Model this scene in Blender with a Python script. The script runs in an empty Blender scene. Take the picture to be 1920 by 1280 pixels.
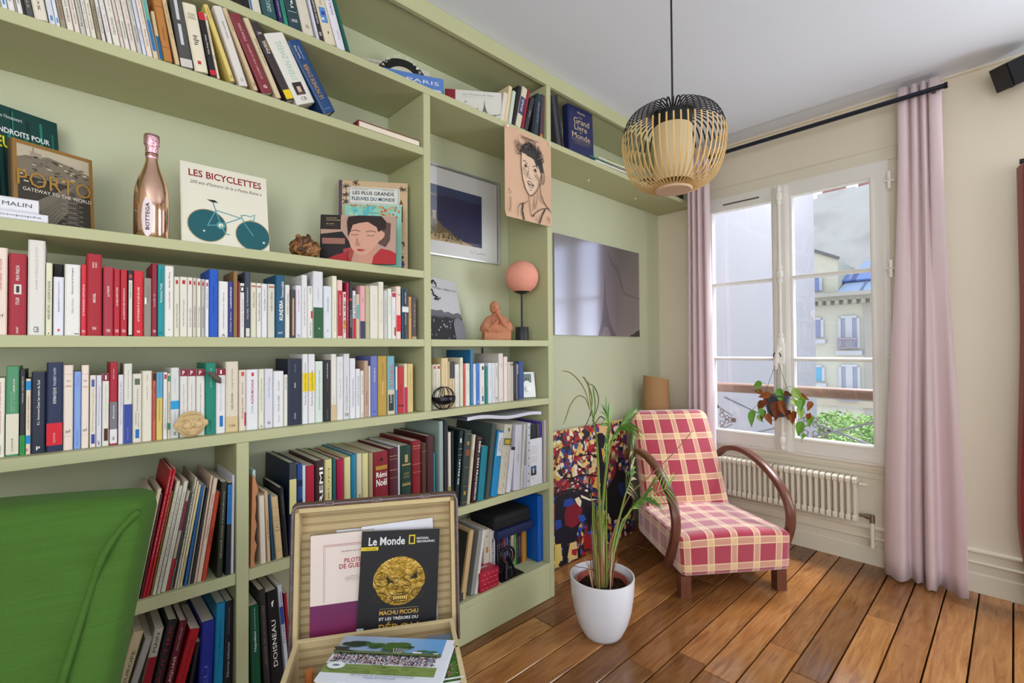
import bpy, bmesh, math, random
from math import sin, cos, pi, radians, atan2, sqrt, hypot
from mathutils import Vector, Matrix, noise

random.seed(7)
S = bpy.context.scene
C = S.collection

# ------------------------------------------------------------ camera, world, light, exposure
H0 = 1.315                       # camera height; the floor is z = 0
FPX, YAW, PITCH, ROLL = 888.39, radians(46.694), radians(.890), radians(-.398)
fw = Vector((cos(YAW) * cos(PITCH), sin(YAW) * cos(PITCH), sin(PITCH)))
rt = Vector((sin(YAW), -cos(YAW), 0))
up = rt.cross(fw)
cr, sr = cos(ROLL), sin(ROLL)
RT = rt * cr + up * sr
UP = up * cr - rt * sr
cd = bpy.data.cameras.new('camera')
cd.sensor_width = 36
cd.lens = 36 * FPX / 1920
cd.clip_start = .05
cam = bpy.data.objects.new('camera', cd)
C.objects.link(cam)
cam.matrix_world = Matrix(((RT.x, UP.x, -fw.x, 0), (RT.y, UP.y, -fw.y, 0), (RT.z, UP.z, -fw.z, H0), (0, 0, 0, 1)))
S.camera = cam

S.view_settings.view_transform = 'Standard'
S.view_settings.look = 'None'
S.view_settings.gamma = 1
S.view_settings.use_curve_mapping = False
S.view_settings.exposure = 0.0
S.cycles.use_denoising = True
S.cycles.max_bounces = 8
S.cycles.diffuse_bounces = 5
S.cycles.glossy_bounces = 4
S.cycles.transparent_max_bounces = 12
S.cycles.sample_clamp_indirect = 6

w = bpy.data.worlds.new('world')
S.world = w
w.use_nodes = True
nt = w.node_tree
bg = nt.nodes['Background']
tc = nt.nodes.new('ShaderNodeTexCoord')
sx = nt.nodes.new('ShaderNodeSeparateXYZ')
rp = nt.nodes.new('ShaderNodeValToRGB')
rp.color_ramp.elements[0].position = .45
rp.color_ramp.elements[0].color = (.80, .86, .95, 1)
rp.color_ramp.elements[1].position = 1
rp.color_ramp.elements[1].color = (.50, .66, .95, 1)
mr = nt.nodes.new('ShaderNodeMapRange')
mr.inputs[1].default_value = -1
nt.links.new(tc.outputs['Generated'], sx.inputs[0])
nt.links.new(sx.outputs['Z'], mr.inputs[0])
nt.links.new(mr.outputs[0], rp.inputs[0])
nt.links.new(rp.outputs[0], bg.inputs['Color'])
bg.inputs['Strength'].default_value = 1.9


def area(name, loc, target, sx, sy, power, col):
    d = bpy.data.lights.new(name, 'AREA')
    d.shape = 'RECTANGLE'
    d.size, d.size_y, d.energy, d.color = sx, sy, power, col
    o = bpy.data.objects.new(name, d)
    C.objects.link(o)
    o.location = loc
    o.rotation_euler = (Vector(target) - Vector(loc)).to_track_quat('-Z', 'Y').to_euler()
    return o


# daylight of the windows behind the photographer, of the second window, and of the open sky over the court, plus an added fill from the left
area('daylight_back_windows', (-.2, -2.38, 1.6), (1.4, 2, 1.3), 2.6, 1.9, 22, (1, .98, .95))
area('fill_light_left', (-1.5, -.9, 1.75), (3.5, .6, 1.7), 1.7, 1.7, 37, (1, .98, .95))  # fill added to brighten the window wall; no window is known there
area('daylight_second_window', (3.46, -1.05, 1.5), (1.4, .3, 1.0), 1.1, 1.7, 66, (.86, .92, 1))
area('daylight_court_sky', (5.6, .1, 6.2), (2.9, 1.1, .8), 2.6, 1.8, 1250, (.9, .94, 1))


# ------------------------------------------------------------ pixels of the photograph -> points in the room
def ray(u, v):
    return fw + RT * ((u - 960) / FPX) + UP * (-(v - 640) / FPX)


def PY(u, v, Y):
    d = ray(u, v)
    t = Y / d.y
    return Vector((d.x * t, Y, d.z * t + H0))


def PX(u, v, X):
    d = ray(u, v)
    t = X / d.x
    return Vector((X, d.y * t, d.z * t + H0))


def PZ(u, v, z):
    d = ray(u, v)
    t = (z - H0) / d.z
    return Vector((d.x * t, d.y * t, z))


# ------------------------------------------------------------ materials
def lin(h):
    if not isinstance(h, str):
        return h
    h = h.lstrip('#')
    o = []
    for i in (0, 2, 4):
        c = int(h[i:i + 2], 16) / 255
        o.append(c / 12.92 if c <= .04045 else ((c + .055) / 1.055) ** 2.4)
    return (o[0], o[1], o[2], 1)


MATS = {}


def mat(h, rough=.6, metal=0, spec=.4, name=None):
    k = (h, rough, metal, spec)
    if k in MATS:
        return MATS[k]
    m = bpy.data.materials.new(name or 'paint_' + str(h))
    m.use_nodes = True
    b = m.node_tree.nodes['Principled BSDF']
    b.inputs['Base Color'].default_value = lin(h)
    b.inputs['Roughness'].default_value = rough
    b.inputs['Metallic'].default_value = metal
    b.inputs['Specular IOR Level'].default_value = spec
    MATS[k] = m
    return m


class NT:
    """small node helper"""
    def __init__(s, name, rough=.6, spec=.4, metal=0):
        s.m = bpy.data.materials.new(name)
        s.m.use_nodes = True
        s.t = s.m.node_tree
        s.b = s.t.nodes['Principled BSDF']
        s.b.inputs['Roughness'].default_value = rough
        s.b.inputs['Specular IOR Level'].default_value = spec
        s.b.inputs['Metallic'].default_value = metal

    def n(s, kind, **kw):
        x = s.t.nodes.new('ShaderNode' + kind)
        for k, v in kw.items():
            if k.startswith('i_'):
                key = k[2:]
                x.inputs[int(key) if key.isdigit() else key].default_value = v
            else:
                setattr(x, k, v)
        return x

    def l(s, a, b):
        s.t.links.new(a, b)

    def math(s, op, a, b=None, c=None):
        x = s.n('Math', operation=op)
        for i, q in enumerate((a, b, c)):
            if q is None:
                continue
            if isinstance(q, (int, float)):
                x.inputs[i].default_value = q
            else:
                s.l(q, x.inputs[i])
        return x.outputs[0]

    def mix(s, f, a, b, blend='MIX'):
        x = s.n('Mix', data_type='RGBA', blend_type=blend)
        for i, q in ((0, f), (6, a), (7, b)):
            if isinstance(q, (int, float)):
                x.inputs[i].default_value = q
            elif isinstance(q, (str, tuple)):
                x.inputs[i].default_value = lin(q)
            else:
                s.l(q, x.inputs[i])
        return x.outputs[2]

    def ramp(s, f, stops, const=False):
        x = s.n('ValToRGB')
        if const:
            x.color_ramp.interpolation = 'CONSTANT'
        e = x.color_ramp.elements
        while len(e) < len(stops):
            e.new(.5)
        for i, (p, c) in enumerate(stops):
            e[i].position = p
            e[i].color = lin(c)
        s.l(f, x.inputs[0])
        return x.outputs[0]

    def coords(s, kind='Object', scale=(1, 1, 1)):
        t = s.n('TexCoord') if kind != 'Position' else s.n('NewGeometry')
        mp = s.n('Mapping')
        mp.inputs['Scale'].default_value = scale
        s.l(t.outputs[kind], mp.inputs[0])
        return mp.outputs[0]

    def noise(s, vec, scale, detail=3, rough=.5, dist=0):
        x = s.n('TexNoise')
        x.inputs['Scale'].default_value = scale
        x.inputs['Detail'].default_value = detail
        x.inputs['Roughness'].default_value = rough
        x.inputs['Distortion'].default_value = dist
        if vec is not None:
            s.l(vec, x.inputs['Vector'])
        return x.outputs[0]

    def bump(s, h, strength=.3, dist=.002):
        x = s.n('Bump')
        x.inputs['Strength'].default_value = strength
        x.inputs['Distance'].default_value = dist
        s.l(h, x.inputs['Height'])
        s.l(x.outputs[0], s.b.inputs['Normal'])

    def col(s, c):
        if isinstance(c, (str, tuple)):
            s.b.inputs['Base Color'].default_value = lin(c)
        else:
            s.l(c, s.b.inputs['Base Color'])
        return s.m


def mottled(name, c1, c2, scale=3, rough=.6, spec=.4, bump=0, bscale=200, metal=0, detail=4, vec=None):
    k = NT(name, rough, spec, metal)
    v = k.coords('Object')
    n = k.noise(v, scale, detail)
    if bump:
        k.bump(k.noise(v, bscale, 2), bump)
    return k.col(k.mix(k.math('SMOOTH_MIN', n, 1, .1), c1, c2))


def wall_mat(name, c1, c2, rough=.75):
    k = NT(name, rough, .25)
    v = k.coords('Position')
    k.bump(k.noise(v, 55, 3), .12, .003)
    return k.col(k.mix(k.noise(v, 1.3, 3), c1, c2))


M_GREEN = wall_mat('green_satin_paint', '#b9bb92', '#b4b68d', .5)
M_GREENW = wall_mat('green_wall_paint', '#c2c6a8', '#bec2a3', .5)
M_CREAM = wall_mat('cream_wall_paint', '#e3dac6', '#ddd3be', .6)
M_CREAMG = wall_mat('cream_gloss_paint', '#ddd6c2', '#d9d1bc', .35)
M_CEIL = wall_mat('ceiling_paint', '#dfe5ee', '#dce2ea', .85)
M_WFRAME = wall_mat('window_paint', '#e3e0d9', '#dfdcd4', .35)
M_BLACK = mat('#141416', .45)
M_PAPER = mat('#e9e3d6', .8, 0, .2)
M_PAGES = None


def pages_mat():
    k = NT('book_pages', .85, .15)
    v = k.coords('Object', (900, 3, 3))
    n = k.noise(v, 1.0, 1)
    return k.col(k.mix(n, '#d8ccb2', '#efe8d8'))


M_PAGES = pages_mat()


# ------------------------------------------------------------ mesh helpers
class MB:
    def __init__(s):
        s.v, s.f, s.m, s.uv = [], [], [], None

    def quadbox(s, lo, hi, mi=0, M=None):
        x0, y0, z0 = lo
        x1, y1, z1 = hi
        p = [(x0, y0, z0), (x1, y0, z0), (x1, y1, z0), (x0, y1, z0), (x0, y0, z1), (x1, y0, z1), (x1, y1, z1), (x0, y1, z1)]
        if M is not None:
            p = [tuple(M @ Vector(a)) for a in p]
        b = len(s.v)
        s.v += p
        for f in ((0, 3, 2, 1), (4, 5, 6, 7), (0, 1, 5, 4), (1, 2, 6, 5), (2, 3, 7, 6), (3, 0, 4, 7)):
            s.f.append(tuple(b + i for i in f))
            s.m.append(mi)
        return s

    def poly(s, pts, mi=0):
        b = len(s.v)
        s.v += [tuple(p) for p in pts]
        s.f.append(tuple(range(b, b + len(pts))))
        s.m.append(mi)
        return s

    def prism(s, pts, z0, z1, mi=0, axis='z'):
        """extrude a 2D outline (ccw) between z0 and z1"""
        def mk(p, z):
            return (p[0], p[1], z) if axis == 'z' else ((p[0], z, p[1]) if axis == 'y' else (z, p[0], p[1]))
        b = len(s.v)
        n = len(pts)
        s.v += [mk(p, z0) for p in pts] + [mk(p, z1) for p in pts]
        s.f.append(tuple(b + i for i in range(n))[::-1])
        s.f.append(tuple(b + n + i for i in range(n)))
        s.m += [mi, mi]
        for i in range(n):
            j = (i + 1) % n
            s.f.append((b + i, b + j, b + n + j, b + n + i))
            s.m.append(mi)
        return s

    def lathe(s, prof, n=32, mi=0, c=(0, 0, 0), cap=True):
        b = len(s.v)
        for r, z in prof:
            for i in range(n):
                a = 2 * pi * i / n
                s.v.append((c[0] + r * cos(a), c[1] + r * sin(a), c[2] + z))
        for k in range(len(prof) - 1):
            for i in range(n):
                j = (i + 1) % n
                s.f.append((b + k * n + i, b + k * n + j, b + (k + 1) * n + j, b + (k + 1) * n + i))
                s.m.append(mi)
        if cap:
            s.f.append(tuple(b + i for i in range(n))[::-1])
            s.f.append(tuple(b + (len(prof) - 1) * n + i for i in range(n)))
            s.m += [mi, mi]
        return s

    def tube(s, pts, rad, n=8, mi=0, section=None, upv=(0, 0, 1)):
        """sweep a circle (or a 2D section) along points; rad may be a list"""
        pts = [Vector(p) for p in pts]
        N = len(pts)
        b = len(s.v)
        sec = section or [(cos(2 * pi * i / n), sin(2 * pi * i / n)) for i in range(n)]
        n = len(sec)
        prev = None
        for i, p in enumerate(pts):
            t = (pts[min(i + 1, N - 1)] - pts[max(i - 1, 0)]).normalized()
            if prev is None:
                u = Vector(upv)
                a = t.cross(u)
                if a.length < 1e-3:
                    a = t.cross(Vector((1, 0, 0)))
                a.normalize()
            else:
                a = (prev - t * prev.dot(t)).normalized()
            prev = a
            c = a.cross(t)
            r = rad[i] if isinstance(rad, (list, tuple)) else rad
            for q in sec:
                s.v.append(tuple(p + a * (q[0] * r) + c * (q[1] * r)))
        for k in range(N - 1):
            for i in range(n):
                j = (i + 1) % n
                s.f.append((b + k * n + i, b + k * n + j, b + (k + 1) * n + j, b + (k + 1) * n + i))
                s.m.append(mi)
        s.f.append(tuple(b + i for i in range(n))[::-1])
        s.f.append(tuple(b + (N - 1) * n + i for i in range(n)))
        s.m += [mi, mi]
        return s

    def mesh(s, name, mats, smooth=None):
        me = bpy.data.meshes.new(name)
        me.from_pydata(s.v, [], s.f)
        for m in (mats if isinstance(mats, (list, tuple)) else [mats]):
            me.materials.append(m)
        if len(me.materials) > 1:
            me.polygons.foreach_set('material_index', s.m)
        if smooth is not None:
            me.polygons.foreach_set('use_smooth', [True] * len(me.polygons))
            if smooth < 180:
                try:
                    me.set_sharp_from_angle(angle=radians(smooth))
                except Exception:
                    pass
        me.update()
        return me

    def obj(s, name, mats, parent=None, smooth=None, loc=None):
        return link(name, s.mesh(name, mats, smooth), parent, loc)


def link(name, me, parent=None, loc=None):
    o = bpy.data.objects.new(name, me)
    C.objects.link(o)
    if parent is not None:
        o.parent = parent
    if loc is not None:
        o.location = loc
    return o


def tag(o, label=None, cat=None, group=None, kind=None):
    if label:
        o['label'] = label
    if cat:
        o['category'] = cat
    if group:
        o['group'] = group
    if kind:
        o['kind'] = kind
    return o


def empty(name, label, cat, loc=(0, 0, 0), rz=0, group=None):
    o = bpy.data.objects.new(name, None)
    o.empty_display_size = .05
    C.objects.link(o)
    o.location = loc
    o.rotation_euler = (0, 0, rz)
    return tag(o, label, cat, group)


def rbox(sx, sy, sz, r, n=8, deform=None, origin=(0, 0, 0)):
    """rounded box with uv in metres (u along x or y, v up / back)"""
    bm = bmesh.new()
    uvl = bm.loops.layers.uv.new('uv')
    h = Vector((sx / 2, sy / 2, sz / 2))
    vd = {}

    def vert(p):
        k = (round(p[0], 5), round(p[1], 5), round(p[2], 5))
        if k not in vd:
            P = Vector(p)
            inner = Vector([max(-h[i] + r, min(h[i] - r, P[i])) for i in range(3)])
            d = P - inner
            if d.length > 1e-9:
                P = inner + d.normalized() * r
            Q = P + h
            if deform:
                Q = Vector(deform(Q.x, Q.y, Q.z))
            vd[k] = bm.verts.new(Q + Vector(origin))
        return vd[k]

    def ticks(L):
        a = [-L, -L + r * .3, -L + r]
        m = max(1, n)
        return a + [-L + r + (2 * L - 2 * r) * i / m for i in range(1, m)] + [L - r, L - r * .3, L]
    T = [ticks(h[i]) for i in range(3)]
    for ax in range(3):
        a, b = [(1, 2), (2, 0), (0, 1)][ax]
        for sg in (-1, 1):
            for i in range(len(T[a]) - 1):
                for j in range(len(T[b]) - 1):
                    ps = []
                    for (ii, jj) in ((i, j), (i + 1, j), (i + 1, j + 1), (i, j + 1)):
                        p = [0, 0, 0]
                        p[ax] = sg * h[ax]
                        p[a] = T[a][ii]
                        p[b] = T[b][jj]
                        ps.append(p)
                    if sg < 0:
                        ps = ps[::-1]
                    try:
                        f = bm.faces.new([vert(p) for p in ps])
                    except ValueError:
                        continue
                    f.smooth = True
                    for lp, p in zip(f.loops, ps):
                        q = (p[0] + h.x, p[1] + h.y, p[2] + h.z)
                        lp[uvl].uv = (q[1], q[2]) if ax == 0 else ((q[0], q[2]) if ax == 1 else (q[0], q[1] + sz))
    me = bpy.data.meshes.new('rbox')
    bm.normal_update()
    bm.to_mesh(me)
    bm.free()
    return me


def rb_obj(name, size, r, m, parent=None, loc=(0, 0, 0), n=4, deform=None):
    me = rbox(size[0], size[1], size[2], r, n, deform)
    me.materials.append(m)
    return link(name, me, parent, loc)


TXT = {}


def text_data(s, bold=False, it=False):
    k = (s, bold, it)
    if k in TXT:
        return TXT[k]
    cu = bpy.data.curves.new('t', 'FONT')
    cu.body = s
    cu.resolution_u = 2
    cu.size = 1
    if bold:
        cu.offset = .018
    if it:
        cu.shear = .35
    o = bpy.data.objects.new('t', cu)
    C.objects.link(o)
    me = o.to_mesh()
    vs = [tuple(v.co) for v in me.vertices]
    fs = [tuple(p.vertices) for p in me.polygons]
    o.to_mesh_clear()
    bpy.data.objects.remove(o)
    bpy.data.curves.remove(cu)
    if not vs:
        TXT[k] = ([], [])
        return TXT[k]
    x0 = min(v[0] for v in vs)
    x1 = max(v[0] for v in vs)
    y0 = min(v[1] for v in vs)
    y1 = max(v[1] for v in vs)
    vs = [((v[0] - x0) / (x1 - x0), (v[1] - y0) / (y1 - y0)) for v in vs]
    TXT[k] = (vs, fs)
    return TXT[k]


class Print:
    """flat print laid on a face that looks along -y; x right, z up, in metres"""
    def __init__(s, W, H, y=0.0):
        s.W, s.H, s.y0, s.mb, s.mats, s.layer = W, H, y, MB(), [], 0

    def mi(s, c, rough=.55):
        m = c if isinstance(c, bpy.types.Material) else mat(c, rough, 0, .3)
        if m not in s.mats:
            s.mats.append(m)
        return s.mats.index(m)

    def y(s):
        s.layer += 1
        return s.y0 - .00022 - (.0001 * s.layer if s.layer < 8 else .0007 + .00002 * s.layer)

    def poly(s, c, pts):
        y = s.y()
        s.mb.poly([(p[0] * s.W, y, p[1] * s.H) for p in pts], s.mi(c))
        return s

    def rect(s, c, x0, y0, x1, y1):
        return s.poly(c, [(x0, y0), (x1, y0), (x1, y1), (x0, y1)])

    def ell(s, c, cx, cy, rx, ry, n=28, rot=0):
        """rx, ry in fractions of W"""
        y = s.y()
        pts = []
        for i in range(n):
            a = 2 * pi * i / n
            X, Z = rx * s.W * cos(a), ry * s.W * sin(a)
            pts.append((cx * s.W + X * cos(rot) - Z * sin(rot), y, cy * s.H + X * sin(rot) + Z * cos(rot)))
        s.mb.poly(pts, s.mi(c))
        return s

    def line(s, c, pts, wd=.01, taper=False):
        """polyline, width as a fraction of W"""
        y = s.y()
        P = [Vector((p[0] * s.W, p[1] * s.H)) for p in pts]
        L, R = [], []
        for i, p in enumerate(P):
            t = (P[min(i + 1, len(P) - 1)] - P[max(i - 1, 0)])
            if t.length < 1e-9:
                t = Vector((1, 0))
            t.normalize()
            nn = Vector((-t.y, t.x)) * wd * s.W / 2
            if taper:
                nn *= .35 + .65 * sin(pi * (i + .5) / len(P))
            L.append(p + nn)
            R.append(p - nn)
        m = s.mi(c)
        for i in range(len(P) - 1):
            s.mb.poly([(L[i].x, y, L[i].y), (R[i].x, y, R[i].y), (R[i + 1].x, y, R[i + 1].y), (L[i + 1].x, y, L[i + 1].y)], m)
        return s

    def text(s, c, t, x0, y0, x1, y1, bold=False, it=False, rot=0):
        """fit t in the box; rot 90 reads upwards, -90 downwards"""
        vs, fs = text_data(t, bold, it)
        if not vs:
            return s
        y = s.y()
        b = len(s.mb.v)
        for a, d in vs:
            if rot == 90:
                X, Z = x1 + (x0 - x1) * d, y0 + (y1 - y0) * a
            elif rot == -90:
                X, Z = x0 + (x1 - x0) * d, y1 + (y0 - y1) * a
            elif rot == 180:
                X, Z = x1 + (x0 - x1) * a, y1 + (y0 - y1) * d
            else:
                X, Z = x0 + (x1 - x0) * a, y0 + (y1 - y0) * d
            s.mb.v.append((X * s.W, y, Z * s.H))
        m = s.mi(c)
        for f in fs:
            s.mb.f.append(tuple(b + i for i in f))
            s.mb.m.append(m)
        return s

    def obj(s, name, parent=None):
        return s.mb.obj(name, s.mats, parent)


# ------------------------------------------------------------ the room
W = 3.56          # window wall
BY = 2.005        # back wall of the bookcase side
CZ = 2.805        # ceiling
XL, YB = -1.6, -2.5   # far ends of the room, out of the picture
D = 1.70          # front of the bookcase


def struct(name, mb, m, smooth=None, parent=None):
    return tag(mb.obj(name, m, parent, smooth), kind='structure')


struct('wall_back', MB().quadbox((XL - .1, BY, 0), (W + .1, BY + .1, CZ)), M_GREENW)
m = MB()
for (y0, y1, z0, z1) in ((YB, BY, 0, .6), (YB, BY, 2.6, CZ), (YB, -1.8, .6, 2.6), (0, BY, .6, 2.6)):  # gap in the middle is an invented opening for the added left fill
    m.quadbox((XL - .1, y0, z0), (XL, y1, z1))
struct('wall_left', m, M_CREAM)
m = MB()          # wall behind the photographer, with an opening for its windows
m.quadbox((XL, YB - .1, 0), (W, YB, .5)).quadbox((XL, YB - .1, 2.6), (W, YB, CZ)).quadbox((1.5, YB - .1, .5), (W, YB, 2.6)).quadbox((XL, YB - .1, .5), (-1.5, YB, 2.6))
struct('wall_front', m, M_CREAM)
m = MB()
OY0, OY1, OZ0, OZ1 = .50, 1.60, .60, 2.42       # opening of the window in view
SY0, SY1 = -1.60, -.50
for (y0, y1, z0, z1) in ((YB, BY, 0, OZ0), (YB, BY, OZ1, CZ), (OY1, BY, OZ0, OZ1), (SY1, OY0, OZ0, OZ1), (YB, SY0, OZ0, OZ1)):
    m.quadbox((W, y0, z0), (W + .10, y1, z1))
struct('wall_right', m, M_CREAM)
struct('ceiling', MB().quadbox((XL - .1, YB - .1, CZ), (W + .1, BY + .1, CZ + .1)), M_CEIL)


# floor of broad old oak boards, each a part
def plank_mat():
    k = NT('old_oak_boards', .32, .5)
    g = k.n('NewGeometry')
    oi = k.n('ObjectInfo')
    rnd = oi.outputs['Random']
    cmb = k.n('CombineXYZ')
    k.l(k.math('MULTIPLY', rnd, 37.0), cmb.inputs[0])
    k.l(k.math('MULTIPLY', rnd, 91.0), cmb.inputs[1])
    add = k.n('VectorMath', operation='ADD')
    k.l(g.outputs['Position'], add.inputs[0])
    k.l(cmb.outputs[0], add.inputs[1])
    mp = k.n('Mapping')
    mp.inputs['Scale'].default_value = (1.0, 9, 9)
    k.l(add.outputs[0], mp.inputs[0])
    grain = k.noise(mp.outputs[0], 3.2, 6, .62, 1.4)
    mp2 = k.n('Mapping')
    mp2.inputs['Scale'].default_value = (2.5, 90, 90)
    k.l(add.outputs[0], mp2.inputs[0])
    fine = k.noise(mp2.outputs[0], 1.6, 3, .6)
    big = k.noise(add.outputs[0], 2.3, 3, .5)
    c1 = k.ramp(grain, [(.26, '#8a5a30'), (.42, '#b47e4a'), (.60, '#c8935a'), (.82, '#d8aa72')])
    c2 = k.mix(k.math('MULTIPLY', fine, .34), c1, '#6a3e1a')
    tone = k.ramp(k.math('ADD', k.math('MULTIPLY', rnd, .6), k.math('MULTIPLY', big, .4)), [(.2, '#7c685c'), (.45, '#bcaea2'), (.62, '#e2d6ca'), (.85, '#fff6ea')])
    c3 = k.mix(.85, c2, tone, 'MULTIPLY')
    vo = k.n('TexVoronoi')
    vo.inputs['Scale'].default_value = 3.1
    k.l(add.outputs[0], vo.inputs['Vector'])
    knot = k.ramp(vo.outputs[0], [(.0, '#ffffff'), (.035, '#ffffff'), (.07, '#000000')])
    c4 = k.mix(k.math('MULTIPLY', knot, .75), c3, '#2c170a')
    k.bump(k.math('ADD', grain, k.math('MULTIPLY', fine, .5)), .25, .0015)
    k.l(k.ramp(grain, [(.3, '#6a6a6a'), (.7, '#4a4a4a')]), k.b.inputs['Roughness'])
    return k.col(c4)


M_PLANK = plank_mat()
fl = struct('floor', MB().quadbox((XL - .1, YB - .1, -.12), (W + .1, BY + .1, -.02)), mat('#1c120b', .9))
rows = [1.022 + .1245 * i for i in range(-20, 9)]
rr = random.Random(3)
for i in range(len(rows) - 1):
    y0, y1 = rows[i] + .0030, rows[i + 1] - .0030
    if y0 > BY:
        break
    y1 = min(y1, BY)
    x = XL + rr.uniform(-.9, 0)
    while x < W - .01:
        L = rr.uniform(.95, 1.9)
        xe = min(x + L, W - .012)
        if W - xe < .25:
            xe = W - .012
        a = max(x, XL)
        if xe > a + .05 and (xe > .2 or y0 > -.9):
            b = .0025
            top = rr.uniform(-.001, .001)
            mb = MB()
            o = [(a + .001, y0), (xe - .001, y0), (xe - .001, y1), (a + .001, y1)]
            q = [(o[0][0] + b, o[0][1] + b), (o[1][0] - b, o[1][1] + b), (o[2][0] - b, o[2][1] - b), (o[3][0] + b, o[3][1] - b)]
            mb.v = [(p[0], p[1], -.02) for p in o] + [(p[0], p[1], top - b) for p in o] + [(p[0], p[1], top) for p in q]
            mb.f = [(8, 9, 10, 11)] + [(s0 + j, s0 + (j + 1) % 4, s0 + 4 + (j + 1) % 4, s0 + 4 + j) for s0 in (0, 4) for j in range(4)]
            mb.m = [0] * len(mb.f)
            mb.obj('plank', M_PLANK, fl)
        x = xe if xe >= W - .02 else xe
        if xe >= W - .02:
            break

# mouldings and baseboards of the window wall
m = MB()
for (a, b) in ((YB, BY),):
    prof = [(W, 0), (W - .020, 0), (W - .020, .098), (W - .014, .106), (W - .012, .148), (W - .024, .153), (W - .026, .160), (W - .014, .167), (W - .010, .205), (W - .022, .212), (W - .022, .221), (W - .004, .230), (W, .230)]
    m.prism([(p[0], p[1]) for p in prof], a, b, 0, 'y')
struct('baseboard_right', m, M_CREAMG)
struct('baseboard_left', MB().quadbox((XL, YB, 0), (XL + .015, D - .02, .1)), M_CREAMG)
tr = MB()          # casing round the window: raised border, flat lines over and under it
for (y0, y1, z0, z1, t) in ((.455, 1.66, 2.500, 2.510, .012), (.455, 1.66, 2.425, 2.500, .006), (.45, 1.66, .556, .566, .012), (.45, 1.66, .518, .526, .010), (.44, .452, .566, 2.50, .008)):
    tr.quadbox((W - t, y0, z0), (W, y1, z1))
struct('trim_1', tr, M_CREAMG)
tr = MB()
tr.quadbox((W - .02, YB, CZ - .012), (W, BY, CZ))
struct('trim_2', tr, M_CREAM)

# ------------------------------------------------------------ window
k = NT('window_glass', .02, .5)
t_ = k.t
tra = t_.nodes.new('ShaderNodeBsdfTransparent')
glo = t_.nodes.new('ShaderNodeBsdfGlossy')
glo.inputs['Roughness'].default_value = .01
mx = t_.nodes.new('ShaderNodeMixShader')
mx.inputs[0].default_value = .05
t_.links.new(tra.outputs[0], mx.inputs[1])
t_.links.new(glo.outputs[0], mx.inputs[2])
t_.links.new(mx.outputs[0], t_.nodes['Material Output'].inputs[0])
M_GLASS = k.m


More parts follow.
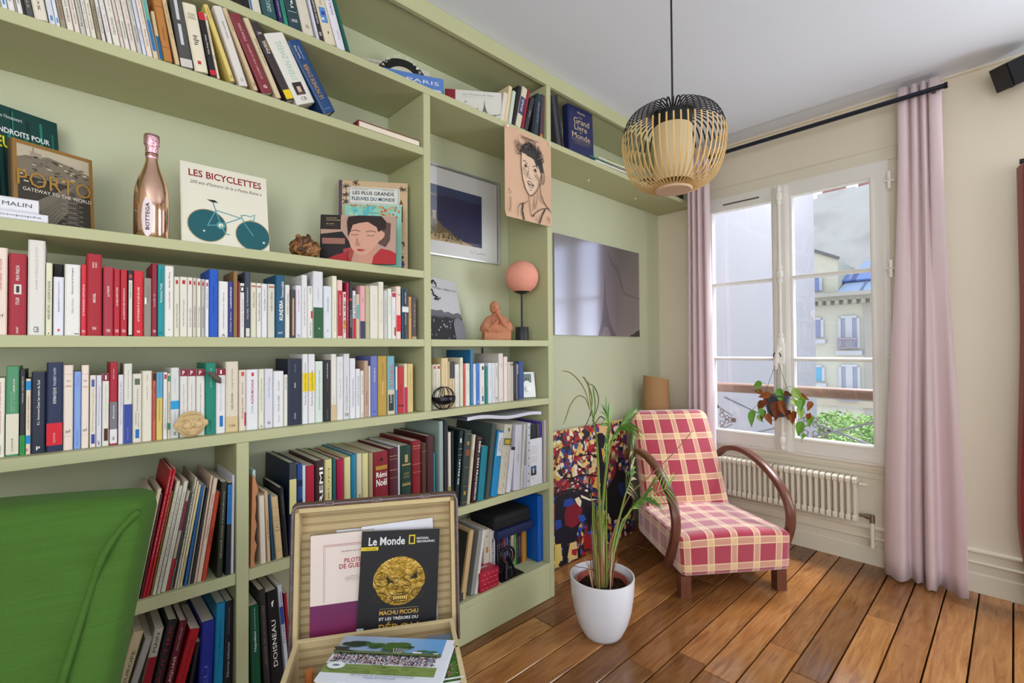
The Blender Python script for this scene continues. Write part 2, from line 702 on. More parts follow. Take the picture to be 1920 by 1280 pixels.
def window(name, y0, y1, ym, detail):
    x0, x1 = W - .035, W + .02
    z0, z1 = OZ0, OZ1
    m = MB()
    f = .028
    m.quadbox((x0 + .01, y0, z0), (x1 + .02, y0 + f, z1)).quadbox((x0 + .01, y1 - f, z0), (x1 + .02, y1, z1))
    m.quadbox((x0 + .01, y0 + f, z0), (x1 + .02, y1 - f, z0 + f)).quadbox((x0 + .01, y0 + f, z1 - f), (x1 + .02, y1 - f, z1))
    root = struct(name, m, M_WFRAME)
    for (a, b, sash) in ((y0 + .02, ym - .003, 0), (ym + .003, y1 - .02, 1)):
        g0, g1 = (a + .068, b - .062) if sash == 0 else (a + .058, b - .035)
        gz0, gz1 = (.716, 2.325) if sash == 0 else (.712, 2.318)
        s = MB()
        s.quadbox((x0, a, z0 + .02), (x1, g0, z1 - .02)).quadbox((x0, g1, z0 + .02), (x1, b, z1 - .02))
        s.quadbox((x0, g0, z0 + .02), (x1, g1, gz0)).quadbox((x0, g0, gz1), (x1, g1, z1 - .02))
        # glazing bead
        for e in (0, 1):
            q = .010
            s.quadbox((x0 - .006, g0 - .018, gz0 - .018), (x0, g0 - .006, gz1 + .018))
            s.quadbox((x0 - .006, g1 + .006, gz0 - .018), (x0, g1 + .018, gz1 + .018))
            break
        s.quadbox((x0 - .006, g0 - .006, gz0 - .018), (x0, g1 + .006, gz0 - .006))
        s.quadbox((x0 - .006, g0 - .006, gz1 + .006), (x0, g1 + .006, gz1 + .018))
        so = s.obj('sash', M_WFRAME, root)
        zs = [gz0, 1.232, 1.782, gz1]
        for i in range(3):
            a0 = zs[i] + (.014 if i else 0)
            a1 = zs[i + 1] - (.014 if i < 2 else 0)
            MB().quadbox((W - .008, g0, a0), (W - .004, g1, a1)).obj('glass_pane', M_GLASS, so)
        for z in zs[1:3]:
            mm = MB()
            mm.prism([(x0 - .004, z - .006), (x1, z - .014), (x1, z + .014), (x0 - .004, z + .006)][::-1], g0, g1, 0, 'y')
            mm.obj('muntin', M_WFRAME, so)
    if detail:
        yb = 1.073
        cov = MB().prism([(x0 - .028, yb - .030), (x0 - .028, yb + .030), (x0 - .018, yb + .045), (x0, yb + .052), (x0, yb - .052), (x0 - .018, yb - .045)][::-1], z0 + .02, z1 - .02)
        cov.obj('cover_strip', M_WFRAME, root)
        mw = mat('#efece4', .3)
        bolt = MB().tube([(x0 - .040, yb, .66), (x0 - .040, yb, 2.40)], .0085, 8)
        bo = bolt.obj('bolt_rod', mw, root, 40)
        for z, n in ((2.33, 1), (1.80, 1), (1.35, 1), (.69, 1)):
            g = MB()
            g.lathe([(.001, -.06), (.012, -.058), (.016, -.045), (.011, -.03), (.019, -.018), (.019, .018), (.011, .03), (.016, .045), (.012, .058), (.001, .06)], 10, 0, (x0 - .040, yb, z))
            g.obj('bolt_guide', mw, bo, 40)
        h = MB()
        h.quadbox((x0 - .052, yb - .020, 1.20), (x0 - .028, yb + .020, 1.34))
        h.tube([(x0 - .05, yb, 1.30), (x0 - .085, yb + .004, 1.30)], .010, 10)
        h.tube([(x0 - .085, yb, 1.315), (x0 - .088, yb + .012, 1.26), (x0 - .09, yb + .018, 1.20), (x0 - .09, yb + .018, 1.165)], [.013, .012, .017, .006], 10)
        h.obj('handle', mw, root, 40)
        for z in (2.292, 1.770, 1.249, .716):
            q = MB()
            q.tube([(x0 - .012, .492, z - .05), (x0 - .012, .492, z - .003)], .0085, 10)
            q.tube([(x0 - .012, .492, z + .003), (x0 - .012, .492, z + .05)], .0085, 10)
            q.quadbox((x0 - .006, .470, z - .004), (W, .515, z + .004))
            q.obj('hinge', mw, root, 40)
        MB().quadbox((x0 - .003, 1.21, 2.358), (x0 + .002, 1.46, 2.368)).obj('air_vent', mat('#5c564c', .6), root)
    return root


window('window_1', OY0, OY1, 1.073, True)
window('window_2', SY0, SY1, -1.05, False)

# ------------------------------------------------------------ outside
M_OUT1 = wall_mat('grey_render', '#868488', '#7f7d82', .9)
M_OUT2 = wall_mat('pale_render', '#c2bdab', '#bcb8a9', .9)


def stained():
    k = NT('stained_render', .9, .2)
    v = k.coords('Position', (1, .5, .8))
    n = k.noise(v, 1.1, 6, .6, .6)
    return k.col(k.ramp(n, [(.35, '#b0aba4'), (.5, '#c2beb6'), (.65, '#c8c4bd')]))


nw = MB().quadbox((W + .35, 1.78, -6), (7.12, 2.4, 9.5))
o = nw.obj('neighbour_building', M_OUT1)
tag(o, 'blank light grey side wall of the neighbouring house, close by the window on the left', 'building')

bX = 16.0


def fb(u, v, X=bX):
    p = PX(u, v, X)
    return p.y, p.z


bl = empty('apartment_building', 'cream apartment house across the court with zinc roof and railed windows', 'building', (0, 0, 0))
zc = fb(1600, 562)[1]
yL, yR = fb(1500, 600)[0] + .6, fb(1680, 600)[0] - 3
MB().quadbox((bX, yR, -8), (bX + 3, yL, zc)).obj('facade', M_OUT2, bl)
z2 = fb(1600, 548)[1]
cn = MB().quadbox((bX - .25, yR, zc), (bX + .3, yL, zc + (z2 - zc) * .5)).quadbox((bX - .4, yR, zc + (z2 - zc) * .5), (bX + .3, yL, z2))
cn.obj('cornice', mat('#aaa598', .9), bl)
m = MB()
yy = yR
while yy < yL:
    m.quadbox((bX - .33, yy, zc - .12), (bX, yy + .09, zc))
    yy += .2
o = m.obj('dentils', mat('#9d988b', .9), bl)
o['kind'] = 'stuff'
z3 = fb(1600, 492, 18.5)[1]
M_ZINC = mat('#a6b4c8', .5, .0)
yS = fb(1570, 520)[0]
MB().poly([(bX - .2, yR, z2), (bX - .2, yS, z2), (18.5, yS - .2, z3), (18.5, yR, z3)]).poly([(bX - .2, yS, z2), (18.5, yS, z2), (18.5, yS - .2, z3)]).obj('zinc_roof', M_ZINC, bl)
yy = yR
while yy < yS:
    MB().tube([(bX - .2, yy, z2 + .02), (18.5, yy - .05, z3 + .02)], .025, 4).obj('roof_seam', mat('#74859a', .5, .2), bl)
    yy += .62
for (u0, v0, u1, v1) in ((1612, 497, 1636, 508), (1580, 517, 1597, 527)):
    a, b = fb((u0 + u1) / 2, (v0 + v1) / 2, 17.0)
    sl = (z3 - z2) / (18.5 - bX + .2)
    Mx = Matrix.Translation((17.0, a, z2 + sl * (17.0 - bX + .2) + .04)) @ Matrix.Rotation(-math.atan(sl), 4, 'Y')
    MB().quadbox((-.5, -.30, 0), (.5, .30, .05), 0, Mx).obj('skylight', mat('#5f80c0', .2), bl)
yU = fb(1525, 500)[0] + .8
dm = MB()
zt1, zt2 = fb(1525, 472)[1], fb(1567, 487)[1]
dm.prism([(yS, z2), (yU, z2), (yU, zt1 + .25), (fb(1525, 472)[0], zt1), (yS, zt2)], bX + .05, bX + 2.2, 0, 'x')
dm.obj('attic_gable', mat('#c8c2ac', .9), bl)
MB().tube([(bX - .02, yU, zt1 + .3), (bX - .02, fb(1525, 472)[0], zt1 + .04), (bX - .02, yS - .05, zt2 + .03)], .05, 5).obj('gable_edge', mat('#6f6a68', .7), bl)
for i, (u0, v0, u1, v1, c, rail) in enumerate(((1524, 600, 1540, 632, '#848ca4', 0), (1577, 597, 1608, 653, '#9498a8', 1), (1527, 688, 1542, 714, '#62a4c4', 0),
                                               (1578, 687, 1609, 752, '#989ca6', 1), (1524, 522, 1537, 545, '#7486b4', 0))):
    ya, za = fb(u0, v0)
    yb_, zb = fb(u1, v1)
    f = MB()
    wd = .07
    f.quadbox((bX - .05, yb_ - wd, zb), (bX + .02, yb_, za)).quadbox((bX - .05, ya, zb), (bX + .02, ya + wd, za)).quadbox((bX - .05, yb_, za), (bX + .02, ya, za + .07))
    f.quadbox((bX - .12, yb_ - .12, zb - .18), (bX + .02, ya + .12, zb - .06))
    if rail:
        f.quadbox((bX - .05, (ya + yb_) / 2 - .08, zb), (bX + .02, (ya + yb_) / 2 + .08, za))
    fo = f.obj('window', mat('#bab9bc', .7), bl)
    MB().quadbox((bX - .02, yb_, zb), (bX + .01, ya, za)).obj('pane', mat(c, .3), fo)
    if rail:
        g = MB()
        zr = zb + (za - zb) * .32
        g.tube([(bX - .25, yb_ - .05, zr), (bX - .25, ya + .05, zr)], .035, 5)
        g.tube([(bX - .25, yb_ - .05, zb + .02), (bX - .25, ya + .05, zb + .02)], .02, 5)
        for j in range(9):
            yj = yb_ + (ya - yb_) * j / 8
            g.tube([(bX - .25, yj, zb), (bX - .25, yj + .05, (zb + zr) / 2), (bX - .25, yj, zr)], .016, 4)
        g.obj('balcony_rail', mat('#9a9098', .6), fo)
zl = fb(1600, 762)[1]
MB().quadbox((bX - .15, yR, zl), (bX, yL, zl + .18)).obj('string_course', mat('#b4a994', .9), bl)
zz = fb(1640, 640)
MB().quadbox((bX - .06, fb(1632, 640)[0] - .05, -8), (bX, fb(1632, 640)[0] + .12, zc)).obj('drain_pipe', mat('#a69f96', .8), bl)

hb = empty('tall_rear_building', 'tall stained blank gable wall with chimney pots behind the zinc roof', 'building', (0, 0, 0))
rX = 22.0
rb = MB()
p = [fb(1500, 372, rX), fb(1532, 372, rX), fb(1532, 365, rX), fb(1602, 349, rX), fb(1602, 352, rX), fb(1680, 331, rX)]
rb.prism([(p[-1][0] - 3, -8), (p[0][0] + 1, -8), (p[0][0] + 1, p[0][1]), p[1], p[2], p[3], p[4], p[5], (p[-1][0] - 3, p[5][1] + .5)], rX, rX + 3, 0, 'x')
rb.obj('blank_wall', stained(), hb)
for u in (1541, 1548, 1555, 1562, 1569, 1575, 1610, 1618, 1626):
    y, z = fb(u, 366 - (u - 1532) * .235, rX)
    MB().lathe([(.13, -.3), (.10, .25), (.12, .27), (.12, .32)], 8, 0, (rX + .5, y, z)).obj('chimney_pot', mat('#b07a6a', .9), hb)

# shrub in the court: crown of leaves over a few stems
sh = empty('court_tree', 'bushy green tree crown in the court below the window rail', 'tree', (8.8, 1.5, -6))
tb = MB()
for a in range(3):
    tb.tube([(.1 * a, .1, 0), (.2 * a - .2, .2 * a - .2, 3.5), (.5 * a - .5, .5 * a - .3, 5.9)], [.12, .09, .03], 6)
tb.obj('trunk', mat('#6a5a48', .9), sh, 60)
lv = MB()
rl = random.Random(5)
cc = PX(1592, 822, 8.8)
for i in range(5200):
    th, ph = rl.uniform(0, 2 * pi), math.acos(rl.uniform(-.4, 1))
    r = rl.uniform(.72, 1.0) * (1 + .12 * noise.noise(Vector((cos(th) * 2, sin(th) * 2, ph * 2))))
    c0 = Vector((r * 1.15 * sin(ph) * cos(th), r * 1.05 * sin(ph) * sin(th), r * .66 * cos(ph)))
    d1 = Vector((rl.uniform(-1, 1), rl.uniform(-1, 1), rl.uniform(-.4, 1))).normalized() * .05
    d2 = d1.cross(Vector((rl.uniform(-1, 1), rl.uniform(-1, 1), rl.uniform(-1, 1)))).normalized() * .018
    lv.poly([c0 - d1, c0 + d2, c0 + d1, c0 - d2], rl.choice((0, 0, 1, 2)))
lo = lv.obj('leaves', [mat('#8aa85a', .6), mat('#b4c890', .6), mat('#66884a', .6)], sh, None, (cc.x - 8.8, cc.y - 1.5, cc.z - .28 + 6))
lo['kind'] = 'stuff'

# window guard outside: wooden rail on iron bars with cast rosettes
wg = empty('window_guard', 'iron window guard with wooden rail, crossed bars and rosettes outside the window', 'railing', (W + .16, 1.0, 0))
gx = 0
m = MB()
m.tube([(gx, -.75, 1.005), (gx, .62, 1.005)], .030, 10, section=[(1.1, .8), (.6, 1.25), (-.6, 1.25), (-1.1, .8), (-1.1, -.8), (-.6, -1.1), (.6, -1.1), (1.1, -.8)])


def wood(name, c1, c2, scale=(1, 12, 12), rough=.4, s=3):
    k = NT(name, rough, .4)
    v = k.coords('Object', scale)
    n = k.noise(v, s, 5, .6, .8)
    k.bump(n, .15)
    return k.col(k.mix(n, c1, c2))


m.obj('hand_rail', wood('weathered_rail', '#7a5a4e', '#a08478', (12, 1, 12)), wg, 60)
irn = mat('#8b8d95', .5, .3)
for (ya, za, yb2, zb) in ((.55, .93, -.02, .70), (.55, .60, -.02, .81), (-.04, .70, -.62, .93), (-.04, .80, -.62, .60)):
    MB().tube([(0, ya - 0, za), (0, yb2, zb)], .008, 6).obj('bar', irn, wg)
MB().tube([(0, -.75, .58), (0, .62, .58)], .010, 6).obj('bar', irn, wg)
for (yc, zc_) in ((.60, .76), (-.03, .755), (-.66, .755)):
    q = MB()
    for sy in (-1, 1):
        for k_, (a, b, rr_) in enumerate(((.030, .030, .017), (.030, -.030, .017), (.068, .016, .014), (.068, -.016, .014), (.030, .064, .012), (.030, -.064, .012))):
            q.tube([(0, sy * (a + rr_ * cos(t)), b + rr_ * sin(t)) for t in [2 * pi * j / 10 for j in range(11)]], .0045, 5)
        for a, b, an, L in ([(.010 + .011 * i, .078 - .0062 * i, 1.25 - .06 * i, .018) for i in range(9)] + [(.010 + .011 * i, -.078 + .0062 * i, -1.25 + .06 * i, .018) for i in range(9)] +
                            [(.085 + .012 * i, .010 - .002 * i, .7, .020) for i in range(4)] + [(.085 + .012 * i, -.010 + .002 * i, -.7, .020) for i in range(4)] + [(.10, 0, 0, .042), (.0, .08, 1.57, .03), (.0, -.08, -1.57, .03), (.045, 0, 0, .04), (.09, 0, 0, .03)]):
            c, s_ = cos(an), sin(an)
            pts = [(0, 0), (.3, .22), (.65, .2), (1, 0), (.65, -.2), (.3, -.22)]
            P_ = [(sy * (a + L * (u_ * c - v_ * s_)), b + L * (u_ * s_ + v_ * c)) for u_, v_ in pts]
            q.prism(P_ if sy > 0 else P_[::-1], -.004, .004, 0, 'x')
    q.obj('rosette', mat('#7d7270', .6, .2), wg, None, (0, yc, zc_))

# ------------------------------------------------------------ bookcase
bc = empty('bookcase', 'floor-to-ceiling built-in bookcase painted sage green', 'bookcase', (0, D, 0))
SH = {'r1': (1.615, 1.646), 'r2': (1.327, 1.358), 'r3': (1.021, 1.053), 's1': (2.135, 2.167), 's2': (2.403, 2.434), 'r4': (.574, .609), 'bot': (.155, .185)}
UA, UB, UC = (.397, .433), (1.097, 1.131), (1.868, 1.902)
dp = BY - D - .002


def cb(name, x0, x1, z0, z1, y0=0, y1=None, bev=.0015):
    mb = MB()
    mb.quadbox((x0, y0, z0), (x1, dp if y1 is None else y1, z1))
    me = mb.mesh(name, M_GREEN)
    bm = bmesh.new()
    bm.from_mesh(me)
    bmesh.ops.bevel(bm, geom=bm.edges[:], offset=bev, segments=1, affect='EDGES')
    bm.to_mesh(me)
    bm.free()
    return link(name, me, bc)


for o in ('r1', 's1'):
    cb('shelf', XL + .001, UB[0] - .0005, SH[o][0], SH[o][1])
cb('shelf', XL + .001, UC[0] - .0005, SH['s2'][0], SH['s2'][1])
cb('shelf', UC[1] + .0005, W - .001, SH['s2'][0], SH['s2'][1])
cb('shelf', XL + .001, UC[0] - .0005, SH['r3'][0], SH['r3'][1])
cb('shelf', XL + .001, UB[0] - .0005, SH['r2'][0], SH['r2'][1])
cb('shelf', UB[1] + .0005, UC[0] - .0005, SH['r2'][0], SH['r2'][1])
cb('shelf', XL + .001, UA[0] - .0005, SH['r4'][0], SH['r4'][1], .004)
cb('shelf', UA[1] + .0005, UC[0] - .0005, SH['r4'][0], SH['r4'][1], .004)
cb('shelf', XL + .001, UA[0] - .0005, SH['bot'][0], SH['bot'][1])
cb('shelf', UA[1] + .0005, UC[0] - .0005, SH['bot'][0], SH['bot'][1])
cb('upright', UA[0], UA[1], 0, SH['r3'][0] - .0005)
cb('upright', UB[0], UB[1], SH['r3'][1] + .0005, SH['s2'][0] - .0005)
cb('upright', UC[0], UC[1], 0, 2.73)
cb('upright', XL + .001, XL + .034, 0, SH['r4'][0] - .0005, 0)
cb('kick_board', XL + .001, UA[0] - .0005, 0, .1545, .006, .024)
cb('kick_board', UA[1] + .0005, UC[0] - .0005, 0, .1545, .0, .02)
cb('top_fascia', XL + .001, W - .001, 2.7305, CZ - .001, 0, .022)
cb('top_panel', XL + .001, UC[1], 2.745, 2.760, .0225)
cb('top_panel', UC[1] + .001, W - .001, 2.745, 2.760, .0225)
# rows of shelf-pin holes
hm = mat('#26281c', .9)
for (x, sgn, z0, z1, yy2) in ((UB[0], -1, 1.39, 2.37, .045), (UB[0], -1, 1.39, 2.37, .245), (UA[0], -1, .63, .99, .045), (UC[0], -1, .64, .98, .045), (UC[0], -1, 1.0, 1.01, .245)):
    q = MB()
    z = z0
    while z < z1:
        pts = [(x + sgn * .0006, yy2 + .0022 * cos(a), z + .0022 * sin(a)) for a in [2 * pi * j / 6 for j in range(6)]]
        q.poly(pts)
        z += .032
    oo = q.obj('pin_holes', hm, bc)
    oo['kind'] = 'stuff'
for (x, z) in ((2.45, 2.402), (3.0, 2.402)):
    MB().lathe([(.001, -.012), (.006, -.010), (.006, 0), (.001, 0)], 8, 0, (x, .17, z)).obj('screw_cap', mat('#d8dcc0', .4), bc)

# ------------------------------------------------------------ books
import colorsys


def cname(h):
    h = h.lstrip('#')
    r, g, b = [int(h[i:i + 2], 16) / 255 for i in (0, 2, 4)]
    H, s, v = colorsys.rgb_to_hsv(r, g, b)
    H *= 360
    if v < .22:
        return 'black'
    if s < .09:
        return 'white' if v > .8 else ('light grey' if v > .6 else ('grey' if v > .38 else 'dark grey'))
    if s < .22 and v > .78:
        return {0: 'pale pink', 1: 'cream', 2: 'pale green', 3: 'pale lilac'}[0 if (H < 32 or H > 320) else (1 if H < 75 else (2 if H < 190 else 3))]
    if s < .25 and 20 < H < 75:
        return 'beige' if v > .6 else 'taupe'
    if H < 14 or H > 335:
        return 'red' if v > .55 else 'maroon'
    if H < 42:
        return 'orange' if (s > .6 and v > .7) else ('tan' if v > .6 else 'brown')
    if H < 68:
        return 'yellow' if v > .6 else 'olive'
    if H < 165:
        return 'green' if v > .3 else 'dark green'
    if H < 195:
        return 'teal'
    if H < 255:
        return ('light blue' if (s < .5 and v > .7) else 'blue') if v > .38 else 'navy blue'
    return 'purple'


def book_mesh(wd, h, d, col, hard, depth_round=.0):
    """cover wrapped round the page block: U outline in plan"""
    t = .0022 if hard else .0007
    t = min(t, wd * .2)
    o = .003 if hard else .0
    rd = (.0035 if hard else .0012) if wd > .008 else .0
    outer = [(0, d), (0, .002), (wd * .12, -rd * .7), (wd * .5, -rd), (wd * .88, -rd * .7), (wd, .002), (wd, d)]
    inner = [(wd - t, d), (wd - t, t + .002), (t, t + .002), (t, d)]
    m = MB()
    pts = outer + inner
    n = len(pts)
    b = 0
    m.v = [(p[0], p[1], 0) for p in pts] + [(p[0], p[1], h) for p in pts]
    for i in range(n):
        j = (i + 1) % n
        m.f.append((i, j, n + j, n + i))
    # caps as strips: left board, spine, right board
    for base, fl_ in ((0, True), (n, False)):
        for q in ((0, 1, 9, 10), (1, 2, 9), (2, 3, 8, 9), (3, 4, 8), (4, 5, 8), (5, 6, 7, 8)):
            q = tuple(base + i for i in q)
            m.f.append(q[::-1] if fl_ else q)
    m.m = [0] * len(m.f)
    c = m.mesh('cover', mat(col, .42 if hard else .5, 0, .4))
    pg = MB().quadbox((t + .0001, t + .0022, o), (wd - t - .0001, d - o - .0005, h - o - (.0006 if not hard else .0)))
    return c, pg.mesh('pages', M_PAGES)


ALL = {}


def mkbook(wd, h, d, col, hard=False, name='book'):
    c, p = book_mesh(wd, h, d, col, hard)
    o = link(name, c)
    link('page_block', p, o)
    return o


def spine_print(o, wd, h, texts, bands, hard):
    rd = (.0035 if hard else .0012) if wd > .008 else 0
    P = Print(wd, h, -rd)
    for i, bnd in enumerate(bands):
        c, a, b = bnd[:3]
        x0, x1 = (bnd[3], bnd[4]) if len(bnd) > 4 else (.0, 1.0)
        Q = Print(wd, h, -rd - .00003 * i)
        Q.rect(c, x0 + .02, a, x1 - .02, b)
        Q.obj('spine_band', o)
    P.layer = 2
    for t in texts:
        s, a, b, c = t[:4]
        wf = t[4] if len(t) > 4 else .42
        off = t[5] if len(t) > 5 else .5
        rot = t[6] if len(t) > 6 else 90
        bold = (t[7] if len(t) > 7 else False)
        P.text(c, s, off - wf / 2, a, off + wf / 2, b, bold=bold, rot=rot)
    if P.mb.f:
        P.obj('spine_print', o)


ZMAX = {2.167: 2.4015, 1.358: 1.6135, 1.053: 1.3255, .609: 1.0195, .185: .5725, 2.434: 2.743}
SECT = []      # (object, colour word, size word, noun, shelf phrase) in left-to-right order, per shelf


def row(rows_, z, Y, ox, oy, sc, group, phrase, depth=.135, name='book', cat='book', noun='book', hard=False, lab=True):
    """rows_: (x0, x1, y, xt, yt, colour, options) in the pixels of a crop (origin ox,oy, scale sc)"""
    out = []
    for r in rows_:
        x0, x1, y, xt, yt, col = r[:6]
        op = r[6] if len(r) > 6 else {}
        Yb = Y + op.get('dY', 0)
        u0, u1, v = ox + x0 / sc, ox + x1 / sc, oy + y / sc
        p0, p1 = PY(u0, v, Yb), PY(u1, v, Yb)
        ut = u0 if xt is None else ox + xt / sc
        pt = PY(ut, oy + yt / sc, Yb)
        th = 0 if xt is None else atan2(pt.x - p0.x, pt.z - p0.z)
        if 'deg' in op:
            th = radians(op['deg'])
        wd = (p1.x - p0.x) * cos(th) * .985
        # left edge line down to the shelf
        zb = z + (wd * sin(th) if th > 0 else 0) + .0006
        xb = p0.x + (zb - p0.z) * math.tan(th)
        h = op['h'] if 'h' in op else (pt.z - zb) / cos(th)
        h = min(h, (ZMAX[z] - zb - max(0, -wd * sin(th))) / cos(th))
        hd = op.get('hard', hard)
        dd = op.get('d', depth)
        if hd is False and not op.get('d'):
            dd = min(depth, h * .66) if lab else depth
        dd = min(dd, BY - Yb - .006)
        o = mkbook(wd, h, dd, col, hd, op.get('name', name))
        o.location = (xb, Yb, zb)
        o.rotation_euler = (0, th, 0)
        spine_print(o, wd, h, op.get('t', ()), op.get('b', ()), hd)
        o['category'] = op.get('cat', cat)
        o['group'] = group
        if op.get('lab'):
            o['label'] = op['lab']
        out.append([o, op.get('n', cname(col)), wd, h, op.get('noun', noun), op.get('lab')])
    if out:
        SECT.append((phrase, out))
    return out


def rect_of(o, wd, h):
    th = o.rotation_euler.y
    x, z = o.location.x, o.location.z
    wd *= o.scale.x
    ux, uz = cos(th), -sin(th)
    vx, vz = sin(th), cos(th)
    return [(x, z), (x + ux * wd, z + uz * wd), (x + ux * wd + vx * h, z + uz * wd + vz * h), (x + vx * h, z + vz * h)]


def sat(A, B):
    best = 9
    for P in (A, B):
        for i in (0, 1):
            e = (P[i + 1][0] - P[i][0], P[i + 1][1] - P[i][1])
            L = hypot(*e)
            n = (-e[1] / L, e[0] / L)
            a = [p[0] * n[0] + p[1] * n[1] for p in A]
            b = [p[0] * n[0] + p[1] * n[1] for p in B]
            best = min(best, min(max(a) - min(b), max(b) - min(a)))
    return best


def spread(items, lo, hi):
    """thin neighbours that would run into one another, and keep all inside the compartment"""
    for rep in range(3):
        for k in range(len(items) - 1):
            a, b = items[k], items[k + 1]
            if abs(a[0].location.y - b[0].location.y) > .025:
                continue
            for it in range(10):
                d = sat(rect_of(a[0], a[2], a[3]), rect_of(b[0], b[2], b[3]))
                if d < -.0003:
                    break
                q = min(.10, max(d, 0) / 2 / max(a[2], b[2]) + .012)
                a[0].scale.x *= 1 - q
                lost = b[2] * b[0].scale.x * q
                b[0].scale.x *= 1 - q
                b[0].location.x += lost * cos(b[0].rotation_euler.y)
                b[0].location.z -= lost * sin(b[0].rotation_euler.y)
    for a in items:
        R = rect_of(a[0], a[2], a[3])
        m0, m1 = min(p[0] for p in R), max(p[0] for p in R)
        if m1 > hi - .0006:
            a[0].location.x -= m1 - hi + .0006
        if m0 < lo + .0006:
            a[0].location.x += lo + .0006 - m0


ORD = ['', 'first', 'second', 'third', 'fourth', 'fifth', 'sixth', 'seventh', 'eighth', 'ninth', 'tenth', 'eleventh', 'twelfth', 'thirteenth', 'fourteenth',
       'fifteenth', 'sixteenth', 'seventeenth', 'eighteenth', 'nineteenth', 'twentieth']


def label_section(phrase, items):
    names = [i[1] for i in items]
    ws = sorted(i[2] for i in items)
    hs = sorted(i[3] for i in items)
    n = len(items)
    uniq = {c: names.index(c) for c in set(names) if names.count(c) == 1}
    for k, (o, c, wd, h, noun, lab) in enumerate(items):
        if lab:
            o['label'] = lab
            continue
        size = 'thick ' if wd >= ws[int(n * .8)] else ('slim ' if wd <= ws[int(n * .25)] else '')
        if not size:
            size = 'tall ' if h >= hs[int(n * .85)] else ''
        if c.split()[0] in ('tall', 'thick'):
            size = ''
        base = size + c + ' ' + noun
        if c in uniq:
            if ' ' in c or '-' in c:
                nb = ('right of a %s one ' % names[k - 1]) if k > 0 and len(names[k - 1].split()) < 3 else ''
                o['label'] = '%s %s%s' % (base, nb, phrase)
            else:
                o['label'] = '%s, the only %s one %s' % (base, c, phrase)
            continue
        best = None
        for a, ia in uniq.items():
            dd = abs(ia - k)
            if dd <= 2 and (best is None or dd < best[0]):
                best = (dd, a, 'right' if k > ia else 'left')
        same = [i for i in range(n) if names[i] == c]
        q = same.index(k) + 1
        qr = len(same) - q + 1
        if best:
            o['label'] = '%s, %s %s of the %s one %s' % (base, 'just' if best[0] == 1 else 'two', best[2], best[1], phrase)
        elif q <= qr:
            o['label'] = '%s, %s %s one from left %s' % (base, ORD[q], c, phrase)
        else:
            o['label'] = '%s, %s %s one from right %s' % (base, ORD[qr], c, phrase)


K = '#2b2b30'     # printed black
RD = '#b3202f'
WH = '#f3f0ea'
CR = '#e6e0cf'    # cream
PK = '#e9d6c8'    # rosy cream
OW = '#e4e3df'    # off white
LW = '#dedfe8'    # lilac white

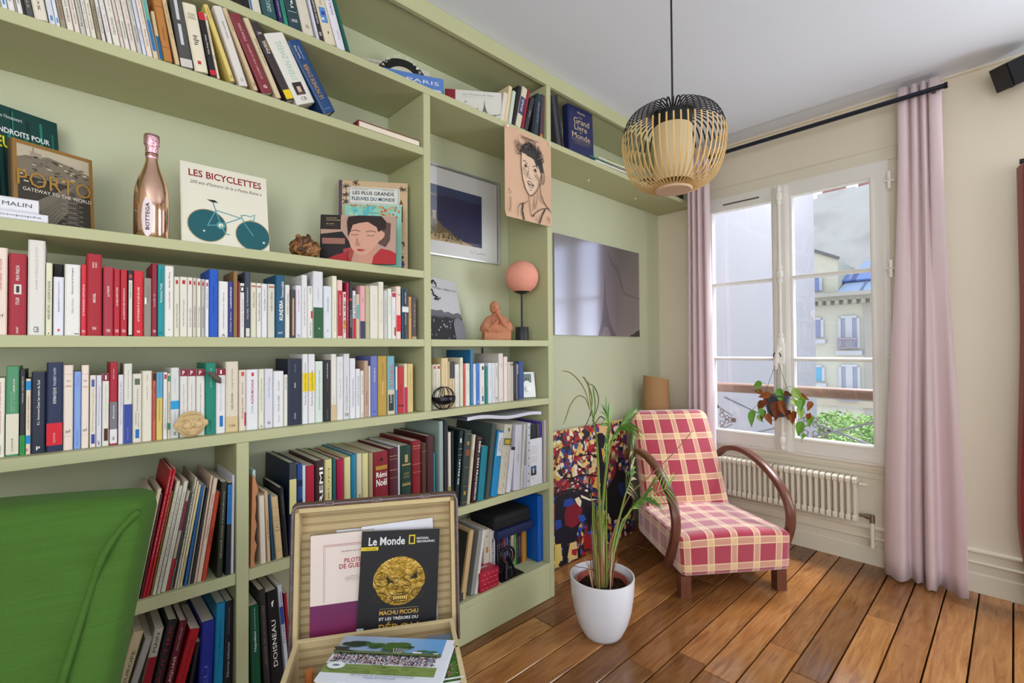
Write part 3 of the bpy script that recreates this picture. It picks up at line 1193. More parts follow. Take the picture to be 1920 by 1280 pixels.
# --- red shelf, under the shelf with the bottle
Z2, Y2 = 1.358, 1.722
T = lambda s, a, b, c=K, w_=.42, off=.5, rot=90, bold=False: (s, a, b, c, w_, off, rot, bold)
nrf = ('nrf', .20, .24, K, .5, .5, 0, False)
dot = (RD, .88, .945, .28, .72)
rows_ = [
    (-62, 60, 940, None, 195, PK, dict(t=[T('Tantie Hanna  Ma Kanti', .5, .87, '#b8433f', .22), nrf])),
    (70, 225, 940, None, 245, '#a01d2d', dict(t=[T('MAX FRISCH', .67, .85, WH, .2), T('STILLER', .37, .46, WH, .2), T('GRASSET', .02, .1, WH, .12)], b=[('#d9d4cd', .50, .62, .28, .74), ('#38302e', .52, .60, .4, .62)])),
    (235, 385, 940, None, 130, '#dcdad2', dict(n='tall off-white', t=[T('Jen Acélé', .48, .58, '#9a958c', .14), T('LE PENDULE ET LE PONT', .6, .93, '#c9aea8', .16), T('CB', .03, .09, K, .3, .5, 0)])),
    (390, 445, 940, None, 330, '#e0dcbf', dict(t=[T('HENRI BROTHIC · LE GROUPE DE NARVIK', .22, .75), T('▲', .02, .04, K, .3, .5, 0)])),
    (455, 545, 945, None, 450, LW, dict(t=[T('GORAN PETROVIĆ', .4, .66, K, .2), T('Soixante-neuf tiroirs', .68, .92, '#7b7980', .15)], b=[('#cf4b4b', .07, .11, .4, .65)])),
    (552, 688, 945, None, 340, OW, dict(t=[T('Histoire de la Hongrie', .58, .95, K, .16), T('Miklós Molnár', .31, .52, '#9b9b9b', .14)], b=[('#2d2f36', .02, .03, .6, .95)])),
    (692, 738, 945, None, 345, '#cf2736', dict(t=[T('LE TRADUCTEUR CLEPTOMANE', .28, .72, WH, .3), T('VH', .04, .08, WH, .6, .5, 0)])),
    (739, 873, 945, None, 250, '#a51827', dict(n='thick red', lab='thick tall red book with one-word white title, widest in the run of red spines', t=[T('ABIGAEL', .4, .52, WH, .18), T('MAGDA', .83, .9, WH, .12, .42), T('SZABO', .83, .9, WH, .12, .6), T('VH', .07, .11, WH, .26, .5, 0)])),
    (881, 972, 945, None, 362, '#a83040', dict(t=[T('LA PORTE', .57, .72, WH, .22), T('VH', .05, .1, WH, .36, .5, 0)])),
    (974, 1028, 945, None, 385, '#b21f30', dict(t=[T('LA BALLADE D’IZA', .45, .73, WH, .28), T('VH', .05, .1, WH, .5, .5, 0)])),
    (1030, 1090, 945, None, 388, '#b52232', dict(t=[T('LA LÉGENDE DES PENDRAGON', .25, .72, WH, .26), T('VH', .05, .1, WH, .5, .5, 0)])),
    (1092, 1140, 945, None, 395, '#26262a', dict(b=[('#ddd6c6', .02, .85, .18, .84), ('#b5463f', .88, .94, .2, .8)], t=[T('BOZEN SANDO', .58, .82, K, .24)])),
    (1142, 1228, 948, None, 398, '#c92331', dict(t=[T('LE VOYAGEUR ET LE CLAIR DE LUNE', .23, .75, WH, .2), T('VH', .05, .09, WH, .3, .5, 0)])),
    (1231, 1298, 950, None, 460, '#8f8579', dict(t=[T('SÁNDOR', .6, .85, '#6b6259', .2)], b=[(WH, .55, .66, .1, .35)])),
    (1299, 1345, 950, None, 335, '#8c1f34', dict(t=[T('OLIVER VII', .4, .58, '#d9c3c0', .3), T('VH', .05, .09, WH, .5, .5, 0)])),
    (1350, 1408, 952, None, 348, '#178f96', dict(t=[T('Krisztina Tóth', .48, .74, WH, .3), T('Code-barres', .76, .94, '#0b3f47', .26), T('nrf', .03, .07, K, .4, .5, 0)])),
    (1410, 1488, 955, None, 355, '#e2e1da', dict(t=[T('Lewelskinder', .39, .65, '#a94a4a', .2), T('Sándor Márai', .69, .91, K, .2)], b=[('#b23a3a', .09, .105, .42, .58)])),
    (1491, 1538, 958, None, 450, '#d8d6c4', dict(b=[dot], t=[T('Sándor Márai Divorce à Buda', .15, .55, K, .26)])),
    (1541, 1605, 958, None, 450, '#dcd8cb', dict(b=[dot], t=[T('Sándor Márai  Mémoires de Hongrie', .18, .62, K, .2)])),
    (1607, 1649, 958, None, 455, '#dddad0', dict(b=[dot], t=[T('Sándor Márai  La Sœur', .16, .48, K, .26)])),
    (1651, 1682, 958, None, 460, '#cdc8b6', dict(b=[dot], t=[T('Sándor Márai Libération', .16, .52, K, .34)])),
    (1685, 1721, 960, None, 465, '#dcd9cf', dict(b=[dot], t=[T('Sándor Márai L’étrangère', .16, .52, K, .32)])),
    (1723, 1755, 960, None, 470, '#b7b3a8', dict(b=[dot], t=[T('SÁNDOR MÁRAI LES ÉTRANGERS', .16, .52, K, .4)])),
    (1758, 1789, 960, None, 475, LW, dict(b=[dot], t=[T('MÁRAI  DERNIER JOUR', .5, .85, K, .34)])),
    (1791, 1870, 960, None, 385, '#1652b8', dict(t=[T('Les Confessions d’un bourgeois', .35, .75, '#0d2e73', .18)])),
]
sA = row(rows_, Z2, Y2, 0, 420, 4.5714, 'books on the red shelf', 'on the red-spine shelf')
rows_ = [
    (46, 127, 960, None, 488, '#e0dfda', dict(t=[T('MÁRAI SZABADULÁS  MEMOIR', .16, .8, K, .13), T('A', .01, .06, K, .4, .5, 0)])),
    (129, 168, 960, None, 490, '#373a86', dict(t=[T('LARKENFIELD', .52, .9, WH, .36), T('Philippe Brune', .1, .45, WH, .26)])),
    (171, 208, 962, None, 402, '#8a6a3c', {}),
    (209, 226, 962, None, 490, '#7a1f2c', {}),
    (228, 266, 962, None, 505, '#dcd7d4', dict(t=[T('La vitesse  Kundera', .2, .7, '#6a4a4a', .26)], b=[('#3a3038', .83, .95, .05, .95), (WH, .86, .92, .25, .75)])),
    (268, 316, 962, None, 408, '#3b4254', dict(t=[T('Franz Kafka', .28, .44, '#cfd3dc', .3), T('La Métamorphose', .48, .76, '#cfd3dc', .3)], b=[('#d6d3c6', .01, .14, .2, .9)])),
    (320, 368, 962, None, 500, '#d5d1bd', dict(t=[T('Kafka Le Procès', .55, .82, '#7a4d3a', .34)], b=[('#b06a52', .92, .95, .1, .9)])),
    (371, 412, 964, None, 505, '#dedbd2', dict(t=[T('Franz Kafka Lettres à Ottla', .3, .82, K, .36)], b=[('#b06a52', .92, .95, .1, .9)])),
    (415, 462, 964, None, 510, '#dcdce0', dict(t=[T('Franz Kafka', .5, .72, K, .3), T('L’Amérique', .74, .9, '#7a6a8a', .3)])),
    (467, 527, 965, None, 512, '#cfcdbf', dict(t=[T('Kafka Le château', .5, .85, '#5b4d40', .28)], b=[('#b06a52', .93, .96, .1, .9)])),
    (531, 613, 965, None, 435, '#0e5173', dict(hard=True, t=[T('KUNDERA', .28, .6, WH, .4, .58, 90, True), T('l’immortalité', .64, .9, WH, .3, .72), T('nrf', .06, .1, WH, .45, .5, 0)])),
    (615, 655, 967, None, 520, '#dedbd0', dict(t=[T('Kundera  La lenteur', .45, .85, '#6b5a50', .32)])),
    (659, 705, 968, None, 560, '#3a3a40', dict(b=[('#c9a273', .05, .82, .38, .72)])),
    (707, 755, 970, None, 525, '#d9d9e2', dict(t=[T('Les coupeurs du fond', .5, .92, '#b4344a', .3), T('folio', .02, .08, K, .4, .5, 0)])),
    (757, 806, 970, None, 435, '#d9d9d9', dict(t=[T('Le cycle de Kurtshy', .2, .6, '#5b2f33', .26), T('Krúdy Gyula', .62, .8, '#777', .22) if False else T('Krúdy Gyula', .62, .8, '#777777', .22)])),
    (808, 852, 970, None, 530, '#dedcd2', dict(t=[T('KRÚDY GYULA', .05, .3, K, .34), T('LUDIVINE', .85, .97, K, .3)], b=[('#c9333b', .38, .52, .6, .96)])),
    (855, 941, 970, None, 402, '#d4d6da', dict(n='half-green', lab='tall thick white book with a dark green lower half, on the red-spine shelf', b=[('#2f5c3c', .0, .46)], t=[T('Une littérature', .56, .74, '#777777', .1), T('A', .13, .16, '#d8dcd4', .2, .6, 0)])),
    (947, 1015, 972, None, 530, '#d3d9de', dict(t=[T('DEMIEN DÉSERT', .5, .8, K, .16)], b=[('#333333', .13, .15, .4, .55)])),
    (1019, 1060, 972, None, 443, '#dfdcc5', dict(t=[T('Sylvain Prudhomme Là', .1, .6, '#8b8670', .2)])),
    (1063, 1108, 972, None, 478, '#e3bfb9', dict(n='pink and red', b=[('#b4303f', .04, .82)], t=[T('BUDAPEST', .4, .75, '#e8cfc8', .2)])),
    (1111, 1139, 974, None, 580, '#d9cfc3', dict(t=[T('VALSE', .1, .8, K, .5)], b=[('#b6413f', .88, .96, .2, .8), ('#d7a54a', .2, .38, .1, .9)])),
    (1141, 1162, 974, None, 500, '#a4213e', dict(t=[T('LE PREMIER CRI', .3, .7, '#d9a3ad', .3)])),
    (1164, 1193, 974, None, 490, '#26262b', dict(b=[('#d6473f', .66, .70, .15, .85)], t=[T('MARKUS', .2, .5, '#b9b9b9', .35)])),
    (1195, 1221, 974, None, 570, '#d2d8da', dict(b=[('#c22733', .0, .42)], t=[T('LA VIE MODE', .45, .9, K, .5)])),
    (1224, 1255, 976, None, 600, '#cbb79d', dict(b=[('#57a3ac', .45, .76, .1, .75)])),
    (1258, 1302, 977, None, 527, '#dba3a8', dict(n='pink', b=[('#38435a', .0, .33)], t=[T('Vango', .68, .78, '#8a4a5a', .26)])),
    (1304, 1341, 977, None, 527, '#b6b189', dict(n='khaki', b=[('#8a8560', .3, .305), ('#8a8560', .86, .865)])),
    (1345, 1414, 977, None, 525, '#dad6c8', dict(t=[T('La partie du bonheur', .35, .85, '#a8a294', .1)])),
    (1417, 1461, 977, None, 493, '#dcd8c6', dict(t=[T('Boussole  Mathias', .3, .7, '#a8a294', .2)])),
    (1464, 1494, 978, None, 570, '#c3c2be', dict(t=[T('Une ville de papier', .3, .8, '#8a8884', .4)])),
    (1497, 1528, 979, None, 553, '#dde3d4', dict(t=[T('Rue des boutiques', .5, .85, '#777a70', .26)])),
    (1531, 1565, 980, None, 580, '#dedcdc', dict(b=[('#b23a4b', .89, .98), ('#9a4a2c', .07, .25, .55, .95)], t=[T('Nancy Huston', .4, .6, K, .26)])),
    (1568, 1609, 981, None, 532, '#e6cfc3', dict(b=[('#cf2435', .14, .45)], t=[('ZOLA', .82, .86, '#8a5a50', .6, .5, 0, False)])),
    (1614, 1672, 982, None, 550, '#1b2430', dict(hard=True, b=[('#1a6f8f', 0, 1, .0, .14), ('#d8dcda', .53, .64)], t=[T('LE NOUVEL HOMME', .7, .92, WH, .16), T('CHÂTEAU NOIR', .28, .5, WH, .14)])),
    (1675, 1700, 982, None, 622, '#c89a5f', dict(n='honey', t=[T('le sourire', .5, .9, '#7a5a30', .4)])),
    (1702, 1742, 982, None, 625, '#4b3f42', dict(t=[T('RÊVERIE', .3, .85, '#a58f78', .4)], b=[('#b09a70', 0, .06)])),
]
sB = row(rows_, Z2, Y2, 400, 420, 4.5714, 'books on the red shelf', 'on the red-spine shelf')
SECT.pop()
SECT[-1] = (SECT[-1][0], sA + sB)
# dark books pushed back behind the front row
bk = row([(452, 545, 640, None, 340, '#241f24', dict(d=.1))], Z2, Y2 + .06, 0, 420, 4.5714, 'books on the red shelf', '', lab=False)
SECT.pop()
bk[0][0]['label'] = 'dark book pushed back behind a short white one near the red spines'
o = bk[0][0]

# --- third shelf (travel books), just under eye level
Z3, Y3 = 1.053, 1.738
pk = ('#e0e0e0', .93, .97)
rows_ = [
    (-40, 40, 950, None, 315, CR, dict(t=[T('NICOLAS BOUVIER  IL FAUDRA REPARTIR', .3, .95, '#a5464a', .16), T('VOYAGEURS', .03, .15, K, .2)])),
    (46, 162, 950, None, 215, '#4f9068', dict(n='green and cream', b=[('#dcd6c2', .02, .47)], t=[T('LE MANOIR', .05, .2, K, .16), T('MEMOIRES D’UN NOUVEL HOMME', .5, .72, '#9cc4a6', .14, .42), T('DE LA FORET', .5, .75, '#9cc4a6', .14, .62), T('SERGE', .72, .86, WH, .14, .6)])),
    (166, 214, 945, None, 240, '#25272c', dict(n='black and green', b=[('#2f8f45', .0, .23)], t=[T('TERRE SECRÈTE', .6, .92, WH, .2), T('RIVAGES', .04, .16, '#1d5a2e', .2)])),
    (217, 261, 945, None, 320, '#dccdb6', dict(n='blue-banded cream', b=[('#1d86c4', .85, .97), ('#1d86c4', .14, .25), ('#c97a90', .04, .08, .1, .5)], t=[T('HISTOIRE DE LA GÉOGRAPHIE', .33, .77, K, .26)])),
    (265, 388, 940, None, 265, '#20263a', dict(n='blue-black', t=[T('Dans les mers du Sud', .56, .9, WH, .2), T('R.L. Stevenson', .35, .55, WH, .17), T('P', .04, .085, WH, .28, .5, 0, True)])),
    (394, 537, 930, None, 183, '#1f2b4d', dict(n='navy red-banded', lab='thick navy blue book with a red paper band near the foot of its spine', hard=False, b=[('#cf2433', .07, .32)], t=[T('PHILIBERT HUMM', .74, .94, '#c9d3e6', .16), T('ROMAN FLEUVE', .54, .72, WH, .2), T('EQUATEURS', .10, .21, '#e8b9b9', .15)])),
    (541, 625, 915, None, 203, '#e6d6c9', dict(t=[nrf, ('JACQUES', .8, .82, K, .4, .5, 0, False), ('CONTRAPUNTO', .74, .76, '#b4524a', .6, .5, 0, False)], b=[('#b98a80', .89, .893, .05, .95), ('#999999', .16, .163, .1, .9)])),
    (631, 692, 905, None, 258, '#7fa0dc', dict(t=[T('Atlas des îles', .8, .93, '#b06ab4', .2), T('Vers l’orient est le journal du monde', .3, .7, '#c9d0b0', .18), T('Éditions du Rouergue', .05, .24, '#394a7a', .18)])),
    (695, 760, 902, None, 203, '#e8d8ca', dict(t=[nrf, ('BRUNO', .8, .82, K, .4, .5, 0, False), ('LA TRAVERSÉE', .73, .75, '#b4524a', .6, .5, 0, False)], b=[('#b98a80', .89, .893, .05, .95), ('#999999', .16, .163, .1, .9)])),
    (767, 821, 890, None, 290, '#ddd6c8', dict(b=[('#39469a', .05, .18, .25, .85), ('#4b5aa0', .84, .94, .25, .75)], t=[T('Éloge de l’énergie vagabonde', .42, .82, '#8a6a50', .24), T('Sylvain Tesson', .22, .4, K, .22)])),
    (824, 869, 885, None, 290, '#d6d5e0', dict(t=[T('Sylvain Tesson', .3, .57, '#2f8aa0', .3), T('Sur les chemins noirs', .58, .85, '#8a6a80', .24), T('folio', .02, .09, K, .36, .5, 0)])),
    (874, 934, 875, None, 278, '#dcdacd', dict(b=[('#872a3c', .9, 1.), ('#4a2b20', .07, .24, .25, .85)], t=[('1', .92, .98, WH, .2, .5, 0, True), T('Un été avec la boite à musique', .35, .85, '#7a7a74', .16)])),
    (938, 1004, 868, None, 178, '#a81d2e', dict(n='red grey-banded', b=[('#e0dedd', .02, .19), ('#77777c', .19, .52)], t=[T('Sylvain Tesson', .8, .92, WH, .18), T('Berezina', .32, .48, WH, .2), T('GUERIN', .06, .1, K, .3, .5, 0)])),
    (1011, 1056, 856, None, 285, '#dad5dc', dict(t=[T('Sylvain Tesson', .28, .54, '#2f8aa0', .3), T('Dans les forêts de Sibérie', .55, .9, '#6a5a60', .26)])),
    (1059, 1131, 848, None, 190, '#d9d8cc', dict(n='blue-footed cream', b=[('#3a4b9c', .0, .49)], t=[T('AVEC LES HYÈNES WALKER TESSON', .56, .92, '#8a8a86', .14), T('GRASSET', .04, .2, '#8a96cc', .14)])),
    (1135, 1214, 838, None, 278, '#d8d2c4', dict(b=[('#1f6cb2', .06, .19, .3, .75), ('#5b6a50', .84, .93, .2, .8)], t=[T('On a roulé sur la terre', .46, .78, K, .16), T('Alexandre Poussin', .26, .44, K, .13, .35), T('Sylvain Tesson', .22, .44, K, .13, .65)])),
    (1217, 1302, 828, None, 253, '#dcd6c4', dict(t=[T('Le voyageur alpin', .58, .78, '#6a6458', .12), T('Petit Guide', .86, .94, '#6a6458', .12)])),
    (1305, 1335, 815, None, 265, '#c0604e', dict(n='brick red', t=[T('L’USAGE DU MONDE DU VOYAGE', .3, .8, '#6a241c', .34)], b=[('#2a2a34', .88, .99, .1, .9)])),
    (1339, 1393, 810, None, 265, '#d2c06a', dict(n='blue and yellow', b=[('#5b9fc4', .62, 1)], t=[T('CHRISTOPHE ONO-DIT-BIOT', .28, .6, '#8a4a20', .24), T('La France sans ses plages', .7, .98, '#2a5a7a', .2)])),
    (1397, 1434, 800, None, 265, '#dddcda', dict(b=[('#c4343a', .9, .97, .2, .8)], t=[T('JULIEN BLANC-GRAS', .16, .46, K, .3), T('Touriste', .48, .6, '#8a8a8a', .26)])),
    (1437, 1459, 793, None, 275, '#d9d2b6', dict(b=[('#2f8a6a', .88, .97), ('#2f8a6a', .14, .24)], t=[T('LE TOURISME EN FRANCE', .3, .72, K, .4)])),
    (1461, 1535, 785, None, 225, '#d2d4d2', dict(n='blue-labelled white', b=[('#2a98cf', .41, .53)], t=[T('Cinq cents ans de voyage', .65, .85, '#8a8a8a', .12), T('Anthologie', .22, .38, '#8a8a8a', .14), ('X', .04, .09, K, .3, .5, 0, True)])),
    (1541, 1607, 772, None, 240, '#d9d6cf', dict(b=[('#852338', .9, 1.)], t=[('P', .92, .98, WH, .3, .45, 0, True), T('Jacques Lacarrière  Voyageurs III', .3, .78, '#55524c', .16)])),
    (1609, 1677, 762, None, 240, '#dad7d0', dict(b=[('#852338', .9, 1.)], t=[('P', .92, .98, WH, .3, .45, 0, True), T('Michel Le Bris  Longer marche I', .3, .78, '#55524c', .16)])),
    (1681, 1755, 755, None, 240, '#dbd8d1', dict(b=[('#852338', .9, 1.)], t=[('P', .92, .98, WH, .3, .45, 0, True), T('Michel Serres  Longer marche II', .3, .78, '#55524c', .16)])),
    (1759, 1851, 745, None, 185, '#0f7f6a', dict(t=[T('LE GOÛT DU RHONE', .66, .93, '#a8d6c4', .18), T('MERCURE', .05, .2, '#0b4a40', .14)])),
]
sA = row(rows_, Z3, Y3, 0, 640, 4.5714, 'books on the travel shelf', 'on the clay-face shelf')
rows_ = [
    (22, 104, 735, None, 235, '#dcdbdc', dict(b=[('#852338', .9, 1.), ('#1f6fb4', .1, .27, .35, .75)], t=[('1', .92, .98, WH, .16, .5, 0, True), T('Nicolas Bouvier L’Usage du monde', .35, .85, '#6a6a6a', .12)])),
    (107, 214, 730, None, 173, '#d6cdb9', dict(n='taped beige', b=[('#cfb98c', .0, .22)], t=[T('HELMANN', .32, .55, K, .16), T('L’usage de Voltaire', .6, .9, '#7a6e60', .16), ('S HA', .07, .11, K, .5, .5, 0)])),
    (219, 279, 725, None, 245, '#dccfbd', dict(b=[('#b4303a', .08, .3, .75, .98), ('#c4524a', .9, .97, .3, .75)], t=[T('MICHALIK LE FRAC', .2, .55, K, .22), T('EDWIDGE', .6, .8, '#3a5a8a', .2)])),
    (283, 384, 722, None, 242, '#dedee2', dict(b=[('#c4343a', .89, .95, .4, .65)], t=[T('LOIN', .27, .4, '#4aa0b4', .2), T('ALEXIS MICHALIK', .42, .84, '#b02a3a', .2, .5, 90, True)])),
    (388, 436, 715, None, 238, '#dcdac8', dict(t=[T('Paolo Rumiz  Aux frontières de l’Europe', .3, .85, '#6a6a5a', .3), T('folio', .02, .06, K, .4, .5, 0)])),
    (440, 512, 712, None, 235, '#d5d3dc', dict(t=[T('Cécile Mège', .5, .7, '#4a8aa8', .2), T('Travels', .72, .86, '#8a8a9a', .2), T('folio', .06, .12, K, .3, .5, 0)])),
    (516, 603, 708, None, 255, '#dededf', dict(t=[T('MICHEL LE BRIS', .28, .56, K, .14), T('LE LION', .65, .82, K, .13), T('Seuil', .08, .2, '#777777', .12)])),
    (606, 637, 702, None, 285, '#dcd9d0', dict(t=[T('UNE ANNÉE', .7, .95, K, .3)])),
    (640, 758, 700, None, 150, '#222a3e', dict(t=[T('Paolo Rumiz', .8, .92, '#8a94a8', .1), T('Appia', .56, .64, WH, .14), T('ARTHAUD', .09, .18, '#c9cdd6', .12)])),
    (763, 813, 695, None, 108, '#dddde0', dict(b=[('#e3c71f', .46, .73)], t=[T('Paolo Rumiz', .27, .46, '#5a4a4a', .26), T('Le phare, voyage immobile', .48, .87, '#4a4020', .26)])),
    (817, 872, 690, None, 108, '#dddde0', dict(b=[('#e3c71f', .46, .73)], t=[T('Paolo Rumiz', .25, .45, '#5a4a4a', .26), T('L’ombre d’Hannibal', .47, .76, '#4a4020', .26)])),
    (875, 940, 686, None, 170, '#cfdcd2', dict(n='mint', t=[T('ALESSANDRO BARICCO OCÉAN MER', .2, .85, '#5a7a70', .2)])),
    (944, 1007, 680, None, 160, '#242426', dict(t=[T('Catherine Poulain', .7, .95, WH, .16), T('Le grand marin', .5, .68, '#c4433a', .16), T('ÉDITIONS', .04, .2, '#9a9a9a', .12)])),
    (1010, 1057, 672, None, 108, '#dcd9ce', dict(b=[('#cdb48c', .0, .24)], t=[T('Tristan Gooley', .25, .38, '#8a8578', .2)])),
    (1060, 1115, 665, None, 130, '#dbdadb', dict(t=[T('L’Europe des Indes', .34, .66, '#5a5a6a', .2), T('Dominique', .72, .92, '#777777', .14)])),
    (1118, 1169, 658, None, 105, '#d2d2d4', dict(t=[T('Mes voyages avec Hérodote', .14, .66, '#4a4a54', .24), T('HI', .04, .1, K, .5, .5, 0)])),
    (1172, 1219, 650, None, 145, '#dcdce2', dict(t=[T('EXPLORATEUR D’OCÉANS', .2, .66, '#2a4a7a', .28)])),
    (1222, 1259, 640, None, 235, '#dddddd', dict(t=[T('CARNETS D’OVIDE', .25, .85, K, .24)])),
    (1262, 1291, 637, None, 250, '#d9d8cf', dict(t=[T('Les sources', .5, .9, '#4a4a44', .34), ('/', .02, .1, K, .4, .5, 0)])),
    (1293, 1330, 632, None, 165, '#b99b86', dict(n='rosy brown', t=[T('Bernard Moitessier', .22, .46, '#4a2a20', .3)])),
    (1332, 1348, 628, None, 210, '#dcd4c6', {}),
    (1351, 1409, 612, None, 125, '#6672b4', dict(n='periwinkle', t=[T('Christian Garcin', .57, .8, WH, .22), T('nrf', .06, .1, '#2a3060', .3, .5, 0)])),
    (1413, 1489, 605, None, 125, '#b4923a', dict(n='mustard', t=[T('Sylvain Prudhomme', .35, .56, '#f0e0b0', .18), T('Là, avait dit Bahi', .6, .88, '#5a4418', .16)])),
    (1493, 1555, 602, None, 125, '#6fa8b4', dict(n='teal and orange', b=[('#c9c0a0', .0, .42), ('#2f3a3c', .06, .34, .1, .9)], t=[T('ISTANBUL', .46, .86, '#c4563a', .5, .55), T('PAMUK', .2, .42, '#c9d0c4', .3)])),
    (1559, 1579, 600, None, 210, '#4a8ac0', dict(n='sky blue', b=[('#d8d8c8', .5, .98, .1, .9)])),
    (1582, 1633, 600, None, 218, '#b4262f', dict(t=[T('Ian Manook', .35, .62, '#3a1014', .14)], b=[('#5a1218', .15, .18)])),
    (1636, 1664, 596, None, 190, '#dccfa8', dict(n='cream and magenta', b=[('#b42a5a', .0, .52)])),
    (1667, 1715, 594, None, 192, '#d0b878', dict(n='pale gold', t=[T('Rencontres avec la Baltique', .2, .85, '#8a7438', .2)])),
]
sB = row(rows_, Z3, Y3, 400, 640, 4.5714, 'books on the travel shelf', 'on the clay-face shelf')
SECT.pop()
SECT[-1] = (SECT[-1][0], sA + sB)

# --- cubby right of the middle upright
rows_ = [
    (82, 96, 990, None, 345, '#c9c4ae', {}),
    (98, 146, 990, None, 345, '#d9d3b4', dict(b=[('#a5433f', .9, .96, .25, .75)], t=[T('Jeunesse de L', .5, .85, K, .22)])),
    (149, 210, 985, None, 345, '#dcd8ca', dict(b=[('#a5433f', .9, .97, .25, .8)], t=[T('STEVENSON EN CANOE', .5, .85, K, .16)])),
    (229, 326, 985, None, 250, '#d6c091', dict(t=[T('La mer cruelle  Essai', .5, .9, '#7a6a44', .14)])),
    (328, 344, 982, None, 300, '#d0bc94', {}),
    (346, 382, 980, None, 300, '#cdbb95', dict(b=[('#3a3c42', .63, 1.)])),
    (384, 420, 980, None, 300, '#cbb78e', dict(b=[('#3a3c42', .63, 1.)])),
    (428, 492, 962, None, 342, '#dcdbd2', dict(t=[T('Anna Seghers Transit', .1, .55, '#a04a4a', .2), T('Le septième', .6, .85, '#777777', .16)])),
    (503, 550, 958, None, 242, '#d9d7bf', dict(t=[T('Journal', .6, .9, '#8a8a70', .16)])),
    (552, 586, 955, None, 332, '#c4574f', dict(n='coral', t=[T('LE CHAT ET LE LOUP', .2, .8, '#7a2a24', .24)])),
    (588, 650, 950, None, 330, '#dbdbd0', dict(t=[T('NOUS, LES NOYÉS', .85, .98, K, .2), T('La Mer', .3, .55, '#4a6a6a', .14)])),
    (657, 700, 945, None, 125, '#2c6f9c', dict(n='tall petrol blue', d=.19, t=[T('La grande histoire', .05, .4, '#a9cfe4', .2)])),
    (704, 742, 942, None, 335, '#dadbe0', dict(t=[T('Julien Gracq', .82, .98, K, .26), T('Rivage', .45, .7, '#777777', .2)])),
    (746, 795, 938, None, 328, '#3f78c8', dict(t=[T('LE MONDE DE RIVAGES', .2, .78, '#173a7a', .2), ('O', .04, .09, WH, .4, .5, 0)])),
    (799, 872, 920, None, 330, '#dbd9d4', dict(b=[('#2f4a9c', .07, .2, .4, .75), ('#3a3a44', .84, .93, .4, .8)], t=[T('LOUPIERE', .25, .42, K, .18), T('Émilie Volle', .62, .8, '#777777', .12)])),
    (880, 918, 908, None, 372, '#0f7a66', dict(n='emerald', t=[T('Gilgamesh', .45, .65, '#8ad0bc', .2)])),
    (924, 984, 912, None, 322, '#d3d7e2', dict(t=[T('Marianne', .4, .6, '#b03a6a', .18), T('Le chœur', .65, .9, '#8a8aa0', .14)])),
    (986, 1022, 910, None, 322, '#d9d9dc', dict(t=[T('Marcelo', .1, .9, '#777777', .16)])),
    (1025, 1074, 905, None, 322, '#cfcfcd', dict(t=[T('Le BANDE de S', .62, .92, K, .26), ('M', .07, .13, K, .5, .5, 0)])),
    (1085, 1152, 888, None, 180, '#d9cfc6', dict(n='tall rosy beige', d=.19, t=[T('LE VOYAGE', .7, .8, K, .16), ('A', .04, .07, K, .2, .5, 0)])),
    (1163, 1216, 878, None, 228, '#e3d2cb', dict(t=[('FILHOL', .82, .84, K, .5, .5, 0, False), ('nrf', .36, .38, '#b4524a', .3, .5, 0)])),
    (1220, 1252, 862, None, 305, '#c9c1b2', {}),
    (1253, 1275, 860, None, 305, '#c4bcae', dict(b=[('#4a4540', .9, .96, .2, .8)])),
    (1277, 1302, 858, None, 305, '#bdb6a4', dict(b=[('#4a4540', .9, .96, .2, .8)])),
    (1306, 1340, 845, None, 300, '#1d1b22', dict(t=[T('SUKKWAN ISLAND', .1, .9, '#8a8a9a', .2)])),
    (1346, 1384, 842, None, 322, '#232a48', dict(b=[(WH, .02, .98, .0, .14)], t=[T('ANGE', .7, .95, WH, .4)])),
    (1386, 1462, 838, None, 298, '#2f4a80', dict(dY=.03)),
]
row(rows_, Z3, 1.744, 800, 640, 8.0, 'books behind the wire ball and thermostat', 'in the thermostat cubby')

# --- top-left shelf: leaning white paperbacks over the display shelf
ZS1 = 2.167
r1 = []
specs = [(20, 130, '#dcdde2'), (140, 270, '#dedcd8'), (277, 298, '#c9b9a8'), (308, 412, '#dedcda'), (414, 462, '#2e2a26'), (465, 600, '#4d4d4c'), (612, 862, '#dcd5c3'), (880, 1000, '#cfd1d8'), (1005, 1078, '#d9dbe4'), (1085, 1190, '#9a8c74'),  # near-black entry is an added book, painting the shaded gap between its neighbours
         (1200, 1328, '#ddd8cc'), (1338, 1440, '#ddd2c6'), (1450, 1550, '#c2beb4'), (1560, 1632, '#dbd8d0'), (1638, 1735, '#ddd6c4'), (1744, 1822, '#968a70'), (1830, 1902, '#d6d4ce')]
zt_ = ['ZWEIG', 'Stefan Zweig', '', 'ZWEIG', '', 'STEFAN', 'Stefan', '', '', 'STEFAN ZWEIG', 'STEFAN ZWEIG', 'Stefan Zweig', 'Romain', 'Stefan Zweig', 'Stefan Zweig', 'STEFAN ZWEIG', 'STEFAN ZWEIG']
for (a, b, c), tx in zip(specs, zt_):
    op = dict(deg=-9.5, h=.178 if b - a < 200 else .2, hard=False)
    yb = 85 + a * .3405
    if tx:
        op['t'] = [T(tx, .12, .5, '#3a3630' if c != '#4d4d4c' else '#bcb6a0', .3 if b - a < 140 else .2)]
    if c in ('#cfd1d8', '#d9dbe4', '#dcdde2'):
        op['b'] = [('#3a8ac4', .05, .12, .3, .7)]
    r1.append((a, b, yb - 30, None, yb, c, op))
sA = row(r1, ZS1, 1.706, 0, 0, 9.6, 'books on the leaning white row', 'on the top-left leaning row')
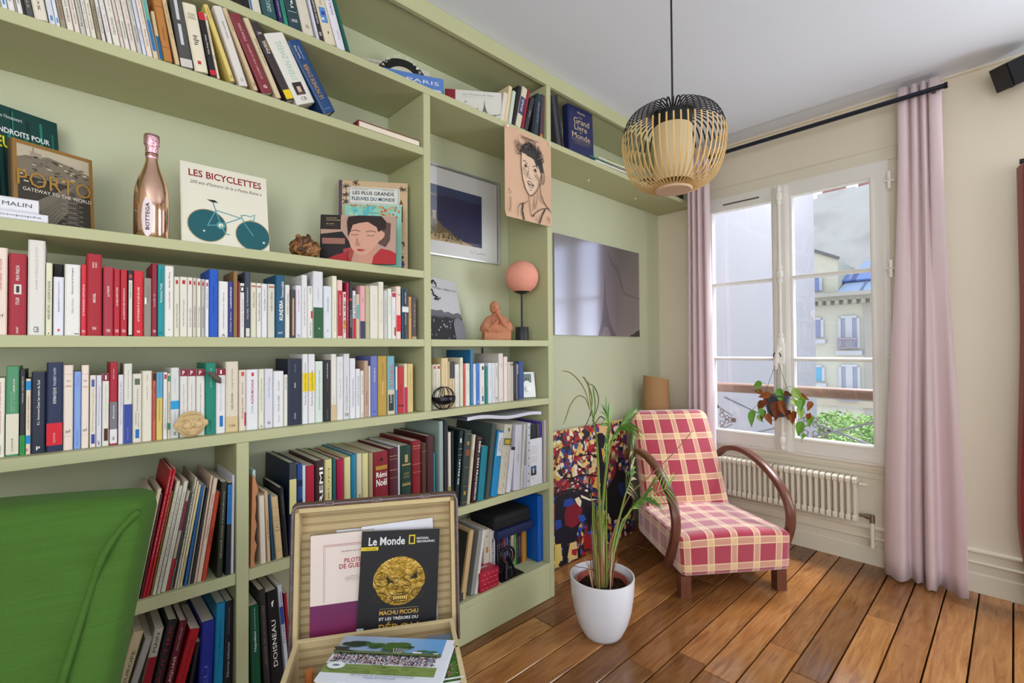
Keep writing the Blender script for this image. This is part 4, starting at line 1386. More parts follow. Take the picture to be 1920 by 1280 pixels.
specs = [(1285, 1347, '#dedbd8', 'Stefan Zweig', '#b43a4a'), (1358, 1443, '#ddd9cd', 'STEFAN ZWEIG', K), (1450, 1490, '#dccdc2', 'Zweig', K), (1497, 1557, '#dbd7ce', 'STEFAN ZWEIG', K), (1567, 1638, '#dbcfc6', 'Stefan Zweig', K),
         (1645, 1703, '#c2c0b6', 'STEFAN ZWEIG', K), (1710, 1753, '#d3d6e6', 'Les prodiges', '#2a3a7a'), (1760, 1830, '#dfd2c7', 'Stefan Zweig', K), (1838, 1908, '#dcccb4', '', K)]
r1 = []
for a, b, c, tx, tc_ in specs:
    yb = 57 + a * .3405
    op = dict(deg=-10.5, h=.178, t=[T(tx, .16, .42, tc_, .3), T('Le monde d’hier', .5, .92, '#8a857c', .22)] if tx else ())
    if a == 1838:
        op['b'] = [('#2a76b4', .12, .6, .1, .8), ('#5aa8a4', .6, 1.0, .1, .8)]
        op['n'] = 'blue-panelled'
    r1.append((a, b, yb - 25, None, yb, c, op))
sB = row(r1, ZS1, 1.706, 0, 0, 6.4, 'books on the leaning white row', 'on the top-left leaning row')
L_ = lambda a_, b_, y_, xt_, yt_, c_, **k: (a_, b_, y_, xt_, yt_, c_, k)
rows_ = [
    L_(892, 914, 340, 840, 60, '#c9b48c', n='blue-footed tan', b=[('#15628c', .0, .48)]),
    L_(917, 974, 345, 858, 20, '#b3773c', n='worn orange-brown', lab='worn orange-brown old book with frayed spine in the top-left leaning row', b=[('#8a5426', .2, .21), ('#8a5426', .8, .81)], t=[T('ZWEIG', .3, .5, '#6a4018', .2)], h=.19),
    L_(978, 1008, 362, 905, 20, '#cfb78a', h=.19, t=[T('LA CONFUSION', .4, .9, '#6a5a3a', .3)]),
    L_(1012, 1084, 380, 950, 20, '#4c4b4a', n='grey photo-spined', h=.2, b=[('#c9c6bd', .0, .12), ('#c4c8cc', .32, .62, .3, .6), ('#c4c8cc', .68, .98, .3, .6)]),
    L_(1090, 1168, 405, 1015, 10, '#ddd6be', hard=False, t=[T('STEFAN', .82, .86, '#7a7060', .5, .5, 0), T('ZWEIG', .77, .81, '#7a7060', .6, .5, 0)], b=[('#b43a3a', .11, .16, .3, .6)] + [('#3a3632', .40 + .03 * i, .415 + .03 * i, .3 + .05 * (i % 2), .6 + .08 * (i % 3)) for i in range(5)]),
    L_(1176, 1211, 425, 1102, 65, '#211f20', n='black red-tipped', b=[('#c22436', .88, 1), ('#c22436', .02, .1)], t=[T('Stefan Zweig à Vienne', .35, .65, WH, .36)]),
    L_(1214, 1245, 440, 1138, 75, '#d6ccb4', t=[T('S. Z.', .3, .36, K, .5, .5, 0), T('STEFAN ZWEIG', .5, .8, '#6a6250', .3)], b=[('#c98a7a', .9, .96, .2, .8)]),
    L_(1258, 1318, 450, 1105, 20, '#d6c270', n='yellow', t=[T('SOUVENIRS', .82, .95, '#a5701c', .3), T('CB', .04, .08, K, .4, .5, 0)]),
    L_(1335, 1400, 470, 1178, 0, '#d7d2cc', n='white leaning', t=[T('ZWEIG GARDER', .6, .82, '#6a655c', .2), T('CB', .06, .1, '#8a8a8a', .3, .5, 0)]),
    L_(1408, 1442, 490, 1225, 20, '#cbb692', n='tan leaning', t=[T('VOYAGE', .72, .9, '#7a5a3a', .3), T('CB', .05, .09, K, .5, .5, 0)]),
    L_(1455, 1528, 505, 1240, 0, '#7e2f38', n='maroon', hard=False, t=[T('LE COMBAT AVEC LE DÉMON', .18, .62, '#d9c0b8', .2), T('STEFAN ZWEIG', .66, .88, '#d9c0b8', .22), T('G', .06, .1, WH, .3, .5, 0, True)]),
    L_(1532, 1574, 520, 1340, 60, '#d0bf9f', n='beige leaning', t=[T('L’amour d’Érika Ewald', .42, .75, K, .36)]),
    L_(1582, 1645, 540, 1370, 90, '#3a3133', n='black yellow-footed', b=[('#e3c420', .02, .14)], t=[T('ZWEIG', .6, .76, WH, .36), T('Stefan', .64, .77, '#d6b848', .2, .75), ('Quarto', .84, .88, WH, .5, .5, 0)]),
    L_(1652, 1778, 570, 1436, 110, '#d9d8ce', n='thick white portrait', lab='thick white book with pale green lettering and small portrait, leaning beside the blue one', t=[T('STEFAN ZWEIG', .34, .88, '#9cc4ac', .3), T('CB', .05, .10, K, .3, .5, 0)], b=[('#3a2f30', .13, .31, .2, .75), ('#c9ab98', .17, .29, .36, .6), ('#33292a', .25, .30, .34, .62), ('#5a4a48', .13, .17, .3, .68)]),
    L_(1786, 1872, 590, 1562, 148, '#1f4373', n='strong blue', hard=True, lab='dark blue book with gold title leaning at the right end of the top-left row', t=[T('LE MONDE D’HIER', .2, .68, '#c99a3a', .34, .4), T('Stefan Zweig', .76, .93, WH, .16, .3), T('SOUVENIRS', .74, .92, '#c9d0dc', .1, .55)], b=[('#8aa0c0', .06, .065, .2, .7)]),
]
sC = row(rows_, ZS1, 1.698, 0, 0, 2.977, 'books on the leaning white row', 'on the top-left leaning row', depth=.15)
SECT.pop()
SECT.pop()
SECT[-1] = (SECT[-1][0], sA + sB + sC)

# --- second from top: leaning art guides at the top edge of the picture
ZS2 = 2.434
rows_ = [
    L_(95, 200, 60, None, 0, '#1d1c1e', deg=-12, h=.2),
    L_(208, 352, 120, None, 0, '#d6cfc0', deg=-12, h=.2, b=[('#2f6fa8', .0, 1, 0, .2)], n='blue-edged cream'),
    L_(372, 556, 200, None, 0, '#2f5658', deg=-12, h=.2, hard=True, t=[T('GREC', .1, .3, '#b9cfcf', .3)], n='slate teal'),
    L_(563, 624, 235, None, 0, '#35245c', deg=-12, h=.19, t=[T('HISTOIRE', .12, .4, '#c9bfdc', .3)]),
    L_(630, 692, 255, None, 0, '#2f8a70', deg=-12, h=.2, t=[T('EUROPE', .2, .5, '#1d5a4a', .3)]),
    L_(696, 872, 330, None, 0, '#27424a', deg=-13, h=.24, hard=False, n='dark slate', t=[T('l’archéologie', .3, .95, WH, .32, .6, 90, True), T('LAROUSSE', .1, .14, WH, .5, .5, 0)], b=[(WH, .24, .244, .1, .9)]),
    L_(876, 1024, 400, None, 0, '#d3ccbb', deg=-14, h=.22, t=[T('MIB', .1, .16, '#8a8470', .3, .5, 0)]),
    L_(1042, 1078, 430, None, 0, '#cfd2e0', deg=-15, h=.22),
    L_(1080, 1138, 450, None, 0, '#343131', deg=-15, h=.21, t=[T('MUSEO GUGGENHEIM BILBAO', .3, .98, WH, .4), T('BS', .1, .16, WH, .5, .5, 0)]),
    L_(1160, 1308, 520, None, 0, '#d9cfb4', deg=-16, h=.22, t=[T('FACTUM', .62, .85, '#8a7f6a', .26)], b=[('#5a8ac4', .34, .58, .15, .8), ('#c9d6e4', .38, .42, .2, .5), ('#2f4a9c', .46, .52, .3, .7), ('#333333', .17, .21, .45, .6)]),
    L_(1312, 1422, 580, None, 0, '#dcdbe2', deg=-17, h=.24, t=[T('GAUDI', .5, .82, '#6a5a9a', .3), T('Taschen', .14, .28, '#8a8a8a', .2)]),
    L_(1426, 1470, 600, None, 0, '#10584c', deg=-18, h=.27, hard=True, n='deep green', t=[T('ATLAS DE PARIS', .3, .8, '#3a8a7a', .3)]),
]
row(rows_, ZS2, 1.712, 440, 0, 6.857, 'guides leaning on the highest shelf', 'on the highest shelf', depth=.14)

# right part of the same shelf: eight books leaning against the upright
rows_ = [
    L_(1272, 1300, 540, 1300, 345, '#d6cfbf', hard=False, d=.16),
    L_(1300, 1325, 548, 1335, 300, '#d8c7a0', n='torn straw yellow', d=.2),
    L_(1330, 1355, 560, 1362, 335, '#c4cdbd', d=.16),
    L_(1352, 1378, 570, 1398, 300, '#232226', d=.16, hard=True),
    L_(1380, 1418, 580, 1432, 305, '#cfcab0', d=.15, n='purple-banded cream', b=[('#4a3f68', .32, .75)], t=[T('ESCALES', .4, .7, WH, .34)]),
    L_(1422, 1440, 590, 1466, 330, '#8f2430', d=.15),
    L_(1443, 1485, 600, 1492, 380, '#38363a', d=.14, t=[T('KANSAS', .4, .6, '#b9b9b9', .3)]),
    L_(1488, 1508, 610, 1512, 370, '#1f2526', d=.14),
    L_(1512, 1548, 620, 1536, 355, '#2c3a48', d=.15, t=[T('Une brève HISTOIRE', .3, .8, '#aab6c4', .26)]),
    L_(1550, 1572, 635, 1562, 360, '#4a4248', d=.14, b=[('#c98a3a', 0, .08)]),
    L_(1572, 1585, 640, 1580, 375, '#6a3a38', d=.13, n='chestnut'),
]
row(rows_, ZS2, 1.71, 600, 80, 3.765, 'books leaning on the upright at the top', 'above the portrait drawing', depth=.14)
rows_ = [
    L_(172, 196, 640, 128, 290, '#3c3a42', d=.2, n='dark grey', lab='dark grey book leaning just right of the upright above the portrait drawing'),
    L_(202, 217, 650, 153, 290, '#26252c', d=.2, lab='black slim book leaning against the dark grey one near the big blue book'),
]
row(rows_, ZS2, 1.71, 1000, 100, 3.765, 'two dark books beside the big blue book', '', depth=.2, hard=True)
SECT.pop()

# --- magazines behind the green armchair
Z4 = .609
rows_ = [
    L_(176, 206, 820, 285, 235, '#c3b8a0', t=[T('POUR LA LIBERTE DE LA PRESSE REPORTERS SANS FRONTIERES', .3, .85, K, .4)]),
    L_(208, 236, 828, 337, 222, '#c9bc9e', t=[T('LES CAHIERS', .5, .8, '#6a6050', .3)]),
    L_(238, 254, 815, 352, 250, '#5a1f28', n='maroon thin'),
    L_(250, 271, 818, 402, 118, '#b01524', n='red', t=[T('TELERAMA HORS SERIE', .3, .95, '#d9a0a0', .26)]),
    L_(273, 293, 810, 424, 112, '#b51828', n='red', t=[T('TELERAMA HORS SERIE', .3, .95, '#d9a0a0', .26)]),
    L_(294, 303, 805, 412, 235, '#8a6a20'),
    L_(305, 327, 806, 441, 180, '#cfc8b2', t=[T('CONNAISSANCE DES ARTS', .1, .9, '#8a8474', .3)]),
    L_(329, 349, 803, 456, 205, '#c4c2b4', t=[T('Géo  Méditerranée', .1, .9, K, .24)]),
    L_(351, 378, 799, 481, 180, '#cdc8b6', t=[T('BEAUX ARTS SERIE', .3, .9, '#8a8474', .24)]),
    L_(381, 399, 784, 498, 235, '#a9a18c', n='red-footed beige', b=[('#a51a2a', .0, .32), ('#7a2f40', .6, .9)]),
    L_(401, 418, 775, 515, 240, '#3f3d3a', n='charcoal', t=[T('POLITIQUE', .02, .3, '#b9b5a8', .5)]),
    L_(421, 435, 783, 540, 160, '#c0bba6', t=[T('L’HISTOIRE', .3, .9, K, .4)]),
    L_(437, 449, 782, 552, 180, '#cbc4ac'),
    L_(451, 468, 779, 562, 200, '#d3c490', n='straw', t=[T('GEO VOYAGE', .05, .3, '#6a5a20', .4)]),
    L_(471, 494, 774, 572, 198, '#1f5f9c', n='blue', t=[T('FRANCE DE BRAUDEL', .1, .9, '#0f3a68', .3)]),
    L_(497, 507, 770, 590, 205, '#9a9488'),
    L_(510, 527, 764, 606, 215, '#2f2f32', n='black'),
    L_(529, 545, 747, 624, 152, '#cdb39c', n='rosy tan'),
    L_(548, 574, 733, 642, 165, '#cfb9a4', n='rosy beige', t=[T('PREMIÈRES COULEURS', .42, .72, '#3a2a24', .36), T('PARIS', .74, .85, '#b43a2a', .36)]),
    L_(579, 604, 703, 655, 240, '#b43c1f', n='orange', t=[T('L’ÉVÈNEMENT', .38, .6, '#3a1a10', .6)]),
]
row(rows_, Z4, 1.722, 180, 840, 2.9102, 'magazines on the shelf behind the green armchair', 'behind the green armchair', depth=.21, name='magazine', cat='magazine', noun='magazine')
rows_ = [
    L_(658, 690, 695, 686, 185, '#2c3022', t=[T('Quand nous reviendrons', .2, .9, '#b9b59c', .3)], n='camouflage green', lab='dark camouflage-green book near the right end of the shelf behind the green armchair', name='book', cat='book'),
    L_(706, 732, 685, 719, 190, '#1b2028', n='blue-topped black', b=[('#2a6fb0', .55, .98)], t=[T('L’Âge de fer', .6, .95, '#123a68', .4)], lab='black book with a blue upper spine, third from the upright behind the green armchair', name='book', cat='book'),
    L_(736, 751, 688, 743, 147, '#d3d3dc', n='white end', lab='slim white magazine at the right end beside the upright, behind the green armchair'),
]
row(rows_, Z4, 1.712, 180, 840, 2.9102, 'magazines on the shelf behind the green armchair', '', depth=.23, name='magazine', cat='magazine', noun='magazine')
SECT.pop()
bm_ = []
for i in range(9):
    x = -.02 + i * .0155
    c = ['#b9b3a4', '#8f8a80', '#c4c0b6', '#6a625c'][i % 4]
    o = mkbook(.013, .268 + .008 * sin(i * 2.1), .2, c, False, 'magazine')
    o.location = (x, 1.75, Z4 + .0006)
    tag(o, 'grey-edged magazine half hidden behind the top edge of the green armchair', 'magazine', 'half-hidden magazines behind the armchair')

# --- big books bottom left
ZB = .185
rows_ = [
    L_(60, 98, 1280, 150, 1080, '#8a8478', n='grey'),
    L_(104, 186, 1280, 190, 1000, '#c4b58f', n='cream boxed', hard=True, t=[T('L’EUROPE', .55, .85, K, .28, .62)], lab='cream boxed volume with large black lettering beside the green armchair'),
    L_(190, 240, 1280, 268, 1040, '#a5a39c', n='light grey'),
    L_(248, 306, 1280, 318, 985, '#b9b4a4', n='white, red and black', lab='book with white, red and black spine bands on the lowest shelf by the green armchair', b=[('#8f1a2a', .5, .76), ('#16161a', .0, .3)], t=[T('MAIN', .8, .96, K, .4), T('DU CO', .34, .48, K, .4)]),
    L_(310, 372, 1280, 392, 940, '#17151a', n='black red-lettered', hard=True, t=[T('GAULTIER', .4, .96, '#9a1c22', .3)]),
    L_(376, 426, 1280, 455, 945, '#5c1423', n='dark red', hard=True, t=[T('PARIS MALAQUAIS', .2, .7, '#d9cfc4', .34), T('Jean-Claude', .75, .95, '#d9cfc4', .16)]),
    L_(432, 500, 1280, 512, 988, '#a8101c', n='bright red', hard=False, t=[T('L’ÉTAT DE LA FRANCE', .3, .9, '#6a0a14', .3)]),
    L_(505, 538, 1280, 545, 1060, '#1a1518', n='black'),
    L_(541, 637, 1280, 558, 960, '#1d2a8a', n='royal blue', hard=True, t=[T('BLEU', .1, .55, '#5a66b8', .3)]),
    L_(640, 695, 1280, 655, 850, '#0f7ba4', n='cyan', hard=True, t=[T('Un an d’expressions', .45, .85, '#0a4f74', .26)]),
    L_(702, 752, 1280, 714, 838, '#171a26', n='near-black', hard=True, t=[T('Rêveries italiennes', .3, .62, '#c9c9cf', .26), T('Dominique Fernandez', .7, .95, '#9a9aa4', .12)]),
]
row(rows_, ZB, 1.726, 180, 840, 2.9102, 'big books on the lowest left shelf', 'low beside the green armchair', depth=.24, hard=False)

# --- lowest shelf between upright and suitcase
rows_ = [
    L_(100, 166, 1280, 87, 825, '#0d4a30', n='dark green', hard=True, t=[T('Napoléon', .5, .72, WH, .3), T('Jacques-Olivier Boudon', .74, .98, '#a9c4b4', .18)]),
    L_(168, 214, 1280, 137, 730, '#2a2624', n='dark brown', hard=True, t=[T('LAROUSSE DES MYTHOLOGIES', .25, .85, '#7a746c', .34)]),
    L_(216, 300, 1280, 186, 740, '#111113', n='black', hard=True, t=[T('DOISNEAU', .22, .7, WH, .36), ('f', .84, .9, WH, .25, .5, 0, True)]),
    L_(304, 334, 1280, 250, 700, '#c4c6d0', n='white and blue', lab='white and blue spine peeping out left of the suitcase lid on the lowest shelf', t=[T('Manhattan', .7, .93, '#2a3a8a', .5), T('SYLVAIN', .4, .6, '#2a3a8a', .5)], b=[('#27458f', .6, .78, .0, .9)]),
    L_(336, 352, 1280, 296, 745, '#9a1824', n='red'),
]
row(rows_, ZB, 1.72, 440, 880, 3.2, 'books on the lowest shelf left of the suitcase', 'low left of the suitcase', depth=.24)

# --- shelf behind the suitcase lid
rows_ = [
    L_(166, 214, 1200, 150, 640, '#d9d0bf', n='white-edged', hard=False, d=.2, lab='thin white-edged booklet beside the torn brown folder'),
    L_(216, 249, 1160, 192, 605, '#c9a882', n='tan', t=[T('Le Roumain', .32, .6, K, .36)], d=.14),
    L_(252, 274, 1125, 222, 630, '#1d4a6a', n='dark blue', d=.14),
    L_(288, 344, 1130, 246, 650, '#cdb083', n='sand', d=.14, t=[('Les', .65, .67, K, .3, .5, 0), ('premiers', .6, .62, K, .6, .5, 0), ('temps de', .55, .57, K, .6, .5, 0), ('l’Ile', .5, .52, K, .4, .5, 0), ('Seuil', .45, .47, K, .6, .5, 0)], b=[('#6a5230', .82, .824, .05, .95), ('#6a5230', .13, .134, .05, .95)]),
    L_(350, 388, 1110, 310, 575, '#17191c', n='black', hard=True, d=.18, t=[T('VICTOR HUGO', .62, .9, '#77777c', .24)]),
    (392, 450, 620, None, 375, '#1d2740', dict(n='yellow-labelled', hard=True, d=.26, lab='large dark album with a pale yellow spine label left of the suitcase lid', b=[('#d0c988', .45, .82), ('#3b3e44', .82, 1)])),
    (453, 496, 500, None, 385, '#1c3f80', dict(n='marbled blue', hard=True, d=.26, b=[('#0d1e4a', .5, .6), ('#0d1e4a', .75, .82)])),
    (499, 525, 500, None, 395, '#bfd0d8', dict(d=.26)),
    (528, 596, 500, None, 400, '#a81a34', dict(n='crimson', d=.27, b=[('#7a1024', 0, 1, .3, .36), ('#7a1024', 0, 1, .62, .68)])),
    (602, 674, 500, None, 360, '#3a2826', dict(n='dark brown', hard=True, d=.28, t=[T('REMI', .5, .92, WH, .4, .62, 90, True)])),
    (677, 737, 500, None, 350, '#cfc78a', dict(hard=True, d=.28, t=[T('ALBUM', .3, .9, '#8a8450', .2)])),
    (741, 767, 500, None, 345, '#1f5a5c', dict(n='dark teal', hard=True, d=.28)),
    (771, 829, 500, None, 348, '#a11440', dict(n='raspberry', hard=True, d=.28, b=[('#6a0a28', 0, 1, .5, .56)])),
    (833, 886, 500, None, 330, '#d0c98f', dict(hard=True, d=.28)),
    (888, 929, 495, None, 308, '#187a9c', dict(n='cyan blue', hard=True, d=.28, b=[('#0d5470', 0, 1, .3, .36)])),
    (932, 974, 490, None, 300, '#c9c4aa', dict(hard=True, d=.28, t=[T('Noël', .3, .5, K, .4)])),
    (977, 1027, 490, None, 300, '#d0c890', dict(hard=True, d=.28)),
    (1030, 1064, 485, None, 295, '#a08f6c', dict(n='khaki', hard=True, d=.28)),
    (1068, 1190, 480, None, 292, '#7e1424', dict(n='handwritten dark red', hard=True, d=.28, lab='dark red album with white handwriting and a gold band on its spine', t=[('Rémi', .67, .74, WH, .7, .5, 0, True), ('Noël', .56, .65, WH, .7, .5, 0, True)], b=[('#a8842c', .77, .82, .1, .9), ('#2a0a0c', .88, .92, .4, .6)])),
    (1193, 1264, 475, None, 262, '#4b1522', dict(n='gold-ruled maroon', hard=True, d=.28, b=[('#c9a070', .9, .905), ('#c9a070', .86, .863), ('#c9a070', .72, .725), ('#c9a070', .62, .623)])),
    (1266, 1280, 470, None, 232, '#c9cad4', dict(d=.25)),
    (1283, 1374, 465, None, 240, '#12352a', dict(n='dark green', hard=True, d=.28, t=[('ALBUM', .62, .65, '#a8945a', .45, .5, 0, False), ('PHOTOS', .575, .605, '#a8945a', .5, .5, 0, False)], b=[('#a8945a', .74, .76, .1, .9), ('#a8945a', .78, .88, .35, .65), ('#a8945a', .48, .5, .1, .9), ('#a8945a', .51, .515, .1, .9)])),
    (1377, 1448, 460, None, 200, '#7c1220', dict(n='gold-ruled red', hard=True, d=.28, b=[('#c9a070', .93, .935), ('#c9a070', .9, .903), ('#c9a070', .7, .704), ('#c9a070', .6, .603)])),
    (1452, 1490, 455, None, 215, '#4b2c24', dict(n='dark chestnut', hard=True, d=.28, b=[('#a8844a', .88, .885)])),
    (1494, 1549, 450, None, 160, '#451c20', dict(n='tall leather maroon', hard=True, d=.29)),
]
row(rows_, Z4, 1.722, 450, 780, 4.2675, 'albums on the shelf behind the suitcase', 'behind the suitcase lid', depth=.2, name='photo_album', cat='album', noun='album')
for o, *_ in SECT[-1][1][:5]:
    o.name = 'book'
    o['category'] = 'book'
SECT[-1] = (SECT[-1][0], SECT[-1][1])

# --- right half of that shelf: binders, albums, papers leaning right
Y4 = 1.716
rows_ = [
    (205, 215, 640, None, 420, '#3a8fa8', dict(n='ringed blue', name='binder', cat='binder', d=.25)),
    (262, 312, 620, None, 60, '#8da09a', dict(n='marbled grey', name='binder', cat='binder', noun='binder', hard=True, d=.27, lab='large grey-green marbled binder standing behind the suitcase corner')),
    (322, 348, 620, None, 52, '#2c2c30', dict(d=.27, hard=True)),
    (352, 366, 620, None, 60, '#33333a', dict(d=.27, hard=True)),
    (370, 400, 600, None, 185, '#cfcbb8', dict(d=.2, b=[('#8a8c3a', 0, .3)])),
    (404, 434, 620, None, 170, '#1f2023', dict(d=.22, hard=True)),
    L_(440, 490, 900, 492, 165, '#12262c', n='handwritten blue-black', hard=True, d=.27, t=[T('R', .84, .9, WH, .5, .5, 0, True), T('LETTRE DE', .3, .62, WH, .3, .5, -90, True)], b=[('#a8a48a', .68, .685), ('#a8a48a', .76, .765)]),
    L_(500, 575, 1110, 566, 160, '#2c3a38', n='gilt dark green', hard=True, d=.27, lab='tall dark green binder with gilt ornaments, beside the top corner of the suitcase lid', b=[('#a8884a', .95, .955, .1, .9), ('#b08a3a', .8, .85, .3, .65), ('#8a4a2a', .66, .74, .2, .8), ('#b08a3a', .14, .19, .3, .65), ('#a8884a', .04, .045, .1, .9), ('#a8884a', .5, .505, .2, .8), ('#a8884a', .25, .255, .2, .8)]),
    L_(580, 612, 1040, 655, 212, '#c9c2a6', d=.2, n='cream', t=[T('Paola', .68, .78, K, .4)]),
    L_(624, 682, 1035, 702, 225, '#35131c', n='handwritten maroon', hard=True, d=.24, t=[T('REMI - SAN FRANCISCO', .04, .92, WH, .34, .55, -90, True)], b=[('#a88a7a', .96, .965)]),
    L_(700, 772, 1030, 758, 345, '#0d7a8c', n='turquoise', d=.2, lab='turquoise card folder leaning between the maroon album and the grey one', name='folder', cat='folder'),
    L_(785, 832, 1000, 878, 90, '#44504e', n='grey-green', hard=True, d=.28),
    L_(848, 922, 980, 938, 170, '#1b86bc', n='bright blue', hard=True, d=.27, lab='bright blue binder with a white spine label among the leaning albums', b=[('#d6dae0', .62, .98, .1, .9)], t=[T('PARC NATUREL', .66, .9, K, .2, .65, -90), T('VERCORS', .7, .86, K, .2, .4, -90)], name='binder', cat='binder'),
    L_(930, 1020, 935, 1020, 92, '#c9c3b2', n='ornamental cream', hard=True, d=.27, b=[('#6a6a3c', .7, .8), ('#c9a83c', .72, .78, .15, .85), ('#2f6a50', .9, .95, .4, .65)] + [('#b09a6a', .1 + .15 * i, .15 + .15 * i, .45, .6) for i in range(4)] + [('#a59a80', .08 + .15 * i, .084 + .15 * i) for i in range(5)], lab='cream album with an ornamental spine between the blue binder and white papers'),
    L_(1026, 1078, 940, 1086, 350, '#d6d6df', n='black-capped white', d=.2, b=[('#33333a', .93, 1)]),
    L_(1112, 1192, 838, 1140, 100, '#cdccd8', n='lilac-white', d=.22, t=[T('STRATEGIE', .42, .55, K, .14), T('Dossier de presse', .6, .75, K, .1)]),
    L_(1196, 1218, 832, 1238, 90, '#cbc6ba', d=.22),
    L_(1232, 1258, 812, 1240, 562, '#c0bcd0', d=.1),
    L_(1266, 1302, 785, 1276, 80, '#c4c6cc', n='perforated', d=.22, lab='perforated clear binding strip standing left of the printed white booklet', b=[('#2a2a2e', .08 + .12 * i, .1 + .12 * i, .3, .6) for i in range(8)]),
    (1322, 1388, 640, None, 95, '#26262b', dict(dY=.02, d=.17, hard=True)),
    (1392, 1416, 640, None, 95, '#4a4a50', dict(dY=.02, d=.17)),
    (1420, 1442, 640, None, 60, '#5040a0', dict(n='violet', dY=.02, d=.17)),
    L_(1458, 1498, 755, 1462, 50, '#b5aba8', n='rosy grey', d=.016),
]
row(rows_, Z4, Y4, 780, 780, 6.096, 'albums and papers leaning at the right', 'right of the suitcase corner', depth=.24, name='album', cat='album', noun='album')

for ph, it in SECT:
    xs = [a[0].location.x for a in it]
    z = it[0][0].location.z
    xm = sum(xs) / len(xs)
    if z > 2.3:
        lo, hi = (XL, UC[0]) if xm < UC[0] else (UC[1], W)
    elif z > 1.02 - .0 and z > 1.0:
        lo, hi = (XL, UB[0]) if xm < UB[0] else (UB[1], UC[0])
    else:
        lo, hi = (XL, UA[0]) if xm < UA[0] else (UA[1], UC[0])
    spread(it, lo, hi)
    label_section(ph, it)


# ------------------------------------------------------------ books that show their covers, and the things on the shelves
def proj(P):
    d = Vector(P) - Vector((0, 0, H0))
    t = d.dot(fw)
    return 960 + FPX * d.dot(RT) / t, 640 - FPX * d.dot(UP) / t


def facing(name, label, cat, u0, u1, vm, vt, Y0, z, lean, rz, thick, col, hard=True, group=None):
    """a book seen from its front cover; base-left corner at column u0 on depth Y0, base-right at u1, top-left at row vt"""
    p = PY(u0, vm, Y0)
    d = ray(u1, vm)
    dx, dy = cos(radians(rz)), sin(radians(rz))
    # p + w*(dx,dy) = t*d
    w_ = (p.y * d.x - p.x * d.y) / (dx * d.y - dy * d.x)
    la, ra = radians(lean), radians(rz)
    ax = Vector((-sin(ra) * sin(la), cos(ra) * sin(la), cos(la)))
    zb = z + .0006 + thick * sin(la)
    a, b = .02, .9
    for _ in range(30):
        h = (a + b) / 2
        if proj(Vector((p.x, p.y, zb)) + ax * h)[1] > vt:
            a = h
        else:
            b = h
    c, pg = book_mesh(thick, h, w_, col, hard)
    for me in (c, pg):
        for v in me.vertices:
            v.co = (v.co.y, v.co.x, v.co.z)
        me.flip_normals()
    o = link(name, c, None, (p.x, p.y, zb))
    link('page_block', pg, o)
    o.rotation_euler = (-la, 0, ra)
    tag(o, label, cat, group)
    return o, w_, h


ZR1 = SH['r1'][1]
G1 = 'books standing with covers showing on the bottle shelf'
# forest book
o, w_, h_ = facing('book', 'dark teal forest-cover book at the far left, behind the brown city book', 'book', -70, 123, 300, 166, 1.825, ZR1, 8, 24, .016, '#12302e', group=G1)
P = Print(w_, h_)
rf = random.Random(2)
P.rect('#17403c', .0, .0, 1, 1)
for i in range(26):
    x = rf.uniform(0, .96)
    P.rect(rf.choice(['#0d2423', '#1a6a5e', '#1f7d6c', '#0f3330', '#0a1b1c']), x, rf.uniform(0, .3), x + rf.uniform(.01, .05), rf.uniform(.6, .98))
P.text('#e8ecea', 'LES 100 ENDROITS POUR', .08, .775, .90, .82, bold=True)
P.text('#e3d92a', 'AILLEURS', .08, .65, .64, .745, bold=True)
P.text('#cfd6d2', 'Pauline Nousseart', .3, .9, .62, .93)
P.obj('cover_print', o)
# city book
o, w_, h_ = facing('book', 'brown-bordered book with a sepia view of a riverside city and gold title', 'book', 28, 179, 340, 257, 1.80, ZR1, 5, 22, .022, '#54422a', group=G1)
P = Print(w_, h_)
P.rect('#8f6a34', 0, 0, 1, 1).rect('#3b362f', .05, .0, .95, .955).rect('#b9ad96', .05, .78, .95, .955)
P.poly('#7a705f', [(.05, .80), (.15, .84), (.3, .85), (.42, .88), (.55, .86), (.75, .83), (.95, .78), (.95, .6), (.05, .6)])
P.poly('#9c9180', [(.2, .84), (.2, .90), (.34, .895), (.34, .84)])
P.line('#55493a', [(.24, .89), (.24, .95)], .008)
for i in range(90):
    x, y = rf.uniform(.06, .9), rf.uniform(.5, .84)
    P.rect(rf.choice(['#5a5246', '#8a8070', '#a89d88', '#3f3930', '#6e6556', '#c2b9a6']), x, y, x + rf.uniform(.02, .06), y + rf.uniform(.008, .02))
P.poly('#6f675a', [(.05, .2), (.8, .66), (.92, .66), (.95, .6), (.4, .0), (.05, .0)])
for i in range(9):
    P.line('#494238', [(.06 + .08 * i, .0 + .02 * i), (.84 + .01 * i, .655 - .005 * i)], .006)
P.poly('#4a443b', [(.62, 0), (.66, .52), (.74, .52), (.78, 0)])
for i in range(8):
    P.line('#8d8371', [(.56, .06 * i), (.84, .06 * i + .06)], .006).line('#8d8371', [(.84, .06 * i), (.56, .06 * i + .06)], .006)
P.text('#a37c34', 'PORTO', .04, .48, .96, .66, bold=False)
P.text('#e6dfce', 'GATEWAY TO THE WORLD', .1, .425, .96, .465)
P.text('#6a5f4e', 'LOGNER', .4, .02, .85, .08)
P.obj('cover_print', o)
